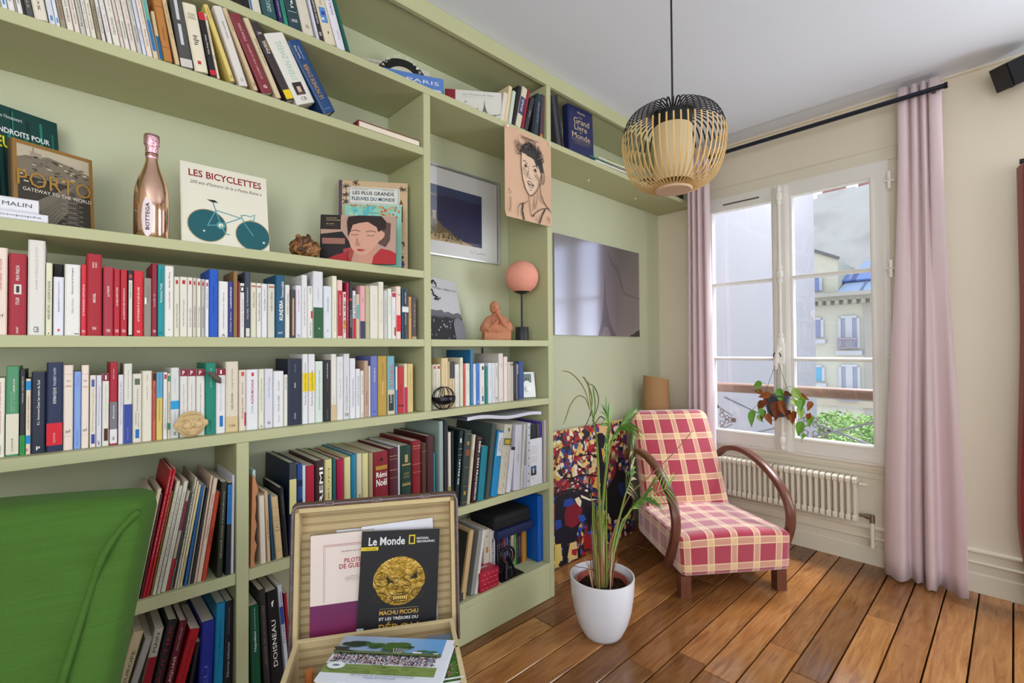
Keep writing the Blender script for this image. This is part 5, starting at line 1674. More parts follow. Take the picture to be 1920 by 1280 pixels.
# two white paperbacks lying
for i, (xr, zt0, th_, c, tt) in enumerate(((90, 1.646, .021, '#dcdce4', 'A prosopopée'), (72, 1.6685, .034, '#dedfe4', 'TOUR MALIN'))):
    p = PY(xr, 400, 1.705)
    o = mkbook(th_, .24, .082, c, False)
    o.rotation_euler = (0, radians(90), 0)
    o.location = (p.x - .24, 1.706 + .006 * i, zt0 + th_ + .0006)
    spine_print(o, th_, .24, [(tt, .5, .95, '#4a4a5a', .3, .5, 90, False)], [('#aab4c4', .30, .31)], False)
    tag(o, ['thinner white paperback lying flat on the bottle shelf under a thicker one', 'thicker white paperback lying on a thinner one at the left of the bottle shelf'][i], 'book', 'two white paperbacks lying on the bottle shelf')
# bicycle book
o, w_, h_ = facing('book', 'large white book with dark red title over a racing bicycle with disc wheels', 'book', 343, 506, 400, 300, 1.79, ZR1, 9, 0, .014, '#dfdccb', group=G1)
P = Print(w_, h_)
P.text('#8a2030', 'LES BICYCLETTES', .08, .84, .93, .925, bold=True)
P.text('#5a4a44', '200 ans d’histoire de la « Petite Reine »', .09, .755, .93, .795, it=True)
tq, tl = '#1f5a62', '#5a9aa0'
P.ell('#b3a070', .27, .27, .222, .222).ell(tq, .27, .27, .212, .212).ell('#b3a070', .80, .22, .215, .215).ell(tq, .80, .22, .205, .205)
P.ell('#d9d9d0', .23, .20, .012, .012, 10).ell('#d9d9d0', .93, .15, .015, .015, 10)
for a, b in (((.27, .27), (.42, .30)), ((.42, .30), (.35, .52)), ((.37, .47), (.66, .42)), ((.42, .30), (.66, .42)), ((.27, .27), (.37, .47)), ((.66, .46), (.70, .36)), ((.70, .36), (.80, .22)), ((.35, .52), (.34, .57))):
    P.line(tl, [a, b], .012)
P.line(tl, [(.66, .45), (.70, .47), (.78, .46), (.83, .5), (.82, .42), (.76, .41)], .012)
P.poly('#1d1f22', [(.27, .585), (.36, .59), (.40, .565), (.33, .56)])
P.ell(tl, .42, .29, .05, .05, 16).ell('#dfdccb', .42, .29, .028, .028, 14)
P.line(tl, [(.42, .29), (.47, .20), (.52, .19)], .014)
P.obj('cover_print', o)
# rivers book, map book, photo album
o, w_, h_ = facing('book', 'tall illustrated children’s book with a white title plate, hindmost of three leaning covers', 'book', 633, 764, 420, 337, 1.925, ZR1, 4, -33, .014, '#cdb28c', group=G1)
P = Print(w_, h_)
P.rect('#4c4a63', 0, 0, .05, 1).rect('#dfe0da', .14, .74, .88, .93)
for a, b, c2, d2 in ((.155, .75, .865, .753), (.155, .917, .865, .92), (.155, .75, .16, .92), (.86, .75, .865, .92)):
    P.rect('#4a5a6a', a, b, c2, d2)
P.text('#27303c', 'LES PLUS GRANDS', .2, .845, .8, .885, bold=True).text('#1f4a58', 'FLEUVES DU MONDE', .19, .78, .81, .82, bold=True)
P.text('#6a6a6a', 'VOLKER MEHNERT', .19, .9, .42, .912).text('#6a6a6a', 'MARTIN HAAKE', .63, .9, .81, .912)
for cx, cy, s0 in ((.11, .93, 0), (.25, .975, 1), (.93, .93, 2), (.1, .84, 3), (.1, .76, 4)):
    for j in range(6):
        a = s0 + j * .9
        P.line('#2f2a2c', [(cx, cy), (cx + .035 * cos(a), cy + .02 * sin(a)), (cx + .06 * cos(a + .2), cy + .035 * sin(a + .2))], .014, True)
P.poly('#6b4a30', [(.88, .55), (.88, .76), (.905, .81), (.93, .76), (.93, .55)]).ell('#d9cfb0', .905, .74, .018, .018, 12)
for i in range(9):
    P.ell(['#4a2f6a', '#7a2f7c', '#5a3f8a'][i % 3], .9 + .035 * cos(i * .7), .08 + .03 * sin(i * .7), .03, .014, 12, i * .7)
P.poly('#5a3a3c', [(.86, .33), (.95, .33), (.96, .28), (.94, .28), (.93, .31), (.88, .31), (.87, .28), (.85, .28)])
P.ell('#d9d4c4', .9, .22, .045, .02, 16).rect('#3a3432', .86, .14, .94, .17)
P.obj('cover_print', o)
o, w_, h_ = facing('book', 'thin turquoise map-cover book between the photo album and the illustrated rivers book', 'book', 645, 752, 420, 382, 1.865, ZR1, 4, -35, .012, '#8fc9b4', group=G1)
P = Print(w_, h_)
for i in range(30):
    P.ell(rf.choice(['#5ab4bc', '#73c4bb', '#a4d6bc']), rf.uniform(.1, .5), rf.uniform(.8, .97), .05, .03, 8, rf.uniform(0, 3))
for i in range(46):
    P.ell(rf.choice(['#cf5a38', '#d98a4a', '#b4483a', '#d9a070']), rf.uniform(.62, .97) if i % 3 else rf.uniform(.1, .95), rf.uniform(.80, .98) if i % 3 else rf.uniform(.95, .99), .022, .014, 7, rf.uniform(0, 3))
P.text('#1f3a4a', 'lonely planet', .45, .86, .6, .88)
P.obj('cover_print', o)
o, w_, h_ = facing('photo_book', 'square photo book with a dark-haired woman in a red top on its cover', 'book', 600, 742, 450, 402, 1.815, ZR1, 5, -36, .010, '#241c1e', group=G1)
P = Print(w_, h_)
P.rect('#b59484', 0, 0, 1, 1).rect('#2a1f22', 0, .7, .26, 1).poly('#1d191b', [(0, 0), (0, .6), (.28, .66), (.40, .4), (.40, 0)]).rect('#9a6a5c', .02, .40, .32, .52).rect('#241d1f', 0, .15, .34, .40)
P.poly('#a2443f', [(.3, .0), (.3, .3), (.40, .33), (.45, .3), (.4, .0)])
hair, skin = '#2a1c1a', '#cf9d88'
P.poly('#5a423a', [(.80, .9), (.93, .85), (.92, .5), (.86, .35), (.76, .42)])
P.poly('#c4907c', [(.48, .32), (.76, .5), (.72, .0), (.44, .0)])
P.poly(skin, [(.38, .62), (.37, .48), (.40, .33), (.46, .22), (.53, .17), (.60, .19), (.70, .32), (.76, .45), (.84, .56), (.85, .64), (.80, .70), (.76, .66), (.72, .85), (.55, .95), (.42, .85)])
P.poly(hair, [(.34, .86), (.36, .97), (.5, 1.0), (.8, 1.0), (.87, .88), (.86, .72), (.80, .70), (.76, .66), (.74, .76), (.62, .87), (.5, .84), (.42, .8), (.39, .66), (.36, .55), (.35, .7)])
for a in ((.41, .60), (.62, .59)):
    P.line('#4a2f2a', [(a[0] - .01, a[1] + .0), (a[0] + .04, a[1] - .015), (a[0] + .09, a[1] + .005)], .008).line('#5a3a30', [(a[0] - .02, a[1] + .07), (a[0] + .04, a[1] + .095), (a[0] + .11, a[1] + .07)], .010)
P.poly('#b97f6c', [(.47, .56), (.455, .40), (.47, .36), (.53, .37), (.52, .40)]).poly('#a83c40', [(.47, .29), (.51, .305), (.54, .30), (.60, .29), (.55, .255), (.50, .255)])
P.poly('#a6252c', [(0, .0), (.0, .03), (.2, .17), (.34, .24), (.38, .12), (.40, .0)]).poly('#ad272e', [(.68, .0), (.70, .16), (.80, .32), (.93, .28), (1, .22), (1, 0)])
for i in range(8):
    P.ell('#22201f', .365 + .006 * i * (i - 7) * .15, .25 - .03 * i, .008, .008, 8)
P.ell('#e0c8a0', .80, .52, .01, .01, 8)
P.text('#cdb478', 'CHANTAL', .07, .92, .21, .945).text('#cdb478', 'CHANTOUNE', .07, .875, .25, .90).text('#cdb478', '80 ANS', .07, .80, .17, .825).text('#8a7a5a', '22 JANVIER 2022', .07, .765, .22, .78)
P.obj('cover_print', o)


# bottle
def bottle():
    r = PY(284, 400, 1.78)
    x, R = r.x, .0435
    o = empty('sparkling_wine_bottle', 'shiny rose-gold sparkling wine bottle with crinkled foil neck', 'bottle', (x, 1.78, ZR1 + .0006))
    H_ = PY(284, 253, 1.78).z - ZR1
    prof = [(.001, .006), (R * .5, .004), (R * .92, 0), (R, .006), (R * 1.0, .12 * H_ / .33), (R * .97, .15 * H_ / .33), (R * .86, .178 * H_ / .33), (R * .68, .202 * H_ / .33), (R * .5, .224 * H_ / .33), (R * .385, .243 * H_ / .33), (R * .345, .262 * H_ / .33)]
    gold = mat('#f0c6ae', .09, 1, .5)
    MB().lathe(prof, 48, cap=False).obj('glass_body', gold, o, 70)
    k = NT('pink_foil', .22, .5, 1)
    v = k.coords('Object')
    k.bump(k.noise(v, 160, 3, .6), .9, .003)
    k.col('#e9b7c4')
    f = MB()
    pr = [(R * .36, .250 * H_ / .33), (R * .37, .27 * H_ / .33), (R * .38, .292 * H_ / .33), (R * .47, .297 * H_ / .33), (R * .46, .307 * H_ / .33), (R * .47, .318 * H_ / .33), (R * .44, .327 * H_ / .33), (R * .30, H_), (.001, H_ + .0005)]
    f.lathe(pr, 36, cap=False)
    f.obj('foil_cap', k.m, o, 180)
    lb = MB()
    n = 10
    pts = []
    for i in range(n + 1):
        a = radians(-128 + 4 * i)
        tt = i / n
        hh = .055 * sqrt(max(0, 1 - (2 * tt - 1) ** 2)) + .004
        pts.append((R * 1.012 * cos(a), R * 1.012 * sin(a), .065 - hh, .065 + hh * .95))
    for i in range(n):
        a, b = pts[i], pts[i + 1]
        lb.poly([(a[0], a[1], a[2]), (b[0], b[1], b[2]), (b[0], b[1], b[3]), (a[0], a[1], a[3])])
    lb.obj('label', mat('#e9d9dd', .35), o, 180)
    P = Print(.012, .08)
    P.text('#3a2a2c', 'BOTTEGA', .1, .0, .9, 1, bold=True, rot=90)
    t = P.obj('lettering', o)
    a = radians(-108)
    t.location = (R * 1.03 * cos(a) - .006 * cos(a + pi / 2), R * 1.03 * sin(a) - .006 * sin(a + pi / 2), .025)
    t.rotation_euler = (0, 0, a + pi / 2)
    MB().lathe([(R * .372, .262 * H_ / .33), (R * .378, .262 * H_ / .33), (R * .378, .27 * H_ / .33), (R * .372, .27 * H_ / .33)], 30, cap=False).obj('neck_band', mat('#b98a78', .3, 1), o, 180)


bottle()


def blob(name, parts, m, parent=None, voxel=.003, disp=0, dscale=20, loc=None, smooth=2):
    """several ellipsoids / tubes fused into one skin"""
    mb = MB()
    for p in parts:
        if p[0] == 'e':
            _, c, r, *ro = p
            n1, n2 = 20, 12
            b = len(mb.v)
            R = Matrix.Identity(3) if not ro else Matrix.Rotation(ro[0], 3, ro[1])
            for i in range(n2 + 1):
                ph = pi * i / n2
                for j in range(n1):
                    th = 2 * pi * j / n1
                    q = R @ Vector((r[0] * sin(ph) * cos(th), r[1] * sin(ph) * sin(th), r[2] * cos(ph)))
                    mb.v.append(tuple(q + Vector(c)))
            for i in range(n2):
                for j in range(n1):
                    k2 = (j + 1) % n1
                    mb.f.append((b + i * n1 + j, b + (i + 1) * n1 + j, b + (i + 1) * n1 + k2, b + i * n1 + k2))
                    mb.m.append(0)
        elif p[0] == 't':
            mb.tube(p[1], p[2], 10)
        elif p[0] == 'b':
            mb.quadbox(p[1], p[2])
    o = mb.obj(name, m, parent, 180, loc)
    md = o.modifiers.new('fuse', 'REMESH')
    md.mode = 'VOXEL'
    md.voxel_size = voxel
    md.use_smooth_shade = True
    if smooth:
        sm = o.modifiers.new('smooth', 'SMOOTH')
        sm.iterations = smooth
        sm.factor = .6
    if disp:
        tx = bpy.data.textures.new(name, 'CLOUDS')
        tx.noise_scale = dscale
        tx.noise_depth = 3
        dm_ = o.modifiers.new('relief', 'DISPLACE')
        dm_.texture = tx
        dm_.strength = disp
        dm_.texture_coords = 'LOCAL'
    return o


# burl
k = NT('burl_wood', .38, .45)
v = k.coords('Object')
n1 = k.noise(v, 38, 6, .65, 1.2)
k.bump(n1, 1.0, .006)
mb_ = k.col(k.ramp(n1, [(.32, '#1c0f08'), (.45, '#4a2a14'), (.55, '#8a5a2c'), (.7, '#b88a50')]))
c = PY(565, 455, 1.80)
o = blob('burl_wood_piece', [('e', (0, 0, .036), (.050, .042, .038)), ('e', (-.022, -.01, .03), (.028, .03, .03)), ('e', (.025, -.008, .034), (.027, .03, .033)), ('e', (.0, .0, .058), (.03, .03, .018)), ('t', [(0, -.03, .05), (.004, -.036, .07), (.012, -.02, .082)], [.01, .009, .004]), ('t', [(-.02, -.03, .05), (-.03, -.02, .076)], [.01, .006])],
         mb_, None, .0022, .016, .018, (c.x, 1.775, ZR1 + .006))
tag(o, 'round knobbly piece of dark burl wood on the shelf beside the bicycle book', 'ornament')

# closed red book lying on the leaning-row shelf
a, b = PY(672, 232, 1.70), PY(789, 262, 1.70)
o = link('book', None)
bpy.data.objects.remove(o)
wd = b.x - a.x
c_, pg = book_mesh(.026, .15, wd, '#6e1626', True)
for me in (c_, pg):
    for v in me.vertices:
        v.co = (v.co.y, v.co.z, .026 - v.co.x)
    me.flip_normals() if False else None
o = link('book', c_, None, (a.x, 1.704, SH['s1'][1] + .0006))
link('page_block', pg, o)
tag(o, 'dark red hardback lying flat near the middle upright, page edges towards the room', 'book')

# top shelf: three books on Paris
G2 = 'books showing their covers on the highest shelf'
o, w_, h_ = facing('book', 'pale book with a black arched title, hindmost of the covers on the highest shelf', 'book', 664, 807, 150, 102, 1.965, ZS2, 6, -20, .014, '#c9c6b4', group=G2)
P = Print(w_, h_)
P.ell('#20201f', .62, .62, .34, .30, 36).ell('#c9c6b4', .62, .56, .22, .22, 30)
for i, ch in enumerate('RUE DE PARIS'):
    a = radians(150 - i * 11)
    if ch != ' ':
        P.text('#dcdacb', ch, .62 + .28 * cos(a) - .02, .6 + .33 * sin(a) * w_ / h_ * 1.05 - .03, .62 + .28 * cos(a) + .02, .6 + .33 * sin(a) * w_ / h_ * 1.05 + .03, bold=True)
P.text('#3a3a3a', 'La chef', .2, .9, .36, .94, it=True)
P.obj('cover_print', o)
o, w_, h_ = facing('book', 'blue book with white capital title in front of the pale one, highest shelf', 'book', 719, 833, 150, 126, 1.880, ZS2, 8, -22, .012, '#4a6cb4', group=G2)
P = Print(w_, h_)
P.rect('#5a80c4', 0, .5, 1, 1).rect('#3a5088', 0, 0, 1, .35)
for i in range(40):
    P.rect(rf.choice(['#8a9cc4', '#2f3f6a', '#c9cfe0']), .5 + rf.uniform(0, .45), .35 + rf.uniform(0, .15), .5 + rf.uniform(.02, .48), .37 + rf.uniform(0, .15))
P.text('#dfe2ea', 'PARIS', .38, .68, .92, .82)
P.obj('cover_print', o)
o, w_, h_ = facing('book', 'landscape white book with red spine and a drawn iron tower on its cover', 'book', 836, 941, 200, 166, 1.86, ZS2, 6, -34, .014, '#8f2a33', group=G2)
P = Print(w_, h_)
P.rect('#d9d8cf', .17, 0, 1, 1)
P.text('#5a4a3c', 'Les 37 ponts de Paris', .3, .82, .86, .89, it=True)
P.text('#8a8478', 'croquis et promenades', .28, .76, .84, .785)
P.poly('#6a6a6a', [(.64, .18), (.675, .45), (.69, .72), (.70, .45), (.745, .18), (.72, .18), (.695, .28), (.67, .18)])
P.poly('#8a8a86', [(.52, .18), (.545, .36), (.56, .4), (.575, .36), (.60, .18)])
P.line('#55554f', [(.3, .10), (.42, .17), (.55, .12), (.68, .17), (.8, .12), (.95, .17)], .012)
for i in range(60):
    x, y = rf.uniform(.3, .97), rf.uniform(.02, .2)
    P.line(rf.choice(['#3a3a38', '#77776f', '#9a9a90']), [(x, y), (x + rf.uniform(.01, .05), y + rf.uniform(-.01, .03))], .006)
P.line('#5a5a58', [(.33, .56), (.37, .59), (.35, .60)], .01)
P.obj('cover_print', o)
# big blue book
o, w_, h_ = facing('book', 'big navy blue hardback with large gold title facing out on the top right shelf', 'book', 1068, 1113, 240, 193, 1.735, ZS2, 2, -3, .050, '#1f2552', group=G2)
P = Print(w_, h_)
gd = '#c9b48a'
P.text(gd, 'Sélection', .36, .885, .68, .92, bold=True)
P.text(gd, 'Le', .42, .79, .55, .825).text(gd, 'Grand', .20, .665, .84, .785, bold=False).text(gd, 'Livre', .22, .535, .74, .65).text(gd, 'du', .42, .485, .52, .515).text(gd, 'Monde', .12, .36, .86, .475)
P.rect(gd, .1, .335, .88, .338).text('#8a8068', 'DICTIONNAIRE GEOGRAPHIQUE', .14, .29, .86, .315).text('#8a8068', 'ILLUSTRE DES PAYS', .2, .25, .78, .275)
P.obj('cover_print', o)

# flat books to the right of it
zc0 = ZS2 + .0006
fl_ = [(2.30, .33, .012, '#a33a30', 'brick-red'), (2.33, .34, .012, '#dcd8cc', 'white'), (2.28, .34, .013, '#1f6a58', 'green'), (2.36, .34, .012, '#cfc9b4', 'cream'), (2.46, .26, .010, '#8a9a3c', 'lime')]
for x, L, t_, c, nm in fl_:
    o = mkbook(t_, L, .2, c, False)
    o.rotation_euler = (0, radians(90), radians(rf.uniform(-3, 3)))
    o.location = (x, 1.722, zc0 + t_)
    zc0 += t_ + .0005
    tag(o, 'thin %s book in the flat pile right of the navy book, %s' % (nm, {'brick-red': 'lowest', 'white': 'second from bottom', 'green': 'third from bottom', 'cream': 'fourth from bottom', 'lime': 'topmost'}[nm]), 'book', 'flat pile of thin books')
row([(u, u + 7.6, 372, None, vt, c, dict(lab=lb, hard=True, d=.15)) for u, vt, c, lb in
     ((1226, 330, '#3a3f4a', 'dark grey book on the top right shelf, glimpsed under the cage lamp'), (1234, 332, '#7a4fa0', 'violet book on the top right shelf, glimpsed under the cage lamp'), (1242, 336, '#8a8c94', 'grey book on the top right shelf, glimpsed under the cage lamp'),
      (1250, 338, '#1f7aa4', 'turquoise-blue book at the right end of the top right shelf'), (1258, 335, '#15161c', 'first black book right of the turquoise-blue one near the curtain'), (1266, 335, '#2a3038', 'charcoal book second right of the turquoise-blue one near the curtain'), (1274, 335, '#14151a', 'last black book before the left curtain on the top right shelf'))],
    ZS2, 1.715, 0, 0, 1, 'books at the window end of the top shelf', '')
SECT.pop()

# ------------------------------------------------------------ cubby things
o, w_, h_ = facing('photo_book', 'black and white photograph book of a city skyline leaning beside the middle upright', 'book', 806, 873, 560, 513, 1.775, SH['r2'][1], 12, 22, .010, '#3c3c42')
P = Print(w_, h_)
P.rect('#c4c5c8', 0, 0, 1, 1).rect('#55565c', 0, 0, 1, .42)
P.poly('#6a6b72', [(0, .38), (0, .5), (.12, .5), (.15, .47), (.3, .46), (.45, .48), (.5, .44), (.62, .46), (.75, .43), (.9, .46), (1, .43), (1, .38)])
P.poly('#2e2e33', [(0, .0), (0, .33), (.2, .36), (.4, .34), (.55, .37), (.8, .33), (1, .36), (1, .0)])
for i in range(50):
    P.rect(rf.choice(['#8a8b92', '#24242a', '#4a4b52', '#b0b0b6']), x := rf.uniform(0, .95), y := rf.uniform(0, .3), x + .03, y + .025)
for i in range(60):
    a = rf.uniform(0, 1)
    P.ell('#2b2b30', .03 + .38 * a + rf.uniform(-.05, .05), .97 - .32 * a * (1 if i % 2 else .2) + rf.uniform(-.05, .04), .022, .013, 7, rf.uniform(0, 3))
P.ell('#808189', .86, .22, .16, .14, 24).rect('#808189', .70, .0, 1, .2)
P.text('#8a8b90', 'PARIS OBJECTIF', .3, .80, .95, .845)
P.obj('cover_print', o)

# framed photograph on the back wall of the cubby
fr = empty('framed_photograph', 'framed photograph of a rocky headland in dark blue sea hanging in the bookcase', 'picture', (1.155, BY - .001, 1.790))
fw_, fh_ = 1.782 - 1.155, .462
m = MB()
for (a, b, c2, d2) in ((0, 0, fw_, .007), (0, fh_ - .007, fw_, fh_), (0, .007, .007, fh_ - .007), (fw_ - .007, .007, fw_, fh_ - .007)):
    m.quadbox((a, -.020, b), (c2, 0, d2))
m.obj('frame', mat('#d6d9de', .25, .6), fr)
P = Print(fw_ - .014, fh_ - .014, -.010)
P.rect('#e4e6e8', 0, 0, 1, 1).rect('#1c2b58', .12, .17, .82, .80)
P.poly('#2f4672', [(.12, .66), (.12, .80), (.82, .80), (.82, .70), (.5, .70)])
P.poly('#4a5f7c', [(.12, .66), (.35, .68), (.34, .705), (.2, .72), (.12, .72)])
P.poly('#8a7f6e', [(.12, .66), (.34, .675), (.33, .69), (.12, .70)])
P.poly('#6a5c3c', [(.12, .17), (.12, .34), (.2, .36), (.27, .43), (.33, .42), (.40, .34), (.47, .30), (.55, .22), (.68, .19), (.72, .17)])
P.poly('#c0a070', [(.2, .17), (.3, .24), (.42, .27), (.56, .215), (.70, .185), (.72, .17)])
for i in range(70):
    x = rf.uniform(.14, .6)
    y = rf.uniform(.18, .36 - (x - .14) * .3)
    P.ell(rf.choice(['#4a4a2c', '#8a7a50', '#a89468', '#5a5636']), x, y, rf.uniform(.008, .02), rf.uniform(.004, .01), 7, rf.uniform(0, 3))
P.rect('#b09468', .295, .41, .325, .49).rect('#c9b48c', .29, .485, .33, .50)
P.line('#4a4a50', [(.68, .09), (.70, .125), (.71, .08), (.74, .12), (.76, .085), (.80, .10), (.86, .095)], .003)
P.obj('photo_print', fr)
gk = NT('picture_glass', .03, .5)
tra = gk.t.nodes.new('ShaderNodeBsdfTransparent')
glo = gk.t.nodes.new('ShaderNodeBsdfGlossy')
glo.inputs['Roughness'].default_value = .03
mx = gk.t.nodes.new('ShaderNodeMixShader')
mx.inputs[0].default_value = .10
gk.l(tra.outputs[0], mx.inputs[1])
gk.l(glo.outputs[0], mx.inputs[2])
gk.l(mx.outputs[0], gk.t.nodes['Material Output'].inputs[0])
MB().quadbox((.007, -.0175, .007), (fw_ - .007, -.0165, fh_ - .007)).obj('glazing', gk.m, fr)

# terracotta bust
c = PY(931, 636, 1.83)
k = NT('terracotta', .75, .25)
v = k.coords('Object')
k.bump(k.noise(v, 45, 5, .6), .5, .003)
tc_ = k.col(k.mix(k.noise(v, 14, 3), '#a9664a', '#cf9270'))
s_ = .96
bust = blob('terracotta_bust', [('b', (-.070, -.035, 0), (.070, .035, .042)), ('e', (0, 0, .062), (.088, .045, .040)), ('e', (0, .004, .098), (.066, .038, .036)), ('e', (-.052, -.004, .07), (.030, .034, .034)), ('e', (.054, -.004, .07), (.030, .034, .034)),
            ('t', [(-.01, .004, .118), (-.008, .002, .15)], [.016, .014]), ('e', (-.010, -.002, .170), (.026, .029, .032)), ('e', (-.012, -.018, .154), (.016, .016, .016)), ('t', [(-.014, -.031, .176), (-.014, -.037, .164), (-.012, -.030, .160)], [.004, .006, .004]),
            ('e', (-.022, -.026, .170), (.004, .004, .003)), ('e', (-.004, -.027, .170), (.004, .004, .003)), ('e', (.015, .0, .168), (.004, .006, .009)),
            ('t', [(.05, -.02, .06), (.03, -.042, .085), (.008, -.040, .125), (.0, -.036, .140)], [.018, .014, .010, .010]), ('e', (-.002, -.036, .146), (.013, .010, .010)),
            ('t', [(-.012, -.036, .150), (.0, -.042, .153), (.014, -.036, .152)], [.0045, .005, .004]), ('t', [(-.012, -.036, .142), (.0, -.043, .145), (.016, -.038, .145)], [.0045, .005, .004]),
            ('t', [(-.05, -.028, .05), (-.02, -.036, .075), (.0, -.040, .10)], [.014, .012, .010]), ('t', [(-.03, -.034, .11), (-.008, -.04, .07), (0, -.04, .045)], [.006, .005, .004]), ('t', [(.03, -.034, .11), (.01, -.04, .07), (0, -.04, .045)], [.006, .005, .004])],
            tc_, None, .0022, 0, 1, (c.x, 1.83, SH['r2'][1] + .0006), 3)
bust.rotation_euler = (0, 0, radians(-30))
tag(bust, 'terracotta bust of a robed figure with its hand at its chin', 'sculpture')

# globe lamp
c = PY(979, 636, 1.80)
L = empty('globe_table_lamp', 'table lamp with pink paper globe on a thin black stem and drum base', 'lamp', (c.x, 1.80, SH['r2'][1] + .0006))
bk_ = mat('#26272c', .45, 0, .4)
gz = PY(979, 520, 1.80).z - SH['r2'][1]
MB().lathe([(.001, 0), (.034, 0), (.0355, .0015), (.0355, .070), (.034, .072), (.001, .072)], 36).obj('base', bk_, L, 40)
MB().lathe([(.006, .072), (.006, gz - .085)], 12).obj('stem', bk_, L, 40)
MB().lathe([(.001, gz - .092), (.012, gz - .090), (.034, gz - .083), (.045, gz - .074), (.046, gz - .072), (.001, gz - .071)], 32).obj('dish', bk_, L, 40)
k = NT('pink_fibre_paper', .8, .2)
v = k.coords('Object')
k.bump(k.noise(v, 130, 3, .7), .4, .001)
pgm = k.col(k.mix(k.noise(v, 120, 4, .7), '#d98a76', '#edaa96'))
R = .0885
MB().lathe([(R * sin(a), gz - R * cos(a)) for a in [radians(30 + i * 150 / 22) for i in range(23)]], 44, cap=False).obj('globe_shade', pgm, L, 180)
tag(MB().tube([(c.x + .02, 1.83, 1.3615), (c.x - .02, 1.88, 1.361), (c.x - .05, 1.95, 1.361), (c.x - .03, 1.995, 1.361)], .0025, 6).obj('lamp_cord', bk_, None, 60), 'black cord running back from the globe lamp base', 'cord')
m = MB().tube([(1.662, 1.998, 1.323), (1.662, 1.998, 1.2), (1.660, 1.998, 1.057)], .0035, 6)
tag(m.obj('power_cable', bk_, None, 60), 'black cable hanging down the back of the thermostat cubby', 'cord')

# thermostat
o, w_, h_ = None, None, None
ths = empty('thermostat', 'white room thermostat with grey display and round dial propped on the shelf', 'thermostat', (0, 0, 0))
p = PZ(975.5, 747, SH['r3'][1])
p2 = PZ(1006, 745.5, SH['r3'][1])
tw = (p2 - p).length * .98
ths.location = (p.x, p.y, SH['r3'][1] + .0035)
ths.rotation_euler = (radians(-9), 0, atan2(p2.y - p.y, p2.x - p.x))
th_ = tw * 1.48
rb_obj('casing', (tw, .022, th_), .004, mat('#e6e8e6', .35), ths, (0, 0, 0), 2)
P = Print(tw, th_, -.0003)
P.rect('#71837c', .16, .58, .76, .92)
P.text('#3c4a46', '20.5', .34, .68, .62, .78, bold=True)
P.ell('#e9ebe9', .46, .54, .2, .17, 30)
P.obj('display', ths)
MB().lathe([(tw * .2, 0), (tw * .2, .003), (tw * .155, .004), (tw * .14, .012), (.001, .013)], 36, cap=False).obj('dial', mat('#f0f1ef', .3), ths, 40, (tw * .5, -.0003, th_ * .34)).rotation_euler = (radians(90), 0, 0)

# wire ball
c = PY(829.5, 742, 1.712)
rB = .049
wb_ = empty('wire_ball_holder', 'black wire sphere ornament with a wide metal band round its middle', 'ornament', (c.x, 1.703, SH['r3'][1] + rB + .002))
iron = mat('#1e1d20', .35, .7)
for i in range(6):
    a = pi * i / 6
    MB().tube([(rB * cos(t) * cos(a), rB * cos(t) * sin(a), rB * sin(t)) for t in [2 * pi * j / 32 for j in range(33)]], .0016, 6).obj('ring', iron, wb_, 60)
m = MB()
m.lathe([(rB * 1.0, .006), (rB * 1.06, .007), (rB * 1.07, -.006), (rB * .97, -.008), (rB * .8, -.020), (rB * .3, -.028), (.001, -.028), (.001, -.024), (rB * .28, -.024), (rB * .75, -.016), (rB * .93, -.004), (rB * 1.0, .006)], 36, cap=False)
m.obj('band', mat('#2f2c33', .3, .8), wb_, 40)

# clay face leaning on the books
c = PY(361, 786, 1.700)
k = NT('pale_clay', .8, .2)
v = k.coords('Object')
k.bump(k.noise(v, 60, 4, .6), .4, .002)
cm_ = k.col(k.mix(k.noise(v, 30, 3), '#b99a6a', '#dcc496'))
rF = .0395
f = blob('clay_face', [('e', (0, 0, 0), (rF, .012, rF)), ('e', (0, -.008, -.008), (rF * .75, .010, rF * .62)), ('e', (-.014, -.016, -.004), (.012, .007, .010)), ('e', (.015, -.016, -.004), (.012, .007, .010)),
    ('t', [(-.004, -.012, .014), (-.002, -.022, .0), (0, -.026, -.008)], [.003, .0045, .006]), ('e', (-.007, -.019, -.010), (.005, .004, .004)), ('e', (.007, -.019, -.010), (.005, .004, .004)),
    ('t', [(-.026, -.012, .012), (-.014, -.018, .016), (-.004, -.016, .011)], [.0025, .004, .003]), ('t', [(.026, -.012, .012), (.014, -.018, .016), (.004, -.016, .011)], [.0025, .004, .003]),
    ('t', [(-.02, -.014, -.014), (-.008, -.019, -.022), (.008, -.019, -.022), (.02, -.014, -.014)], [.002, .003, .003, .002]), ('e', (0, -.014, -.029), (.012, .007, .006)),
    ('t', [(-.024, -.010, .025), (-.01, -.014, .031), (.01, -.014, .031), (.024, -.010, .025)], [.002, .003, .003, .002]), ('e', (.039, -.002, 0), (.006, .006, .010)), ('e', (-.039, -.002, 0), (.006, .006, .010))],
    cm_, None, .0014, 0, 1, (c.x, 1.722, SH['r3'][1] + rF + .001), 1)
f.rotation_euler = (radians(-6), 0, radians(6))
tag(f, 'round pale clay face relief leaning on the spines of the lower row', 'sculpture')
# dried pod tucked between books
pa = [PY(u, v, 1.725) for u, v in ((384, 696), (398, 701), (409, 708), (415, 716), (411, 719), (402, 709), (392, 702))]
m = MB()
m.tube([PY(u, v, 1.722) for u, v in ((384, 697), (393, 699), (402, 705), (410, 713), (414, 718))], [.0015, .005, .0085, .009, .002], 8)
tag(m.obj('dried_pod', mat('#5c5148', .6), None, 60), 'curved brown dried seed pod tucked between books beside the green spine', 'pod')

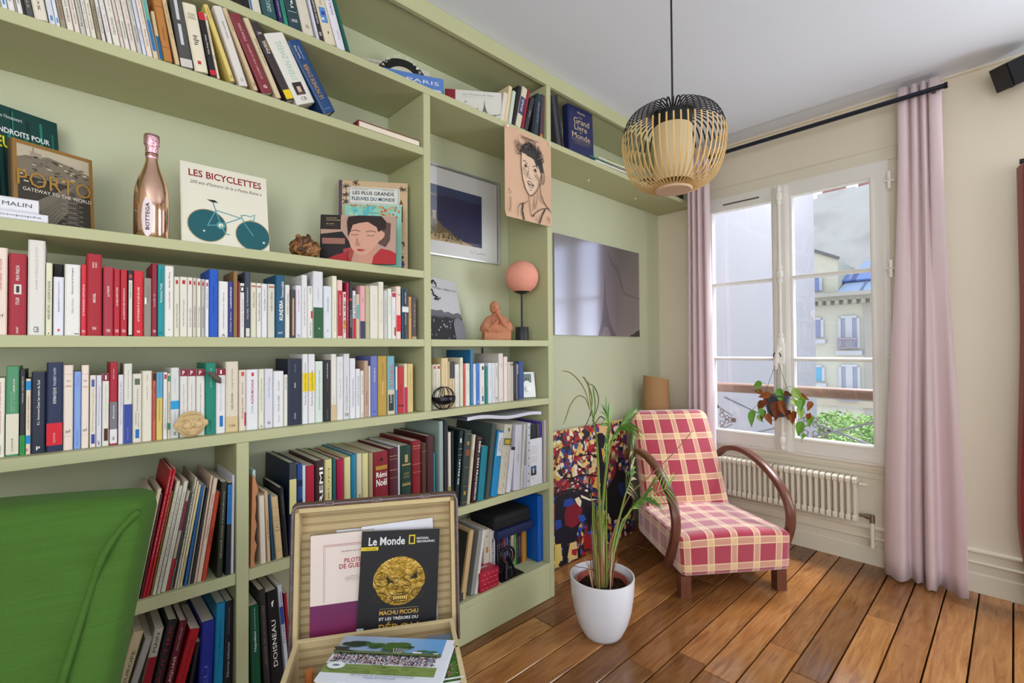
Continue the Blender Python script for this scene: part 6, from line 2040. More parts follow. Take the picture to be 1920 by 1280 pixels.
# ------------------------------------------------------------ pictures on the wall and the drawing
k = NT('metal_photo_print', .15, 1, .85)
v = k.coords('Object')
sp = k.n('SeparateXYZ')
k.l(v, sp.inputs[0])
base = k.ramp(k.math('ADD', sp.outputs[2], k.math('MULTIPLY', k.noise(v, 3, 3), .18)), [(.05, '#c4c2cc'), (.25, '#b4b2bc'), (.6, '#a8a6b0')])
k.col(base)
wp = empty('wall_print', 'large frameless grey glossy photo print of a tower in mist on the green wall', 'picture', (2.252, BY - .0012, 1.402))
W2, H2 = .985, .648
MB().quadbox((0, -.012, 0), (W2, 0, H2)).obj('panel', k.m, wp)
P = Print(W2, H2, -.0122)
def gl(c):
    return mat(c, .15, .8, 1)
P.poly(gl('#92909a'), [(.46, .0), (.505, .16), (.53, .40), (.545, .72), (.56, .40), (.60, .16), (.68, .0), (.62, 0), (.58, .10), (.53, .10), (.5, 0)])
P.poly(gl('#5c5a63'), [(.86, 0), (.88, .02), (.92, .03), (.95, .06), (1, .08), (1, 0)])
P.poly(gl('#98969f'), [(.58, .93), (.66, .82), (.72, .78), (.76, .62), (.80, .50), (1, .46), (1, .44), (.78, .48), (.74, .6), (.70, .74), (.64, .78)])
P.obj('tower_print', wp)

# charcoal drawing pinned to the shelf edge
dr = empty('charcoal_drawing', 'charcoal portrait of a short-haired woman on buff paper pinned to the bookcase', 'drawing', (1.558, D - .0035, 1.966))
dw, dh = .330, .452
k = NT('buff_paper', .85, .15)
v = k.coords('Object')
pm = k.col(k.mix(k.noise(v, 9, 4), '#caa488', '#d8b598'))
m = MB()
nx = 10
for i in range(nx):
    def cz(x):
        return -.006 * max(0, (x - .85)) / .15 - .002 * sin(pi * x)
    a, b = i / nx, (i + 1) / nx
    m.poly([(a * dw, cz(a), 0 if i else .03), (b * dw, cz(b), 0), (b * dw, cz(b), dh), (a * dw, cz(a), dh)])
    if i == 0:
        m.poly([(a * dw, cz(a), .03), (.03 * dw, cz(.03), .0), (b * dw, cz(b), 0)])
m.obj('paper', pm, dr, 60)
P = Print(dw, dh, -.0065)
ch, ch2 = '#3a3634', '#6e6259'
P.poly('#dcbfa4', [(.34, .77), (.33, .6), (.36, .47), (.42, .36), (.50, .30), (.56, .31), (.68, .42), (.74, .55), (.78, .62), (.76, .72), (.60, .74), (.46, .73)])
P.poly(ch, [(.30, .74), (.34, .83), (.44, .88), (.56, .89), (.70, .83), (.79, .73), (.83, .62), (.82, .575), (.78, .57), (.74, .60), (.70, .66), (.66, .65), (.60, .72), (.50, .735), (.42, .755), (.36, .745), (.34, .76)])
P.poly('#a48670', [(.78, .61), (.83, .60), (.84, .53), (.81, .48), (.78, .50)])
for pts, wdt in ([[(.33, .755), (.32, .62), (.35, .48), (.40, .37), (.46, .31), (.53, .29), (.60, .32), (.68, .38), (.74, .47), (.77, .56)], .012],
                 [[(.48, .29), (.50, .2), (.52, .11), (.55, .06)], .010], [[(.74, .46), (.75, .36), (.82, .27), (.93, .20), (1.0, .17)], .016], [[(.55, .06), (.66, .13), (.78, .18), (.95, .21)], .012],
                 [[(.47, .23), (.40, .19), (.30, .17), (.25, .12), (.24, .02)], .010], [[(.36, .19), (.34, .10), (.38, .0)], .030], [[(.86, .19), (.78, .10), (.72, .0)], .024], [[(.6, .30), (.59, .2), (.56, .12)], .007], [[(.68, .36), (.66, .24), (.61, .15)], .007],
                 [[(.83, .62), (.85, .55), (.82, .47), (.78, .48)], .010],
                 [[(.36, .66), (.40, .67), (.46, .64)], .012], [[(.57, .63), (.63, .655), (.70, .635)], .012], [[(.38, .61), (.42, .635), (.46, .61), (.42, .598), (.38, .61)], .010], [[(.58, .595), (.63, .62), (.68, .595), (.63, .58), (.58, .595)], .010],
                 [[(.49, .63), (.48, .56), (.45, .505), (.49, .485), (.54, .495), (.56, .47)], .008], [[(.45, .44), (.50, .455), (.54, .44), (.60, .42)], .010], [[(.45, .44), (.50, .39), (.56, .385), (.60, .42)], .009], [[(.46, .425), (.53, .415), (.60, .42)], .016], [[(.5, .36), (.55, .355)], .008]):
    P.line(ch, pts, wdt, len(pts) > 4)
for cx, cy in ((.42, .615), (.63, .60)):
    P.ell(ch, cx, cy, .02, .02, 12)
rc = random.Random(4)
for i in range(130):
    a = rc.uniform(-.3, 2.6)
    r0, r1 = rc.uniform(.1, .2), rc.uniform(.18, .27)
    cx, cy = .57, .73
    P.line(rc.choice([ch, '#2a2725', ch2]), [(cx + r0 * cos(a), cy + r0 * sin(a) * .8), (cx + r1 * cos(a + .25), cy + r1 * sin(a + .25) * .72)], .006)
for i in range(26):
    y = rc.uniform(.72, .84)
    P.line(ch, [(.33, y), (.26 + rc.uniform(-.04, .03), y + rc.uniform(-.02, .03)), (.16 + rc.uniform(0, .1), y + rc.uniform(-.02, .07))], .005, True)
for i in range(14):
    P.line(ch, [(.45 + rc.uniform(-.1, .2), .87), (.4 + rc.uniform(-.1, .25), .92), (.46 + rc.uniform(-.2, .3), .94)], .004, True)
for i in range(60):
    x, y = rc.choice([(.37, .57), (.63, .56), (.44, .53), (.70, .5), (.30, .08), (.66, .07), (.9, .1), (.60, .22), (.76, .3)])
    x += rc.uniform(-.04, .04)
    y += rc.uniform(-.04, .04)
    P.line(rc.choice(['#8a7566', '#a48a76', ch2]), [(x, y), (x + .03, y - .035)], .006)
P.ell(ch, .575, .075, .012, .025, 12)
P.text('#5a4a42', 'Polonio ’17', .04, .05, .10, .30, rot=90, it=True)
P.obj('charcoal_lines', dr)
for x in (.035, .965):
    MB().lathe([(.001, -.005), (.006, -.004), (.006, 0), (.001, .0)], 12, 0).obj('push_pin', mat('#f0efe9', .3), dr, 40, (x * dw, -.009, dh - .012)).rotation_euler = (radians(-90), 0, 0)

# bullfight painting leaning on the wall
A0, A1 = Vector((1.93, 1.900, 0)), Vector((2.965, 1.882, 0))
pw = (A1 - A0).length
ph = .80
pt_ = empty('painting', 'colourful unframed painting of bull and rider leaning against the wall behind the palm', 'painting', (A0.x, A0.y, .004), atan2(A1.y - A0.y, A1.x - A0.x))
pt_.rotation_euler = (radians(-5), 0, atan2(A1.y - A0.y, A1.x - A0.x))
k = NT('dabs_of_oil_paint', .45, .45)
v = k.coords('Object')
nz = k.n('TexNoise')
nz.inputs['Scale'].default_value = 9
nz.inputs['Detail'].default_value = 4
k.l(v, nz.inputs['Vector'])
mvec = k.n('VectorMath', operation='SCALE')
mvec.inputs['Scale'].default_value = .09
k.l(nz.outputs['Color'], mvec.inputs[0])
ad = k.n('VectorMath', operation='ADD')
k.l(v, ad.inputs[0])
k.l(mvec.outputs[0], ad.inputs[1])
vo = k.n('TexVoronoi')
vo.inputs['Scale'].default_value = 40
k.l(ad.outputs[0], vo.inputs['Vector'])
sc_ = k.n('SeparateColor')
k.l(vo.outputs['Color'], sc_.inputs[0])
sp = k.n('SeparateXYZ')
k.l(v, sp.inputs[0])
PAL = [(0, '#1e1a24'), (.12, '#7c1c28'), (.25, '#d9c078'), (.36, '#a5222c'), (.46, '#e0cf9c'), (.56, '#2b4488'), (.66, '#8c1f2a'), (.74, '#cfae52'), (.82, '#23202c'), (.9, '#c24a34'), (.96, '#e6dfca')]
PAL2 = [(0, '#1b1820'), (.14, '#2a3058'), (.28, '#86202c'), (.40, '#211d26'), (.50, '#3052a4'), (.62, '#a0242e'), (.72, '#d6ba70'), (.80, '#241f26'), (.88, '#c88a50'), (.94, '#e2d6b4')]
ca = k.ramp(sc_.outputs[0], PAL, True)
cb_ = k.ramp(sc_.outputs[1], PAL2, True)
n3 = k.noise(v, 3.4, 2)
low = k.math('SUBTRACT', k.math('ADD', k.math('MULTIPLY', n3, .6), .26), sp.outputs[2])
f_ = k.math('MULTIPLY', k.math('MAXIMUM', k.math('MINIMUM', k.math('MULTIPLY', low, 9), 1), 0), 1)
k.bump(k.math('ADD', vo.outputs[0], k.noise(v, 70, 3)), .6, .004)
pm_ = k.col(k.mix(f_, ca, cb_))
MB().quadbox((0, 0, 0), (pw, .022, ph)).obj('canvas', mat('#d8cdb4', .8), pt_)
P = Print(pw, ph, .0)
P.rect(pm_, 0, 0, 1, 1)
bk2 = mat('#1a1820', .45)


def pxl(pts):
    """pixels of the photograph to the painting's own fractions"""
    out = []
    rz_ = pt_.rotation_euler.z
    M = Matrix.Translation(pt_.location) @ Matrix.Rotation(rz_, 4, 'Z') @ Matrix.Rotation(pt_.rotation_euler.x, 4, 'X')
    Mi = M.inverted()
    o_ = Mi @ Vector((0, 0, H0))
    for u, v in pts:
        d = Mi.to_3x3() @ ray(u, v)
        t = -o_.y / d.y
        q = o_ + d * t
        out.append((q.x / pw, q.z / ph))
    return out


def zc_p(pts, s=4.413, ox=1040, oy=790):
    return [(min(.996, max(.004, x)), min(.996, max(.004, y))) for x, y in pxl([(ox + a / s, oy + b / s) for a, b in pts])]


for c, pts in (('#1b1a26', [(0, 640), (60, 600), (140, 575), (230, 590), (300, 640), (350, 720), (330, 850), (290, 880), (240, 820), (200, 860), (180, 960), (130, 1060), (100, 1190), (60, 1190), (70, 1050), (0, 1000)]),
               ('#7a1c28', [(100, 700), (170, 660), (230, 720), (210, 830), (150, 880), (90, 860), (80, 770)]), ('#264590', [(80, 650), (140, 630), (170, 670), (130, 700), (70, 705)]), ('#2a4f9e', [(190, 780), (240, 770), (260, 810), (215, 840)]),
               ('#264590', [(0, 820), (50, 810), (60, 870), (10, 900)]), ('#e2d6b0', [(165, 640), (200, 622), (222, 660), (212, 710), (185, 680)]), ('#e6dcc0', [(215, 605), (290, 640), (365, 640), (290, 655), (220, 628)]),
               ('#16151b', [(240, 690), (300, 700), (330, 830), (300, 860), (270, 800)]), ('#1b1a22', [(350, 110), (400, 110), (420, 160), (400, 230), (440, 420), (420, 640), (380, 640), (360, 420), (350, 250)]),
               ('#d6a648', [(385, 215), (430, 260), (450, 350), (400, 330)]), ('#cf8f4a', [(345, 440), (380, 520), (370, 560), (315, 545)]), ('#e2b07c', [(365, 30), (440, 40), (440, 160), (400, 120), (370, 90)]),
               ('#15151b', [(430, 560), (520, 400), (620, 430), (640, 700), (560, 800), (470, 820), (420, 700)]), ('#1f2f66', [(520, 520), (570, 500), (600, 580), (550, 620)]), ('#e0c468', [(0, 1020), (50, 1010), (60, 1130), (20, 1230), (0, 1235)]),
               ('#dcc07a', [(110, 1010), (180, 990), (190, 1130), (130, 1150), (100, 1120)]), ('#a3242c', [(140, 1060), (185, 1050), (180, 1110), (140, 1100)]), ('#9c1f2a', [(240, 960), (300, 950), (310, 1040), (250, 1060)])):
    P.poly(mat(c, .45), zc_p(pts))
for pts, wdt in (([(0, 610), (70, 580), (150, 560), (230, 585), (300, 620), (370, 640)], .012), ([(130, 530), (190, 500), (280, 560), (310, 620)], .010), ([(60, 470), (140, 470), (230, 440), (350, 450)], .010), ([(350, 110), (390, 100), (440, 160)], .012),
                 ([(100, 900), (120, 1000), (90, 1190)], .014), ([(200, 900), (220, 960), (200, 1130)], .012), ([(230, 280), (300, 270), (350, 300)], .010)):
    P.line(bk2, zc_p(pts), wdt)
P.obj('painted_surface', pt_)

# rolled brown paper behind the armchair
c = PY(1229, 770, 1.80)
k = NT('kraft_paper', .75, .2)
v = k.coords('Object')
kp = k.col(k.mix(k.noise(v, 6, 3), '#a67c54', '#b48c62'))
m = MB()
N, Hh = 46, 1.075
prev = None
for i in range(N + 1):
    a = 2 * pi * 1.35 * i / N + 2.2
    rb_, rt_ = .136 - .012 * i / N, .094 - .012 * i / N
    top = Hh + .035 * sin(a * .5 + .6)
    pb, pt2 = (rb_ * cos(a), rb_ * sin(a), 0), (rt_ * cos(a), rt_ * sin(a), top)
    if prev:
        m.poly([prev[0], pb, pt2, prev[1]])
    prev = (pb, pt2)
o = m.obj('paper_roll', kp, None, 180, (3.245, 1.86, .001))
tag(o, 'loosely rolled brown kraft paper standing upright in the corner behind the plaid armchair', 'paper roll')

# ------------------------------------------------------------ lowest shelf, right end
zb0 = SH['bot'][1]


def locate(u, v, z):
    return PZ(u, v, z)


# framed pictures leaning, box, books, discs, folder
def slab(name, label, cat, u0, u1, vm, ut, vt, Y, z, d, mats, wd=None, group=None):
    p0, p1, pt = PY(u0, vm, Y), PY(u1, vm, Y), PY(ut, vt, Y)
    th = atan2(pt.x - p0.x, pt.z - p0.z)
    w_ = wd or (p1.x - p0.x) * cos(th)
    zb = z + max(0, w_ * sin(th)) + .0008
    xb = p0.x + (zb - p0.z) * math.tan(th)
    h = min((pt.z - zb) / cos(th), (ZMAX[z] - zb) / cos(th) - .002)
    o = empty(name, label, cat, (xb, Y, zb), 0, group)
    o.rotation_euler = (0, th, 0)
    return o, w_, h


o, w_, h_ = slab('framed_picture', 'dark picture in a pale wooden frame leaning behind the suitcase edge on the lowest shelf', 'picture', 865.5, 873.5, 1118, 881, 994, 1.722, .185, .26, None)
cfm = wood('pale_frame', '#c9ad80', '#b89868', (12, 12, 2))
m = MB()
for (y0, y1, z0, z1) in ((0, .012, 0, h_), (.232, .244, 0, h_), (.012, .232, 0, .012), (.012, .232, h_ - .012, h_)):
    m.quadbox((0, y0, z0), (w_, y1, z1))
m.obj('frame', cfm, o)
m = MB().quadbox((w_ * .15, .012, .012), (w_ * .6, .232, h_ - .012))
m.obj('picture_panel', mat('#141517', .2), o)
o, w_, h_ = slab('grey_frame', 'grey-backed frame with white edge leaning on the pale wooden one, lowest shelf', 'picture', 885, 896, 1110, 900, 994, 1.722, .185, .26, None)
MB().quadbox((-.006, .0, 0), (w_ * .55, .25, h_)).obj('back_board', mat('#8d8c86', .7), o)
MB().quadbox((w_ * .55, .0, 0), (w_, .25, h_)).obj('frame', mat('#cfcfcb', .5), o)
row([(300, 372, 760, None, 470, '#cfc6b4', dict(hard=True, d=.2, dY=.06, lab='cream boxed volume with gilt ornament behind the red box', b=[('#b0843a', .55, .66, .3, .7), ('#b0843a', .85, .88, .3, .6)])),
     (374, 442, 760, None, 462, '#cdc8be', dict(hard=False, d=.2, dY=.06, lab='thick cream book with blue capital title behind the red box', t=[T('MASTROIANNI', .12, .78, '#23489a', .34, .5, -90, True)]))],
    .185, 1.722, 860, 920, 6.4, 'two cream volumes behind the red box', '', hard=True)
SECT.pop()
dv = [(452, 478, 462, '#20232c'), (480, 502, 462, '#3c2a5a'), (504, 528, 462, '#1c1a1e'), (531, 568, 458, '#8a2a34'), (571, 596, 452, '#3a5fa8'), (599, 628, 444, '#2a2224'), (631, 664, 432, '#c9bdb6'), (667, 693, 408, '#4f9a2c'), (696, 716, 400, '#20262c'), (718, 742, 395, '#16161a'), (744, 762, 392, '#6a1a3a')]
dn = ['dark', 'purple', 'black', 'dull red', 'blue', 'brown-black', 'white', 'lime green', 'slate', 'jet-black', 'plum']
for (a, b, vt, c), nm in zip(dv, dn):
    rr_ = row([(a, b, 760, None, vt, c, dict(dY=.085, d=.15, lab='%s-spined disc case standing under the black zip case on the lowest shelf' % nm, t=[T('WESTERN' if nm == 'white' else 'CINEMA', .2, .8, '#b43a4a' if nm == 'white' else '#9a8f90', .5)], name='disc_case', cat='disc case', h=.182))],
              .185, 1.722, 860, 920, 6.4, 'disc cases on the lowest shelf', '')
    SECT.pop()
row([(766, 820, 760, None, 488, '#a87818', dict(hard=False, dY=.085, d=.13, lab='mustard yellow box-like book between the disc cases and the blue folder', h=.155))], .185, 1.722, 860, 920, 6.4, 'books on the lowest shelf', '')
SECT.pop()
# blue folder box
p0, p1 = PZ(1009, 1055, zb0), PZ(1021, 1054, zb0)
fx = PY(1009.5, 1000, 1.745).x
fx1 = min(PY(1021.5, 1000, 1.745).x, 1.864)
hb_ = min(PY(1015, 929, 1.745).z - zb0, .385)
fo = empty('box_folder', 'bright blue elastic box folder standing at the right end of the lowest shelf', 'folder', (fx, 1.745, zb0 + .001))
fo.rotation_euler = (0, 0, 0)
blue = mat('#0c57b0', .35)
rb_obj('folder_body', (fx1 - fx, .235, hb_), .003, blue, fo, (0, 0, 0), 2)
MB().tube([(-.0015, .0, hb_ * .55), (-.002, .06, hb_ * .50), (-.002, .13, hb_ * .56), (-.002, .235, hb_ * .8)], .002, 6).obj('elastic_band', mat('#0a2f7a', .6), fo, 60)
MB().quadbox((-.0035, .002, .002), (-.0005, .23, hb_ - .002)).obj('flap', blue, fo)
# red box
p0, p1 = PZ(891, 1117, zb0), PZ(935, 1098, zb0)
pA = PY(900, 1100, 1.712)
pB = PY(935, 1080, 1.712)
rbx = empty('red_box', 'small glossy red cardboard box with pale repeated motifs at the front of the lowest shelf', 'box', (pA.x, 1.712, zb0 + .001))
bw, bh = pB.x - pA.x, PY(935, 1062, 1.712).z - zb0
rb_obj('carton', (bw, .13, bh), .0015, mat('#a81c34', .3), rbx, (0, 0, 0), 2)
P = Print(bw, bh, -.0002)
for i in range(5):
    for j in range(4):
        x, y = .08 + .22 * i + (.1 if j % 2 else 0), .12 + .24 * j
        if x < .9:
            P.line('#d98a94', [(x, y), (x + .05, y + .04), (x + .09, y - .01), (x + .13, y + .03)], .018)
P.obj('motif_print', rbx)
P = Print(bw, .13, 0)
P.text('#e9d5d8', 'meslions', .1, .3, .7, .5, bold=True)
t = P.obj('lid_lettering', rbx)
t.location = (0, 0, bh)
t.rotation_euler = (radians(-90), 0, 0)
# zip case lying on the discs and books
p = PY(960, 985, 1.76)
zc_ = empty('zip_case', 'black and navy zipped fabric case lying on top of the disc cases', 'case', (PY(925, 985, 1.76).x, 1.752, zb0 + .186))
rb_obj('navy_base', (.255, .20, .045), .012, mat('#16224c', .7), zc_, (0.02, 0, .0), 3)
rb_obj('case_lid', (.255, .20, .075), .022, mat('#17171a', .75), zc_, (.0, 0, .047), 4)
MB().tube([(.01, -.001, .085), (.262, -.001, .085)], .0022, 6).obj('zip', mat('#35353a', .4, .6), zc_, 60)
# black round stand
p = PY(957, 1060, 1.735)
st = empty('round_stand', 'black plastic round stand on a flat foot in front of the disc cases', 'stand', (p.x, 1.75, zb0 + .0012))
blk = mat('#121214', .35)
MB().quadbox((-.075, -.035, 0), (.075, .045, .004)).obj('foot', blk, st)
m = MB()
m.tube([(.050 * cos(a), .01, .088 + .050 * sin(a)) for a in [2 * pi * i / 28 for i in range(29)]], .006, 6)
m.tube([(.034 * cos(a), .012, .088 + .034 * sin(a)) for a in [2 * pi * i / 24 for i in range(25)]], .005, 6)
m.obj('ring', blk, st, 60)
m = MB()
m.tube([(-.012, .0, .075), (-.04, -.03, .004)], .007, 6)
m.tube([(.012, .0, .075), (.045, .0, .004)], .007, 6)
m.tube([(0, .0, .095), (0, .035, .004)], .006, 6)
m.obj('tripod', blk, st, 60)
# black clip at the front edge of the suitcase
m = MB()
for i in range(3):
    m.tube([(0, 0, .002 + .012 * i), (.03, -.002, .004 + .012 * i), (.045, .012, .012 + .012 * i)], .004, 6)
c = PY(866, 1135, 1.70)
o = m.obj('cable_coil', blk, None, 60, (c.x - .012, 1.722, zb0 + .003))
tag(o, 'small coil of black cable on the lowest shelf beside the suitcase edge', 'cable')
# torn brown folder at the upright
fl2 = empty('paper_folder', 'worn orange-brown paper folder with torn edge beside the upright behind the suitcase', 'folder', (PY(467, 1000, 1.72).x + .003, 1.715, Z4 + .0008))
fl2.rotation_euler = (0, radians(1.2), 0)
m = MB()
hh = PY(470, 883, 1.715).z - Z4
rj = random.Random(8)
pts = [(0, 0), (.015, 0.0)] + [(.015 + rj.uniform(-.004, .003) if i % 3 else .010, hh * .93 * (i + 1) / 13) for i in range(12)] + [(.004, hh * .95), (0, hh * .93)]
m.prism(pts, 0, .2, 0, 'y')
m.obj('flap', mat('#b98055', .8), fl2)
MB().quadbox((.001, .004, 0), (.009, .19, hh)).obj('papers', mat('#a9c4c0', .7), fl2)
# paper pile lying on top of the leaning albums
m = MB()
a, b = PY(876, 786, 1.73), PY(1015, 792, 1.73)
zt = .985
N = 14
top, bot = [], []
for i in range(N + 1):
    t = i / N
    x = a.x + (b.x - a.x) * t
    z = zt - .022 * t + .006 * sin(t * 9)
    top.append((x, z + .016))
    bot.append((x, z))
for i in range(N):
    (x0, z0), (x1, z1) = bot[i], bot[i + 1]
    (X0, Z0), (X1, Z1) = top[i], top[i + 1]
    m.poly([(x0, 1.73, z0), (x1, 1.73, z1), (X1, 1.73, Z1), (X0, 1.73, Z0)])
    m.poly([(X0, 1.73, Z0), (X1, 1.73, Z1), (X1, 1.95, Z1), (X0, 1.95, Z0)])
    m.poly([(x0, 1.73, z0), (x0, 1.95, z0), (x1, 1.95, z1), (x1, 1.73, z1)])
m.poly([(bot[-1][0], 1.73, bot[-1][1]), (bot[-1][0], 1.95, bot[-1][1]), (top[-1][0], 1.95, top[-1][1]), (top[-1][0], 1.73, top[-1][1])])
tag(m.obj('paper_pile', mat('#d3d2e0', .7)), 'sagging white stack of papers lying on top of the leaning albums', 'papers')
# printed white booklet face of the papers
P = Print(.115, .215, 0)
P.rect('#dcdce2', 0, 0, 1, 1)
for i in range(6):
    P.rect('#9a9aa4', .04, .84 - .03 * i, .62, .845 - .03 * i)
for i in range(5):
    P.rect('#9a9aa4', .04, .62 - .03 * i, .55 + .05 * (i % 2), .625 - .03 * i)
P.rect('#3a5a8a', .04, .25, .5, .42).rect('#2a3a2c', .04, .22, .5, .32).rect('#c9c4b8', .2, .27, .32, .38).rect('#77777f', .04, .16, .4, .165)
a, b = PY(995, 912, 1.712), PY(1017, 912, 1.712)
bo = empty('printed_booklet', 'white printed booklet with a small photo leaning in front of the black file', 'booklet', (a.x, 1.714, Z4 + .0012))
bw = b.x - a.x
hh = PY(1003, 823, 1.712).z - Z4
P.W, P.H = bw, hh
P2 = Print(bw, hh, 0)
for v_ in range(len(P.mb.v)):
    x, y, z = P.mb.v[v_]
    P.mb.v[v_] = (x / .115 * bw, y, z / .215 * hh)
MB().quadbox((0, .0001, 0), (bw, .009, hh)).obj('pages', mat('#dcdce2', .7), bo)
P.mb.obj('cover_print', P.mats, bo)

# ------------------------------------------------------------ suitcase
ra = radians(-29.5)
sc0 = Vector((.464, 1.368, .515))
su = empty('suitcase', 'old open suitcase lined with striped paper, lid up, in front of the bookcase', 'suitcase', tuple(sc0), ra)
k = NT('striped_lining_paper', .75, .2)
v = k.coords('Object')
sp = k.n('SeparateXYZ')
k.l(v, sp.inputs[0])
zz = k.math('ADD', sp.outputs[2], k.math('MULTIPLY', sp.outputs[1], -1.0))
fr_ = k.math('FRACT', k.math('MULTIPLY', zz, 1 / .0235))
s1 = k.math('LESS_THAN', k.math('ABSOLUTE', k.math('SUBTRACT', fr_, .30)), .035)
s2 = k.math('LESS_THAN', k.math('ABSOLUTE', k.math('SUBTRACT', fr_, .50)), .035)
s3 = k.math('LESS_THAN', k.math('ABSOLUTE', k.math('SUBTRACT', fr_, .40)), .17)
st_ = k.math('MAXIMUM', s1, s2)
base = k.mix(k.noise(v, 14, 4), '#b4a078', '#c4b088')
b2 = k.mix(k.math('MULTIPLY', s3, .25), base, '#8a7048')
b3 = k.mix(k.math('MULTIPLY', st_, .7), b2, '#7a5c38')
nn = k.noise(v, 30, 5, .7)
b4 = k.mix(k.ramp(nn, [(.68, '#000000'), (.8, '#606060')]), b3, '#7a5a3a')
lining = k.col(b4)
leath = mottled('worn_fibreboard', '#4a3026', '#8a6a50', 30, .6, .3, .3)
hwm = mottled('rusty_edge_metal', '#5c4a48', '#8d8286', 60, .4, .5, .3, 300, .6)
LW_, LH_, LD_ = .475, .425, .055     # lid
lid = bpy.data.objects.new('lid', None)
C.objects.link(lid)
lid.parent = su
lid.location = (-.022, .028, -.075)
lid.rotation_euler = (radians(-6), 0, 0)
t = .008
m = MB().quadbox((0, LD_ - t, 0), (LW_, LD_, LH_))
m.obj('lid_panel', leath, lid)
m = MB().quadbox((t, LD_ - t - .0015, t), (LW_ - t, LD_ - t - .0003, LH_ - t))
m.obj('lining', lining, lid)
m = MB()
m.quadbox((0, 0, 0), (t, LD_ - t - .0002, LH_)).quadbox((LW_ - t, 0, 0), (LW_, LD_ - t - .0002, LH_)).quadbox((t + .0001, 0, LH_ - t), (LW_ - t - .0001, LD_ - t - .0002, LH_))
m.obj('lid_rim', leath, lid)
m = MB()
for (a0, b0, a1, b1) in ((t, .004, t + .011, LH_ - t), (LW_ - t - .011, .004, LW_ - t, LH_ - t), (t, LH_ - t - .012, LW_ - t, LH_ - t)):
    m.quadbox((a0, -.0008, b0), (a1, LD_ - t - .002, b1))
m.obj('inner_border', mottled('lining_border', '#bda878', '#d0bd90', 40, .7), lid)
m = MB()
r_ = .006
m.tube([(r_ * .2, -.001, .0), (r_ * .2, -.001, LH_ - .02), (.006, -.001, LH_ - .004), (.02, -.001, LH_), (LW_ - .02, -.001, LH_), (LW_ - .006, -.001, LH_ - .004), (LW_, -.001, LH_ - .02), (LW_, -.001, 0)], .0045, 8)
m.obj('metal_edge', hwm, lid, 60)
for x in (.10, .235, .38):
    mm = MB().quadbox((x - .014, -.006, LH_ - .003), (x + .014, .006, LH_ + .006))
    mm.tube([(x - .01, -.008, LH_ + .004), (x + .01, -.008, LH_ + .004)], .003, 6)
    mm.obj('latch', hwm, lid)
# tray
TW, TDp, TH = .432, .40, .115
tray = bpy.data.objects.new('tray', None)
C.objects.link(tray)
tray.parent = su
tray.location = (0, -TDp, -TH)
MB().quadbox((0, 0, 0), (TW, TDp, .006)).obj('tray_floor', leath, tray)
m = MB()
m.quadbox((0, 0, .006), (.006, TDp, TH - .002)).quadbox((TW - .006, 0, .006), (TW, TDp, TH - .002)).quadbox((.006, 0, .006), (TW - .006, .006, TH - .002)).quadbox((.006, TDp - .006, .006), (TW - .006, TDp, TH - .002))
m.obj('tray_wall', leath, tray)
m = MB()
q = .010
m.quadbox((.0062, .0062, .0065), (q, TDp - .0062, TH)).quadbox((TW - q, .0062, .0065), (TW - .0062, TDp - .0062, TH)).quadbox((q, .0062, .0065), (TW - q, q, TH)).quadbox((q, TDp - q, .0065), (TW - q, TDp - .0062, TH)).quadbox((q, q, .0065), (TW - q, TDp - q, .0075))
m.obj('lining', lining, tray)
m = MB()
for (x0, y0, x1, y1) in ((-.001, -.001, .011, TDp + .001), (TW - .011, -.001, TW + .001, TDp + .001), (.011, TDp - .011, TW - .011, TDp + .001), (.011, -.001, TW - .011, .011)):
    m.quadbox((x0, y0, TH), (x1, y1, TH + .004))
m.obj('inner_border', mottled('rim_border', '#c4b084', '#d6c498', 40, .7), tray)
for x in (-.004, TW - .002):
    MB().quadbox((x, TDp - .03, TH - .03), (x + .006, TDp + .028, TH - .02)).obj('side_stay', hwm, tray)
# stool that carries the suitcase (out of the picture, below its lower edge)
sm_ = Matrix.Translation(sc0) @ Matrix.Rotation(ra, 4, 'Z')
cen = sm_ @ Vector((TW / 2, -TDp / 2, 0))
sto = empty('low_stool', 'low dark wooden stool carrying the open suitcase, below the picture edge', 'stool', (cen.x, cen.y, 0), ra)
dwd = wood('dark_stool_wood', '#3c2416', '#5a3822', (3, 20, 20))
MB().quadbox((-.20, -.17, .370), (.20, .17, .3985)).obj('seat', dwd, sto)
for a in (-1, 1):
    for b in (-1, 1):
        MB().tube([(a * .17, b * .14, .3695), (a * .18, b * .15, .0)], [.017, .013], 8).obj('leg', dwd, sto, 60)


def on_plane(M, y, u, v):
    Mi = M.inverted()
    o_ = Mi @ Vector((0, 0, H0))
    d = Mi.to_3x3() @ ray(u, v)
    t = (y - o_.y) / d.y
    return o_ + d * t


LM = sm_ @ Matrix.Translation(lid.location) @ Matrix.Rotation(radians(-6), 4, 'X')


def lidcard(name, label, cat, y, TL, TRr, zbot, thick, col, group=None, spine='#2a2a2e'):
    """booklet leaning in the lid: y = its depth in the lid, TL / TR its top corners in the photograph"""
    a, b = on_plane(LM, y, *TL), on_plane(LM, y, *TRr)
    w_ = hypot(b.x - a.x, b.z - a.z)
    rot = atan2(b.z - a.z, b.x - a.x)
    h = (a.z - zbot) / cos(rot)
    loc = Vector((a.x + h * sin(rot), y, a.z - h * cos(rot)))
    c_, pg = book_mesh(thick, h, w_, col, False)
    for me in (c_, pg):
        for vv in me.vertices:
            vv.co = (vv.co.y, vv.co.x, vv.co.z)
        me.flip_normals()
    o = link(name, c_)
    link('page_block', pg, o)
    o.matrix_world = LM @ Matrix.Translation(loc) @ Matrix.Rotation(-rot, 4, 'Y')
    tag(o, label, cat, group)
    return o, w_, h


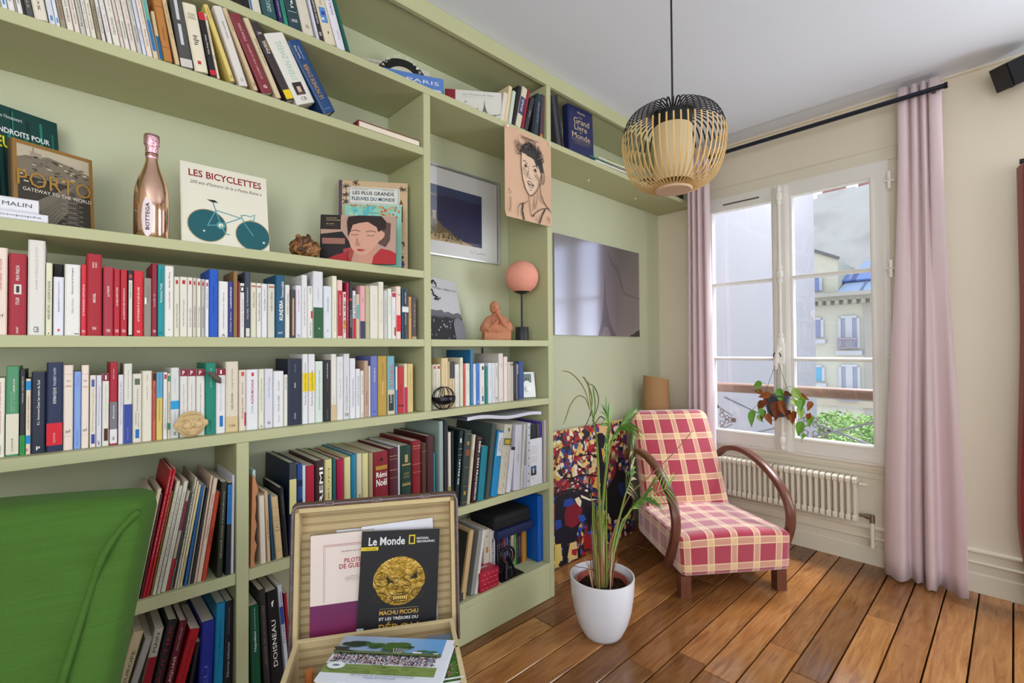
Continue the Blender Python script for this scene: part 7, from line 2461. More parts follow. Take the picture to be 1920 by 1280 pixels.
o, w_, h_ = lidcard('papers', 'white sheets standing behind the black magazine in the suitcase lid', 'papers', .0335, (678, 988), (811, 970), .012, .003, '#d3d5de')
P = Print(w_, h_)
P.rect('#e0e1e8', 0, 0, 1, 1).text('#9a9aa6', 'LE F', .82, .90, .9, .92)
P.obj('sheet', o)
o, w_, h_ = lidcard('papers', 'white sheet showing above the cream book in the suitcase lid', 'papers', .0385, (631, 994), (700, 988), .012, .002, '#cfd0da')
o, w_, h_ = lidcard('book', 'cream book with red title and purple band standing in the suitcase lid', 'book', .018, (582.5, 1005), (700, 993), .012, .012, '#1f2240')
P = Print(w_, h_)
P.rect('#e2d3ca', 0, .39, 1, 1)
mg = NT('purple_dusk_band', .5, .3)
vv = mg.coords('Object')
sp = mg.n('SeparateXYZ')
mg.l(vv, sp.inputs[0])
pm2 = mg.col(mg.ramp(mg.math('ADD', mg.math('MULTIPLY', sp.outputs[2], 8), mg.math('MULTIPLY', mg.noise(vv, 18, 4), .5)), [(.2, '#5c1838'), (.5, '#8a2850'), (.75, '#7a2a58'), (1, '#6e2c58')]))
P.rect(pm2, 0, 0, 1, .39)
P.ell('#3c1430', .62, .09, .22, .03, 20)
for a, b, c2, d2 in ((.20, .41, .205, .90), (.20, .90, 1.0, .905), (.225, .41, .229, .89), (.225, .888, 1.0, .892)):
    P.rect('#a8686a', a, b, c2, d2)
P.text('#4a4442', 'ANTOINE DE SAINT-EXUPÉRY', .48, .832, .88, .845).text('#a83a40', 'PILOTE', .53, .735, .80, .775, bold=True).text('#a83a40', 'DE GUERRE', .45, .685, .93, .727, bold=True)
P.text('#5a5250', 'ILLUSTRÉ PAR', .56, .61, .75, .618).text('#5a5250', 'BERNARD LAMOTTE', .54, .592, .78, .60).text('#5a5250', 'NEW YORK, 1942', .56, .574, .76, .582)
P.obj('cover_print', o)
o, w_, h_ = lidcard('magazine', 'black magazine with a golden mask on its cover standing in the suitcase lid', 'magazine', .002, (679, 996.5), (824.5, 990.5), .012, .006, '#1b1b1e')
P = Print(w_, h_)
P.rect('#212124', 0, 0, 1, 1)
P.text('#dcdcdc', 'Le Monde', .09, .872, .55, .945, bold=True)
P.rect('#d6c02a', .60, .872, .68, .955).rect('#212124', .615, .882, .665, .945)
P.text('#dcdcdc', 'NATIONAL', .70, .912, .86, .932, bold=True).text('#dcdcdc', 'GEOGRAPHIC', .70, .883, .94, .903, bold=True)
P.rect('#d6b82a', .0, .83, .215, .862).text('#2a2a20', 'HORS-SÉRIE', .06, .838, .19, .853)
k = NT('beaten_gold', .3, .5, .85)
vv = k.coords('Object')
n_ = k.noise(vv, 60, 5, .65)
k.bump(n_, .8, .003)
gm = k.col(k.ramp(n_, [(.3, '#7a5a20'), (.5, '#b8923c'), (.7, '#e0c070')]))
gdk, glt = '#4a3410', '#d9b860'
P.poly(gm, [(.5 + .33 * cos(a) * (1 if sin(a) > -.2 else .93), .555 + .212 * sin(a)) for a in [2 * pi * i / 40 for i in range(40)]])
P.poly('#1c1a1c', [(.33, .60), (.36, .53), (.43, .55)]).poly('#1c1a1c', [(.72, .635), (.64, .565), (.73, .57)])
for cx, cy, rx, ry in ((.50, .50, .15, .12), (.28, .57, .09, .09), (.77, .60, .09, .09), (.27, .42, .08, .06), (.74, .44, .08, .06), (.44, .56, .05, .04), (.60, .58, .05, .04)):
    P.line(gdk, [(cx + rx * cos(t_), cy + ry * .66 * sin(t_)) for t_ in [2 * pi * i / 22 for i in range(23)]], .008)
for cx in (.45, .58):
    P.line(gdk, [(cx - .05, .50), (cx, .515), (cx + .05, .50)], .010).line(gdk, [(cx - .04, .49), (cx, .48), (cx + .04, .49)], .008)
P.line(gdk, [(.49, .50), (.47, .46), (.52, .452), (.56, .46), (.54, .50)], .008)
P.poly(gdk, [(.41, .405), (.46, .435), (.58, .435), (.63, .405), (.58, .385), (.46, .385)])
for i in range(7):
    P.rect(glt, .435 + .026 * i, .396, .452 + .026 * i, .425)
P.line(gdk, [(.39, .41), (.45, .45), (.59, .45), (.65, .41), (.59, .37), (.45, .37), (.39, .41)], .010)
for cx, cy in ((.28, .57), (.77, .60), (.27, .42), (.74, .44)):
    for j in range(5):
        P.line(gdk, [(cx, cy), (cx + .075 * cos(.5 + j * .6), cy + .05 * sin(.5 + j * .6))], .005)
P.rect('#8a7a58', .27, .318, .76, .322)
P.text('#c9a24a', 'MACHU PICCHU', .27, .268, .76, .305, bold=True).text('#dcdcd8', 'ET LES TRÉSORS DU', .27, .222, .76, .254, bold=True).text('#b8903a', 'PÉROU', .27, .115, .77, .21, bold=True)
P.rect('#d9d9d6', .0, .03, .085, .17)
for i in range(7):
    P.rect('#22221f', .01 + .011 * i, .045, .014 + .011 * i + .003 * (i % 2), .15)
P.obj('cover_print', o)

# things lying in the tray
def lying(name, label, cat, corners, z, thick, tilt=None):
    """flat book: corners near-left, near-right, far-left in the photograph on height z (top face)"""
    a, b, c = [PZ(*q, z) for q in corners]
    ux = (b - a).normalized()
    w_ = (b - a).length
    uy = Vector((-ux.y, ux.x, 0))
    h_ = (c - a).dot(uy)
    o = bpy.data.objects.new(name, None)
    C.objects.link(o)
    o.location = (a.x, a.y, z - thick)
    o.rotation_euler = (0, 0, atan2(ux.y, ux.x))
    tag(o, label, cat)
    return o, w_, h_


def flatprint(P, o, z):
    t = P.obj('cover_print', o)
    t.location = (0, 0, z)
    t.rotation_euler = (radians(-90), 0, 0)
    return t


M_COV = mat('#d9dde8', .25)
zt0 = .400 + .0075 + .001
gb, w_, h_ = lying('booklet', 'garden-cover booklet with pink flowers lying in the tray right of the photo book', 'booklet', ((806, 1284), (871, 1273), (780, 1196)), .514, .06)
MB().quadbox((0, 0, .0545), (w_, h_, .06)).obj('pages', mat('#e4e4e6', .5), gb)
P = Print(w_, h_)
P.rect('#6a7a8c', 0, .62, 1, 1).rect('#4f7a34', 0, 0, 1, .66).poly('#a9a08c', [(.0, .5), (1, .62), (1, .56), (0, .42)])
for i in range(150):
    x, y = rf.uniform(.02, .98), rf.uniform(.02, .6)
    P.ell(rf.choice(['#3f7a2c', '#6a9a3c', '#2c5a24', '#8ab04a']), x, y, .03, .018, 7)
for i in range(60):
    x, y = rf.gauss(.45, .18), rf.gauss(.2, .08)
    P.ell(rf.choice(['#d96a8c', '#e88aa0', '#c44a70']), min(.95, max(.05, x)), min(.4, max(.02, y)), .022, .016, 7)
for i in range(30):
    P.ell(rf.choice(['#2f5a34', '#4a7a3c', '#22402c']), rf.uniform(.05, .95), rf.uniform(.62, .82), .05, .04, 9)
P.rect('#dcdce0', 0, 0, 1, .03)
flatprint(P, gb, .0602)
gb.location.z = .5135 - .0602
for ch_ in gb.children:
    pass
gp, w_, h_ = lying('paper_sheet', 'cream sheet headed with black capitals at the back of the suitcase tray', 'paper', ((742, 1203), (852, 1190), (733, 1184)), .478, .06)
MB().quadbox((0, -.06, .0), (w_, h_ + .02, .002)).obj('sheet', mat('#d6ccb2', .7), gp)
P = Print(w_, h_ + .08)
P.text('#2c2a28', 'BELCASTEL', .22, .78, .82, .92, bold=False).rect('#6a665c', .1, .70, .95, .705).text('#6a665c', 'EN ROUERGUE', .5, .62, .75, .67)
t = flatprint(P, gp, .0022)
t.location = (0, -.06, .0022)
gp.location.z = .4725
pb, w_, h_ = lying('photo_book', 'white photo book with a wide outdoor group photo lying on top of the suitcase tray', 'book', ((588, 1276), (824, 1288), (640, 1191)), .5375, .05)
pb.location.z = .5375 - .016
M0 = MB().quadbox((0, 0, 0), (w_, h_, .016))
rb_obj('cover', (w_, h_, .0025), .001, M_COV, pb, (0, 0, .0135), 1)
rb_obj('cover', (w_, h_, .0025), .001, M_COV, pb, (0, 0, .0), 1)
MB().quadbox((.003, .003, .0026), (w_ - .003, h_ - .003, .0134)).obj('page_block', M_PAGES, pb)
P = Print(w_, h_)
P.rect('#dde1ec', 0, 0, 1, 1)
gr = NT('photo_sky', .25, .5)
vv = gr.coords('Object')
sp = gr.n('SeparateXYZ')
gr.l(vv, sp.inputs[0])
sky_m = gr.col(gr.ramp(gr.math('MULTIPLY', sp.outputs[0], 1 / w_), [(0, '#9aa8bc'), (.5, '#8ab0d8'), (1, '#5a9ad8')]))
P.rect(sky_m, .0, .60, .93, 1.0).rect('#7f9450', .0, .17, .93, .36)
for i in range(60):
    x, y = rf.uniform(0, .9), rf.uniform(.18, .35)
    P.rect(rf.choice(['#8ea45c', '#728848', '#9aa86a', '#667c3e']), x, y, min(.93, x + rf.uniform(.03, .15)), y + .008)
P.rect('#5a6a4c', .0, .56, .93, .64)
for cx, cy, rx, ry, c in ((.05, .68, .09, .05, '#2f3a2c'), (.2, .78, .16, .075, '#2c4424'), (.33, .76, .12, .07, '#33502a'), (.12, .80, .14, .06, '#28361f'), (.52, .80, .16, .075, '#3a5a2c'), (.60, .76, .12, .05, '#2c4824'), (.45, .74, .1, .05, '#456a30'), (.5, .68, .12, .035, '#3a5228'), (.75, .68, .08, .025, '#4a6a3a'), (.84, .67, .06, .02, '#3c5a34'), (.10, .62, .12, .03, '#3c2c28')):
    for j in range(7):
        P.ell(c if j % 2 else '#42622f' if cx > .3 else '#2a3320', cx + rf.uniform(-.5, .5) * rx, cy + rf.uniform(-.5, .5) * ry * 1.2, rx * .45, ry * .30, 10)
for j in range(5):
    P.line('#d9d0c4', [(.52 + .012 * j, .60), (.51 + .02 * j, .66), (.50 + .03 * j, .72)], .005)
P.rect('#e4e6ea', .68, .62, .76, .65).rect('#e4e6ea', .86, .62, .90, .64).rect('#6a7f4a', .0, .585, .93, .605)
for i in range(1300):
    x, y = rf.uniform(.02, .90), rf.uniform(.37, .575)
    s_ = .0042
    P.mb.poly([((x - s_) * w_, P.y0 - .0060, (y - s_ * 2) * h_), ((x + s_) * w_, P.y0 - .0060, (y - s_ * 2) * h_), ((x + s_) * w_, P.y0 - .0060, (y + s_ * 2) * h_), ((x - s_) * w_, P.y0 - .0060, (y + s_ * 2) * h_)], P.mi(rf.choice(['#e8e4e6', '#d9d9e4', '#c98a90', '#3c4468', '#8a3444', '#e0b49c', '#55586a', '#f0f0f0', '#5a70a0', '#b06a70'])))
P.ell('#dfe6ea', .10, .30, .075, .045, 24).ell('#5a7a84', .10, .30, .03, .012, 14)
P.text('#5a6a94', 'Fête décennale des Descendants Durand-Gasselin', .26, .105, .78, .145, it=True).text('#5a6a94', 'Préfailles 8-9-10 Août 2025', .38, .06, .64, .095, it=True)
for i, vtx in enumerate(P.mb.v):
    if vtx[1] < -.0055 + P.y0:
        P.mb.v[i] = (vtx[0], P.y0 - .0120 if False else P.y0 - .0022, vtx[2])
flatprint(P, pb, .0162)
# pile under the photo book
base_ = Vector((pb.location.x, pb.location.y, 0))
for i, (c, th_, dz) in enumerate((('#8a5c2c', .030, .4085), ('#1f6a58', .028, .4395), ('#2b3030', .034, .4685))):
    o = bpy.data.objects.new('book', None)
    C.objects.link(o)
    q = sm_ @ Vector((.08 + .01 * i, -.385, 0))
    o.location = (q.x, q.y, dz)
    o.rotation_euler = (0, 0, ra + radians(3 * i))
    cm2 = mat(c, .5)
    MB().quadbox((0, 0, 0), (.24, .17, .002)).quadbox((0, 0, th_ - .002), (.24, .17, th_)).quadbox((0, 0, .002), (.002, .17, th_ - .002)).obj('cover', cm2, o)
    MB().quadbox((.0025, .002, .0022), (.237, .168, th_ - .0022)).obj('page_block', M_PAGES, o)
    tag(o, ['brown book at the bottom of the pile under the photo book in the suitcase', 'green-edged book in the middle of the pile under the photo book in the suitcase', 'dark book directly under the photo book in the suitcase'][i], 'book')
pz = sm_ @ Vector((.052, -.10, 0))
o = MB().tube([(0, 0, 0), (0, 0, .085)], .011, 14).obj('wooden_handle', wood('orange_wood', '#a8602c', '#c07a40', (20, 20, 4)), None, 50, (pz.x, pz.y, .4085))
tag(o, 'short orange-brown wooden rod standing in the left corner of the suitcase tray', 'rod')

# ------------------------------------------------------------ plaid armchair
k = NT('plaid_cloth', .85, .25)
tcn = k.n('TexCoord')
sp = k.n('SeparateXYZ')
k.l(tcn.outputs['UV'], sp.inputs[0])


def bandf(c, per, off, half):
    f = k.math('FRACT', k.math('ADD', k.math('MULTIPLY', c, 1 / per), off))
    dd_ = k.math('ABSOLUTE', k.math('SUBTRACT', f, .5))
    return k.math('LESS_THAN', dd_, half), k.math('LESS_THAN', k.math('ABSOLUTE', k.math('SUBTRACT', dd_, half)), .022)


bu, eu = bandf(sp.outputs[0], .127, .22, .13)
bv, ev = bandf(sp.outputs[1], .124, .12, .13)
c0 = '#a83046'
c1 = k.mix(k.math('MULTIPLY', k.math('MAXIMUM', bu, bv), .66), c0, '#dcae90')
c2 = k.mix(k.math('MULTIPLY', k.math('MULTIPLY', bu, bv), .9), c1, '#e2c08a')
c3 = k.mix(k.math('MULTIPLY', k.math('MAXIMUM', eu, ev), .8), c2, '#ecd3a6')
mpp = k.n('Mapping')
mpp.inputs['Scale'].default_value = (900, 900, 900)
k.l(tcn.outputs['UV'], mpp.inputs[0])
wv = k.noise(mpp.outputs[0], 1, 2)
k.bump(wv, .35, .0012)
k.b.inputs['Sheen Weight'].default_value = .9
k.b.inputs['Sheen Tint'].default_value = (1, .92, .95, 1)
k.b.inputs['Sheen Roughness'].default_value = .5
plaid = k.col(c3)
walnut = wood('walnut_arm', '#4e2b1e', '#7d4c38', (3, 3, 3), .3, 6)
ach = empty('plaid_armchair', 'low vintage armchair in red and cream plaid with curved dark wooden arms', 'armchair', (2.393, 1.222, 0), atan2(-.594, .804))
# local x right, y back


def seat_def(x, y, z):
    # crown on top, front overhang, slight droop backwards
    cx = (x - .31) / .31
    t = z / .21
    zz = z + (.022 * (1 - cx * cx) * (t ** 3)) - .02 * (y / .62) * t
    if t < .9:
        zz += 0
    xx = .31 + (x - .31) * (1 + .035 * (1 - y / .62) * t) * (1 - .05 * (y / .62))
    return (xx, y + .012 * sin(pi * x / .62) * -1 * (1 - y / .62) * t, zz)


rb_obj('seat', (.62, .66, .212), .032, plaid, ach, (-.025, -.03, .108), 9, seat_def)


def back_def(x, y, z):
    t = z / .70
    lean = .02 + .24 * t + .06 * t * t
    cx = (x - .29) / .29
    return (.29 + (x - .29) * (1 - .06 * t), y * (1 - .12 * t) + lean - .028 * sin(pi * t) * (1 - cx * cx) * 1.0, z - .012 * y * t)


rb_obj('backrest', (.58, .13, .70), .045, plaid, ach, (.0, .43, .175), 10, back_def)
for (x, y) in ((0, 0), (.545, 0)):
    m = MB()
    m.prism([(x - .028, y - .022), (x + .028, y - .022), (x + .028, y + .028), (x - .028, y + .028)], .0, .112)
    m.obj('leg', walnut, ach)
for (x, y) in ((.02, .655), (.525, .655)):
    m = MB()
    m.tube([(x, y, 0), (x, y - .06, .112)], [.022, .030], 4)
    m.obj('leg', walnut, ach)
armp = [(.70, .575), (.62, .628), (.52, .657), (.42, .664), (.32, .652), (.22, .622), (.13, .580), (.06, .530), (.01, .470), (-.012, .405), (-.008, .335), (.02, .26), (.065, .175), (.10, .115)]
sec = [(.75, .5), (.5, .62), (-.5, .62), (-.75, .5), (-.75, -.5), (-.5, -.62), (.5, -.62), (.75, -.5)]
for s in (-.048, .608):
    m = MB()
    # smooth the path
    pts = []
    for i in range(len(armp) - 1):
        for j in range(3):
            t = j / 3
            p0 = armp[max(i - 1, 0)]
            p1, p2 = armp[i], armp[i + 1]
            p3 = armp[min(i + 2, len(armp) - 1)]
            q = [.5 * ((2 * p1[n]) + (-p0[n] + p2[n]) * t + (2 * p0[n] - 5 * p1[n] + 4 * p2[n] - p3[n]) * t * t + (-p0[n] + 3 * p1[n] - 3 * p2[n] + p3[n]) * t ** 3) for n in (0, 1)]
            pts.append((s, q[0], q[1]))
    pts.append((s, *armp[-1]))
    m.tube(pts, .028, section=sec, upv=(0, 1, 0))
    m.obj('armrest', walnut, ach, 50)

# ------------------------------------------------------------ palm in white pot
c = PZ(1130, 1188, 0)
tf = (Vector((c.x, c.y, 0)) - Vector((0, 0, H0))).dot(fw)
rtop = 60.5 * tf / FPX * .985
pot_h = PY(1130, 1072, c.y).z
pl = empty('potted_palm', 'tall sparse kentia palm with dried leaf tips in a white pot on the floor', 'plant', (c.x, c.y, .001))
pot_h *= .965
R = rtop
prof = [(.001, .0), (R * .50, .0), (R * .58, .004), (R * .64, .02), (R * .78, pot_h * .22), (R * .90, pot_h * .45), (R * .97, pot_h * .7), (R, pot_h * .97), (R * .995, pot_h), (R * .96, pot_h), (R * .945, pot_h * .96), (R * .92, pot_h * .6), (R * .7, pot_h * .2), (.001, pot_h * .15)]
MB().lathe(prof, 56, cap=False).obj('outer_pot', mat('#dfe0e6', .22, 0, .5), pl, 60)
MB().lathe([(R * .70, pot_h * .4), (R * .80, pot_h * .85), (R * .82, pot_h * .90), (R * .79, pot_h * .90), (R * .77, pot_h * .84), (R * .66, pot_h * .5)], 40, cap=False).obj('inner_pot', mat('#a8584c', .5), pl, 60)
k = NT('potting_soil', .95, .1)
vv = k.coords('Object')
n_ = k.noise(vv, 70, 5, .7)
k.bump(n_, 1, .01)
soil = k.col(k.ramp(n_, [(.35, '#1c130e'), (.6, '#3c2a1e'), (.72, '#8a7a68')]))
sb = MB()
ng = 14
for i in range(ng):
    for j in range(24):
        r0, r1 = R * .765 * i / ng, R * .765 * (i + 1) / ng
        a0, a1 = 2 * pi * j / 24, 2 * pi * (j + 1) / 24
        def hz(r, a):
            return pot_h * .80 + .012 * noise.noise(Vector((r * 40 * cos(a), r * 40 * sin(a), 1)))
        sb.poly([(r0 * cos(a0), r0 * sin(a0), hz(r0, a0)), (r1 * cos(a0), r1 * sin(a0), hz(r1, a0)), (r1 * cos(a1), r1 * sin(a1), hz(r1, a1)), (r0 * cos(a1), r0 * sin(a1), hz(r0, a1))])
sb.obj('soil', soil, pl)
rp_ = random.Random(11)
zs = pot_h * .80
gre, gre2, dry, dry2, stem = mat('#5f9a3c', .4, 0, .5), mat('#93c05c', .4, 0, .5), mat('#8a6a44', .7), mat('#c9b8a0', .6), mat('#7d8f3e', .5)


def wpt(u, v, Y):
    p = PY(u, v, Y)
    return Vector((p.x - c.x, p.y - c.y, p.z - .001))


def smooth(pts, n=5):
    P_ = [Vector(p) for p in pts]
    o_ = []
    for i in range(len(P_) - 1):
        p0, p1, p2, p3 = P_[max(i - 1, 0)], P_[i], P_[i + 1], P_[min(i + 2, len(P_) - 1)]
        for j in range(n):
            t = j / n
            o_.append(.5 * ((2 * p1) + (-p0 + p2) * t + (2 * p0 - 5 * p1 + 4 * p2 - p3) * t * t + (-p0 + 3 * p1 - 3 * p2 + p3) * t ** 3))
    o_.append(P_[-1])
    return o_


def blade(mb, base, d, length, wd, droop, mi=0, nrm=None, curl=0):
    """one leaflet: tapered folded strip"""
    d = d.normalized()
    pts = [base]
    p = base.copy()
    dd = d.copy()
    n = 6
    for i in range(n):
        dd = (dd + Vector((0, 0, -droop / n))).normalized()
        p = p + dd * (length / n)
        pts.append(p.copy())
    side = d.cross(nrm or Vector((0, 0, 1)))
    if side.length < .1:
        side = d.cross(Vector((0, 1, 0)))
    side.normalize()
    up_ = side.cross(d).normalized()
    ws_ = [.35, .9, 1, .85, .6, .3, .03]
    for i in range(n):
        a, b = ws_[i] * wd, ws_[i + 1] * wd
        mb.poly([pts[i] - side * a, pts[i] - up_ * a * .35, pts[i + 1] - up_ * b * .35, pts[i + 1] - side * b], mi)
        mb.poly([pts[i] - up_ * a * .35, pts[i] + side * a, pts[i + 1] + side * b, pts[i + 1] - up_ * b * .35], mi)


def frond(path, r0, leaf_from, nl, ll, wd, spread_, droop, mats_, mi=0, flip=0):
    pts = smooth(path)
    f = MB()
    n = len(pts)
    f.tube(pts, [r0 * (1 - .8 * i / n) + .0008 for i in range(n)], 6)
    s = f.obj('stem', stem if mi != 2 else dry, pl, 60)
    if not nl:
        return
    lm = MB()
    i0 = int(leaf_from * (n - 1))
    for q in range(nl):
        t = q / max(1, nl - 1)
        idx = i0 + t * (n - 1 - i0)
        i = min(int(idx), n - 2)
        P_ = pts[i].lerp(pts[i + 1], idx - i)
        tan = (pts[i + 1] - pts[i]).normalized()
        L_2 = ll * (1 - .45 * abs(t - .45) * 1.6)
        for sgn in (-1, 1):
            side = tan.cross(Vector((.45, -.85, .2))).normalized() * sgn
            d = tan * (.32 + .75 * t * t) + side * spread_ + Vector((rp_.uniform(-.08, .08), rp_.uniform(-.08, .08), rp_.uniform(-.05, .08)))
            blade(lm, P_, d, L_2 * rp_.uniform(.85, 1.1), wd, droop * rp_.uniform(.7, 1.3), 1 if rp_.random() < .35 else 0, Vector((.5, -.8, .3)))
    lm.obj('leaflets', mats_, pl, 180)


cy = c.y
# tall stem, mostly dry at the tip
frond([(-.02, 0, zs), wpt(1124, 960, cy), wpt(1120, 840, cy + .02), wpt(1115, 800, cy + .02), wpt(1108, 760, cy + .02), wpt(1103, 715, cy + .03)], .0065, 1, 0, 0, 0, 0, 0, None)
tw = MB()
oliv, drk = mat('#6a6a34', .5), mat('#4a3a2a', .6)
for pth, wd, mi in (([(1105, 765), (1098, 735), (1084, 712), (1068, 698), (1052, 695)], .006, 0), ([(1106, 770), (1098, 748), (1084, 742), (1070, 758), (1062, 780), (1056, 796)], .0065, 0),
                    ([(1107, 780), (1110, 750), (1104, 725), (1095, 708), (1092, 708)], .009, 0), ([(1110, 790), (1120, 765), (1122, 745), (1114, 725), (1104, 719)], .0065, 1), ([(1112, 795), (1116, 760), (1113, 735), (1112, 725)], .011, 2),
                    ([(1108, 770), (1104, 785), (1098, 797), (1090, 803)], .005, 1), ([(1113, 800), (1124, 782), (1132, 784), (1136, 795)], .007, 0)):
    pts = smooth([wpt(u, v, cy + .02) for u, v in pth], 4)
    for i in range(len(pts) - 1):
        def wdt(i):
            t = i / (len(pts) - 1)
            return wd * (.35 + 1.3 * t) * (1 - t) ** .5 + .0006
        sd = Vector((.7, -.7, .15)) if abs((pts[i + 1] - pts[i]).normalized().z) > .6 else Vector((0, 0, 1))
        sd = ((pts[i + 1] - pts[i]).cross(Vector((.6, .8, 0)))).normalized()
        tw.poly([pts[i] - sd * wdt(i) * .5, pts[i] + sd * wdt(i) * .5, pts[i + 1] + sd * wdt(i + 1) * .5, pts[i + 1] - sd * wdt(i + 1) * .5], mi)
tw.obj('dried_leaflets', [mat('#6b5f38', .6), mat('#4c4028', .6), mat('#5f8f40', .5)], pl)
G2m = [gre, gre2]
frond([(-.01, .01, zs), wpt(1130, 950, cy), wpt(1137, 870, cy + .01), wpt(1139, 840, cy + .0), wpt(1141, 800, cy - .02), wpt(1138, 775, cy - .02)], .006, .48, 17, .20, .0075, .85, .55, G2m)
frond([(.0, .02, zs), wpt(1132, 930, cy), wpt(1142, 850, cy - .01), wpt(1152, 815, cy - .03), wpt(1165, 798, cy - .06), wpt(1180, 792, cy - .1)], .0055, .52, 17, .17, .0070, .85, .35, G2m)
frond([(.01, .0, zs), wpt(1158, 985, cy), wpt(1172, 930, cy - .02), wpt(1183, 895, cy - .02), wpt(1185, 860, cy - .03), wpt(1186, 835, cy - .04)], .0055, .46, 18, .21, .0078, .95, .6, [gre, dry2])
frond([(.02, -.01, zs), wpt(1162, 990, cy), wpt(1176, 965, cy), wpt(1190, 945, cy - .02), wpt(1205, 935, cy - .05), wpt(1224, 925, cy - .08), wpt(1250, 915, cy - .1)], .005, .46, 16, .20, .0080, .9, .55, G2m)
frond([(.01, .01, zs), wpt(1150, 1000, cy), wpt(1180, 930, cy), wpt(1215, 895, cy - .02), wpt(1262, 850, cy - .05), wpt(1298, 808, cy - .08)], .0042, 1, 0, 0, 0, 0, 0, None, 2)
frond([(.03, .0, zs), wpt(1168, 985, cy), wpt(1196, 940, cy - .01), wpt(1225, 905, cy - .02), wpt(1254, 870, cy - .04)], .0028, 1, 0, 0, 0, 0, 0, None)
frond([(-.03, .0, zs), wpt(1112, 990, cy), wpt(1111, 945, cy), wpt(1106, 925, cy)], .004, 1, 0, 0, 0, 0, 0, None)
# old dry leaf bases
db = MB()
for i in range(34):
    a = rp_.uniform(0, 2 * pi)
    r = rp_.uniform(.01, .055)
    x, y = r * cos(a), r * sin(a)
    hh = rp_.uniform(.10, .30)
    lx, ly = x * rp_.uniform(.2, 1.3) + rp_.uniform(-.02, .02), y * rp_.uniform(.2, 1.0)
    w_ = rp_.uniform(.004, .009)
    an = rp_.uniform(0, pi)
    s_ = Vector((cos(an), sin(an), 0)) * w_
    b0, b1, b2 = Vector((x, y, zs - .005)), Vector((x + lx * .4, y + ly * .4, zs + hh * .6)), Vector((x + lx, y + ly, zs + hh))
    db.poly([b0 - s_, b0 + s_, b1 + s_ * .8, b1 - s_ * .8], i % 3)
    db.poly([b1 - s_ * .8, b1 + s_ * .8, b2], i % 3)
o = db.obj('dry_leaf_bases', [mat('#a8744c', .8), mat('#c4a07c', .8), mat('#7c5438', .8)], pl)
o['kind'] = 'stuff'
for i in range(5):
    a = i * 1.256
    frond([(.02 * cos(a), .02 * sin(a), zs), (.025 * cos(a) - .005, .025 * sin(a), zs + .18), (.03 * cos(a) - .01, .03 * sin(a), zs + .33 + .03 * i)], .0055, 1, 0, 0, 0, 0, 0, None)
MB().tube([wpt(1076, 1061, cy - .05), wpt(1095, 1064, cy - .04), wpt(1118, 1070, cy)], .0015, 5).obj('dry_twig', drk, pl)

# ------------------------------------------------------------ radiator
Mr = mat('#e0dac8', .35, 0, .5)
rad = empty('radiator', 'low cream column radiator under the window behind the armchair', 'radiator', (3.475, .655, 0))
m = MB()
z0, z1 = .262, .53
for s in (-1, 1):
    xo = s * .021
    m.tube([(xo, 0, z0 + .02), (xo, 0, z1 - .02)], .0095, 8, section=[(1, .5), (.55, .95), (-.55, .95), (-1, .5), (-1, -.5), (-.55, -.95), (.55, -.95), (1, -.5)], upv=(0, 1, 0))
m.lathe([(.001, -.011), (.026, -.010), (.032, -.006), (.032, .006), (.026, .010), (.001, .011)], 16, 0, (0, 0, 0))
sec_me = m
# heads: flattened discs top and bottom turned to face the fins
b = MB()
for s in (-1, 1):
    xo = s * .021
    b.tube([(xo, 0, z0 + .02), (xo, 0, z1 - .02)], .0095, 8, section=[(1, .5), (.55, .95), (-.55, .95), (-1, .5), (-1, -.5), (-.55, -.95), (.55, -.95), (1, -.5)], upv=(0, 1, 0))
for zc2 in (z0 + .022, z1 - .022):
    ol = [(-.036, zc2 - .010), (-.030, zc2 - .020), (.030, zc2 - .020), (.036, zc2 - .010), (.036, zc2 + .010), (.028, zc2 + .021), (-.028, zc2 + .021), (-.036, zc2 + .010)]
    b.prism(ol[::-1], -.0125, .0125, 0, 'y')
    b.tube([(0, -.0165, zc2), (0, .0165, zc2)], .012, 10, upv=(0, 0, 1))
sme = b.mesh('section', Mr)
bmm = bmesh.new()
bmm.from_mesh(sme)
bmesh.ops.bevel(bmm, geom=[e for e in bmm.edges if e.calc_length() > .01 and e.is_manifold and e.calc_face_angle(0) > .9][:60], offset=.002, segments=1, affect='EDGES')
bmm.to_mesh(sme)
bmm.free()
for i in range(28):
    o = link('section', sme, rad, (0, .018 + i * .0335, 0))
m = MB()
m.tube([(0, 0, .49), (0, -.035, .49)], .011, 10)
m.tube([(0, -.035, .49), (0, -.048, .49)], .006, 8)
m.obj('bleed_valve', Mr, rad, 60)
m = MB()
m.tube([(0, 0, .305), (0, -.028, .305)], .009, 10)
m.tube([(0, -.022, .305), (0, -.066, .305)], .013, 10)
m.tube([(0, -.060, .318), (0, -.060, .272)], .014, 10)
m.tube([(0, -.036, .305), (0, -.042, .305)], .018, 6)
m.obj('valve', mat('#8a7f70', .35, .8), rad, 60)
MB().tube([(0, -.060, .28), (0, -.060, .13)], .0115, 12).obj('pipe', Mr, rad, 60)
MB().tube([(0, -.060, .13), (.055, -.060, .12)], .0115, 12).obj('pipe', Mr, rad, 60)
for y in (.12, .80):
    MB().quadbox((.038, y - .008, .46), (.085, y + .008, .50)).obj('bracket', Mr, rad)

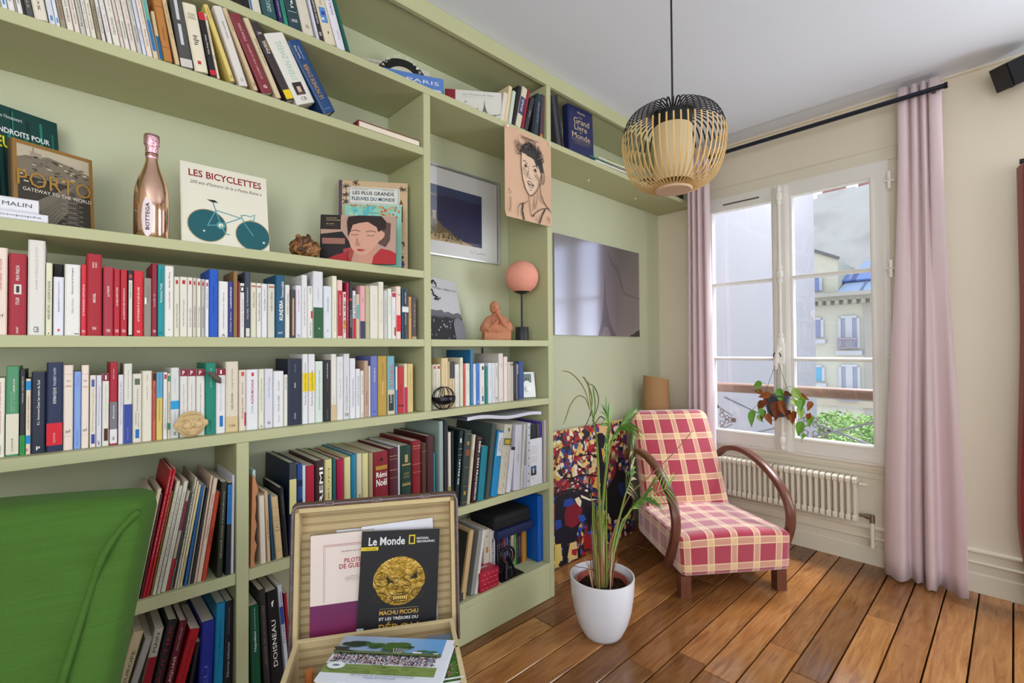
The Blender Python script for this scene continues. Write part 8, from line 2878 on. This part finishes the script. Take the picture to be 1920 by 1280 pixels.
# ------------------------------------------------------------ curtains, rod, pendant, speaker, red curtain
rod = empty('curtain_rod', 'black metal curtain rod above the window', 'curtain rod', (3.40, 1.08, 2.70))
MB().tube([(0, -.845, 0), (0, .608, 0)], .0135, 14).obj('pole', mat('#1d2230', .3, .4, .6), rod, 60)
for y in (-.852, .606):
    MB().tube([(0, y - .006, 0), (0, y + .008, 0)], .0165, 14).obj('end_cap', mat('#15161a', .3, .4), rod, 60)
for y in (-.80, .47):
    MB().quadbox((0.0, y - .008, -.012), (W - 3.40 - .001, y + .008, .012)).obj('bracket', mat('#15161a', .4), rod)


def cloth_mat(name, c1, c2, sheen=.3):
    k = NT(name, .85, .2)
    vv = k.coords('Object', (160, 160, 520))
    n_ = k.noise(vv, 1, 2)
    vv2 = k.coords('Object', (160, 520, 160))
    n2_ = k.noise(vv2, 1, 2)
    k.bump(k.math('ADD', n_, n2_), .15, .001)
    k.b.inputs['Sheen Weight'].default_value = sheen
    k.b.inputs['Subsurface Weight'].default_value = 0
    m_ = k.col(k.mix(n_, c1, c2))
    tr_ = k.t.nodes.new('ShaderNodeBsdfTranslucent')
    tr_.inputs['Color'].default_value = lin(c2)
    mx_ = k.t.nodes.new('ShaderNodeMixShader')
    mx_.inputs[0].default_value = .16
    k.l(k.b.outputs[0], mx_.inputs[1])
    k.l(tr_.outputs[0], mx_.inputs[2])
    k.l(mx_.outputs[0], k.t.nodes['Material Output'].inputs[0])
    return m_


pinkc = cloth_mat('pink_linen', '#e6ced2', '#eedcdf')


def curtain(name, label, keys, zt, zb, m_, group=None, nrow=26, pleat=None):
    """keys: list of (z fraction 0 top..1 bottom, [(x, y) plan points]) - plan lines blended down the height"""
    n = len(keys[0][1])
    def plan(f):
        for (fa, A), (fb_, B) in zip(keys, keys[1:]):
            if fa <= f <= fb_:
                t = (f - fa) / (fb_ - fa)
                t = t * t * (3 - 2 * t)
                return [(a[0] + (b[0] - a[0]) * t, a[1] + (b[1] - a[1]) * t) for a, b in zip(A, B)]
        return keys[-1][1]
    m = MB()
    rows_c = []
    for r in range(nrow + 1):
        f = r / nrow
        p = plan(f)
        P3 = smooth([Vector((q[0], q[1], 0)) for q in p], 5)
        z = zt + (zb - zt) * f
        rows_c.append([(q.x, q.y, z + (.006 * sin(i * .9) if r == nrow else 0)) for i, q in enumerate(P3)])
    nc = len(rows_c[0])
    m.v = [p for r in rows_c for p in r]
    for r in range(nrow):
        for i in range(nc - 1):
            a = r * nc + i
            m.f.append((a, a + nc, a + nc + 1, a + 1))
            m.m.append(0)
    o = m.obj(name, m_, None, 180)
    sd = o.modifiers.new('cloth', 'SOLIDIFY')
    sd.thickness = .0022
    tag(o, label, 'curtain', group)
    return o


# right curtain: plan points from its window edge to its wall edge
topR = [(3.502, .440), (3.440, .436), (3.436, .400), (3.470, .385), (3.438, .376), (3.436, .355), (3.475, .345), (3.440, .335), (3.436, .318), (3.478, .308), (3.440, .300), (3.436, .270), (3.452, .250), (3.50, .262)]
botR = [(3.50, .545), (3.44, .530), (3.395, .492), (3.380, .436), (3.46, .425), (3.43, .398), (3.425, .37), (3.47, .36), (3.375, .345), (3.365, .310), (3.46, .300), (3.44, .262), (3.395, .225), (3.375, .182)]
curtain('curtain', 'long dusty pink curtain hanging to the floor right of the window', [(0, topR), (.06, topR), (1, botR)], 2.778, .012, pinkc)
topL = [(3.50, 1.80), (3.44, 1.775), (3.43, 1.745), (3.475, 1.735), (3.43, 1.715), (3.425, 1.685), (3.475, 1.67), (3.43, 1.65), (3.425, 1.62), (3.475, 1.60), (3.435, 1.575), (3.43, 1.545), (3.47, 1.53), (3.50, 1.545)]
botL = [(3.50, 1.82), (3.44, 1.79), (3.40, 1.765), (3.46, 1.745), (3.41, 1.715), (3.41, 1.68), (3.47, 1.66), (3.41, 1.64), (3.40, 1.60), (3.46, 1.58), (3.41, 1.55), (3.41, 1.52), (3.46, 1.495), (3.50, 1.50)]
lm_ = lambda A: [(min(x - .066, 3.432), 1.488 + (y - 1.5) * .625) for x, y in A]
topL, botL = lm_(topL), lm_(botL)
curtain('curtain', 'long dusty pink curtain left of the window behind the plaid armchair', [(0, topL), (.06, topL), (1, botL)], 2.778, .012, pinkc)
redc = cloth_mat('rust_red_cloth', '#8f2c22', '#a5382a')
q0 = PX(1919, 470, 3.30)
rtp = [(3.46, -.02), (3.36, -.045), (3.40, -.075), (3.33, -.10), (3.40, -.13), (3.34, -.16), (3.40, -.19), (3.34, -.22), (3.42, -.25)]
rbt = [(3.44, .005), (3.36, -.012), (3.38, -.06), (3.32, -.09), (3.38, -.13), (3.32, -.17), (3.38, -.20), (3.32, -.25), (3.40, -.28)]
curtain('curtain', 'rust-red curtain edge at the far right, by the next window', [(0, rtp), (.3, rtp), (.8, rbt), (1, [(x, y - .035) for x, y in rbt])], 2.2, .012, redc)
rd2 = MB().tube([(3.40, .03, 2.215), (3.40, -1.75, 2.215)], .012, 10).obj('curtain_rod', mat('#15161a', .4), None, 60)
rd2.location = (0, -.06, 0)
tag(rd2, 'rod carrying the rust-red curtain outside the picture on the right', 'curtain rod')
MB().quadbox((3.39, -.9, 2.205), (W - .001, -.88, 2.225)).obj('bracket', mat('#15161a', .4), rd2)

# pendant
P0 = Vector((1.583, .830, 0))
pzc = .7212 + H0
pe = empty('pendant_lamp', 'barrel-shaped bamboo slat pendant, black above and natural below', 'lamp', (P0.x, P0.y, pzc))
bam = wood('bamboo', '#c49a58', '#dcb878', (3, 3, 3), .45, 8)
bkb = mat('#19191b', .45)
Rm, Ht = .176, .122
prof = [(.052, Ht - .004), (.085, Ht + .004), (.122, Ht - .002), (.150, Ht - .018), (.168, Ht - .050), (.1765, Ht - .088), (.1765, .0), (.170, -.045), (.158, -.085), (.138, -.118), (.108, -.140), (.080, -.150), (.060, -.152)]
pr = smooth([Vector((r, 0, z)) for r, z in prof], 3)
m = MB()
hw, tk = .0026, .0018
N_ = len(pr)
for i in range(N_ - 1):
    a, b = pr[i], pr[i + 1]
    t = (b - a).normalized()
    nn = Vector((t.z, 0, -t.x)) * tk
    q = [(a.x, -hw, a.z), (a.x, hw, a.z), (b.x, hw, b.z), (b.x, -hw, b.z)]
    q2 = [(p[0] - nn.x, p[1], p[2] - nn.z) for p in q]
    mi = 0 if (a.z + b.z) / 2 > .052 else 1
    m.poly(q, mi).poly(q2[::-1], mi).poly([q[0], q[3], q2[3], q2[0]], mi).poly([q[1], q2[1], q2[2], q[2]], mi)
rme = m.mesh('rib', [bkb, bam])
NR = 50
for i in range(NR):
    o = link('rib', rme, pe)
    o.rotation_euler = (0, 0, 2 * pi * i / NR)
MB().lathe([(.05, Ht - .016), (.066, Ht - .016), (.066, Ht - .008), (.05, Ht - .008), (.05, Ht - .016)], 40, cap=False).obj('top_ring', bkb, pe, 40)
k = NT('woven_diffuser', .8, .2)
vv = k.coords('Object', (500, 500, 500))
k.bump(k.noise(vv, 1, 2), .3, .001)
dif = k.col(k.mix(k.noise(vv, 1, 2), '#c2ad84', '#d9c8a2'))
MB().lathe([(.066, .068), (.0665, -.13), (.0645, -.13), (.064, .068)], 44, cap=False).obj('diffuser', dif, pe, 60)
MB().lathe([(.066, Ht - .016), (.0665, .069), (.0645, .069), (.064, Ht - .016)], 44, cap=False).obj('diffuser_top', bkb, pe, 60)
MB().lathe([(.001, -.160), (.060, -.160), (.064, -.156), (.064, -.148), (.001, -.146)], 44).obj('bottom_disc', wood('birch_disc', '#c9a988', '#dcc2a4', (30, 4, 4), .5, 2), pe, 40)
MB().lathe([(.001, .03), (.02, .03), (.02, .09), (.012, Ht - .01), (.001, Ht - .01)], 16).obj('socket', bkb, pe, 40)
MB().tube([(0, 0, Ht - .01), (.0, 0, CZ - pzc)], .0036, 8).obj('cord', bkb, pe, 60)
MB().lathe([(.001, CZ - pzc - .03), (.05, CZ - pzc - .028), (.055, CZ - pzc - .001), (.001, CZ - pzc)], 28).obj('ceiling_cup', bkb, pe, 40)
MB().lathe([(.001, -.03), (.028, -.012), (.034, .012), (.022, .028), (.012, .03), (.001, .03)], 20).obj('bulb', mat('#efece4', .3), pe, 180)

# speaker
spk = empty('wall_speaker', 'small black angled speaker mounted high on the window wall', 'speaker', (3.44, -.035, 2.68))
spk.rotation_euler = (radians(12), radians(-22), radians(-62))
m = MB()
m.prism([(-.075, -.055), (.055, -.055), (.078, -.03), (.078, .03), (.055, .055), (-.075, .055)], -.06, .06)
m.obj('cabinet', mat('#121215', .4), spk)
MB().quadbox((-.07, -.062, -.055), (.05, -.056, .055)).obj('grille', mat('#1a1a1e', .9), spk)
m = MB()
m.tube([(3.47, .0, 2.67), (W - .001, -.01, 2.66)], .012, 8)
tag(m.obj('speaker_bracket', mat('#121215', .5), None, 60), 'black wall bracket behind the small speaker', 'bracket')

# hanging pothos on the window handle
hp = empty('hanging_plant', 'pothos with green and withered brown leaves in a small dark hanging pot', 'plant', (0, 0, 0))
hc = PX(1457, 760, 3.415)
hp.location = hc
Xp = 3.415


def hpt(u, v, dx=0):
    return PX(u, v, Xp + dx) - hc


rh = .082
MB().lathe([(.001, -.070), (rh * .62, -.070), (rh * .68, -.062), (rh * .96, .060), (rh * 1.04, .062), (rh * 1.04, .072), (rh * .94, .072), (rh * .90, .05), (.001, .045)], 32).obj('pot', mat('#3f4a54', .25), hp, 40)
hb2 = Vector((W - .035 - .088, 1.083, 1.235)) - hc
m = MB()
for a in (0.3, 2.4, 4.5):
    m.tube([(rh * cos(a), rh * sin(a), .07), hb2], .0014, 5)
m.obj('hanger', mat('#3c403c', .5), hp)
MB().tube([hb2 + Vector((0, .022 * cos(t_), .022 * sin(t_) + .022)) for t_ in [pi * (-.5) + 2 * pi * .8 * i / 16 for i in range(17)]], .004, 8).obj('hook', mat('#4a3f34', .4), hp, 60)
lg = [mat('#6fae3c', .45, 0, .5), mat('#a8cc6a', .45, 0, .5), mat('#9c5a2c', .6), mat('#7a3f24', .6)]


def heart(mb, p, ax, side, L, wd, mi):
    ax, side = ax.normalized(), side.normalized()
    nrm = ax.cross(side).normalized()
    out = [(0, 0, 0), (.06, .35, .0), (.22, .52, -.04), (.45, .48, -.06), (.72, .26, -.04), (1, 0, 0)]
    mid = [(t_, 0, .05 * sin(pi * t_)) for t_ in (0, .06, .22, .45, .72, 1)]
    for s in (-1, 1):
        for i in range(5):
            def pt(q, s_):
                return p + ax * (q[0] * L) + side * (q[1] * wd * s_) + nrm * (q[2] * L * 1.4)
            a, b, c_2, d = pt(mid[i], s), pt(mid[i + 1], s), pt(out[i + 1], s), pt(out[i], s)
            if i == 0:
                mb.poly([a, b, c_2] if s > 0 else [a, c_2, b], mi)
            elif i == 4:
                mb.poly([a, b, d] if s > 0 else [a, d, b], mi)
            else:
                mb.poly([a, b, c_2, d] if s > 0 else [a, d, c_2, b], mi)


vn = MB()
leaves = []
vines = [([(1450, 742), (1438, 722), (1428, 716)], 0), ([(1465, 738), (1490, 740), (1512, 748), (1520, 765)], 0), ([(1470, 742), (1495, 755), (1510, 775), (1520, 800)], 0), ([(1470, 745), (1490, 770), (1496, 800), (1504, 830)], 0),
         ([(1445, 745), (1422, 758), (1410, 768)], -.03), ([(1440, 750), (1432, 770), (1428, 790)], -.04), ([(1460, 740), (1480, 724), (1505, 733)], .02)]
for pth, dx in vines:
    vn.tube(smooth([hpt(u, v, dx) for u, v in pth], 3), .0016, 5)
vn.obj('vine', mat('#8f9a4c', .5), hp)
LF = [(1428, 716, 20, -150, 0), (1422, 728, 16, -60, 0), (1460, 728, 34, -75, 0), (1487, 728, 34, -55, 1), (1497, 738, 26, -30, 2), (1412, 768, 36, -95, 0), (1425, 765, 22, -70, 0), (1420, 778, 20, -50, 1), (1521, 752, 22, -110, 2), (1505, 745, 30, -100, 0), (1500, 762, 26, -85, 1), (1519, 778, 26, -95, 0),
      (1517, 775, 14, -100, 2), (1503, 790, 30, -105, 0), (1508, 812, 14, -110, 0), (1490, 770, 26, -95, 2), (1478, 768, 22, -90, 3), (1483, 775, 24, -80, 2), (1437, 775, 26, -65, 2), (1432, 768, 22, -100, 3), (1430, 750, 24, -110, 2), (1445, 738, 26, -165, 2), (1452, 752, 36, -82, 3), (1462, 750, 34, -70, 2), (1456, 765, 26, -95, 3),
      (1440, 745, 22, -120, 3), (1470, 735, 20, -20, 3), (1475, 738, 22, -140, 2), (1430, 735, 18, 170, 2), (1487, 748, 20, -60, 1)]
for i, (u, v, L_3, ang_, mi) in enumerate(LF):
    a = radians(ang_)
    p = hpt(u, v, rp_.uniform(-.1, .04) if i not in (22, 23, 24) else -.095)
    q = hpt(u + L_3 * cos(a), v - L_3 * sin(a), rp_.uniform(-.03, .03))
    ax = q - hpt(u, v)
    side = ax.cross(Vector((-1, rp_.uniform(-.6, .6), rp_.uniform(-.3, .3))))
    lm = MB()
    heart(lm, p, ax, side, ax.length * .92, ax.length * .48, 0)
    lm.obj('leaf', lg[mi], hp, 180)

# ------------------------------------------------------------ green armchair, near left
k = NT('green_woven_cloth', .85, .2)
v1 = k.coords('Object', (8, 8, 260))
v2 = k.coords('Object', (380, 380, 8))
na, nb = k.noise(v1, 1, 4, .6), k.noise(v2, 1, 2)
vb = k.noise(k.coords('Object', (30, 30, 900)), 1, 2)
k.bump(k.math('ADD', vb, nb), .35, .0012)
gcol = k.mix(na, '#36591c', '#496f2a')
gcol = k.mix(k.math('MULTIPLY', nb, .25), gcol, '#304c16')
k.b.inputs['Sheen Weight'].default_value = .03
greenc = k.col(gcol)
gch = empty('green_armchair', 'green upholstered armchair back with piped edge at the lower left foreground', 'armchair', (0, 0, 0))
pr_ = PY(262, 925, 1.10)
GX, GY = pr_.x, 1.10
gch.location = (GX, GY, 0)
grz = radians(-20)
gch.rotation_euler = (0, 0, grz)
topz = PY(150, 916, 1.12).z - .034


def gdef(x, y, z):
    t = z / .62
    taper = .085 * (1 - t)
    xx = x - taper * (x / .70)
    d = hypot(x - .66, z - .56)
    pleat = .007 * sin(atan2(z - .60, x - .64) * 15) * math.exp(-((d - .08) / .07) ** 2) if x < .66 and z < .62 else 0
    belly = -.020 * sin(pi * min(1, x / .7)) * sin(pi * t)
    return (xx, y + (belly + pleat) * (1 - y / .12) + .10 * (t - .5), z - .018 * ((x - .4) / .4) ** 2 * (1 if x > .4 else 0))


o = rb_obj('back_cushion', (.70, .12, .62), .035, greenc, gch, (-.70, 0, topz - .62), 14, gdef)
# side boxing strip and piping
pts = []
for x, z in ((.60, .0), (.615, .15), (.628, .30), (.637, .41), (.643, .48), (.652, .53), (.668, .57), (.690, .598)):
    q = gdef(x, .0 if x < .66 else .008, z)
    pts.append((q[0] - .70, q[1] - .007, q[2] + topz - .62))
MB().tube(smooth(pts, 2), .006, 8).obj('piping', greenc, gch, 180)
# seat, arms and legs below the picture
rb_obj('seat', (.62, .52, .16), .04, greenc, gch, (-.69, -.50, .26), 4)
for x in (-.735, -.065):
    rb_obj('arm', (.09, .50, .26), .035, greenc, gch, (x, -.50, .30), 3)
for x in (-.66, -.10):
    for y in (-.45, .02):
        MB().tube([(x, y, 0), (x, y, .262)], [.016, .024], 8).obj('leg', walnut, gch, 60)
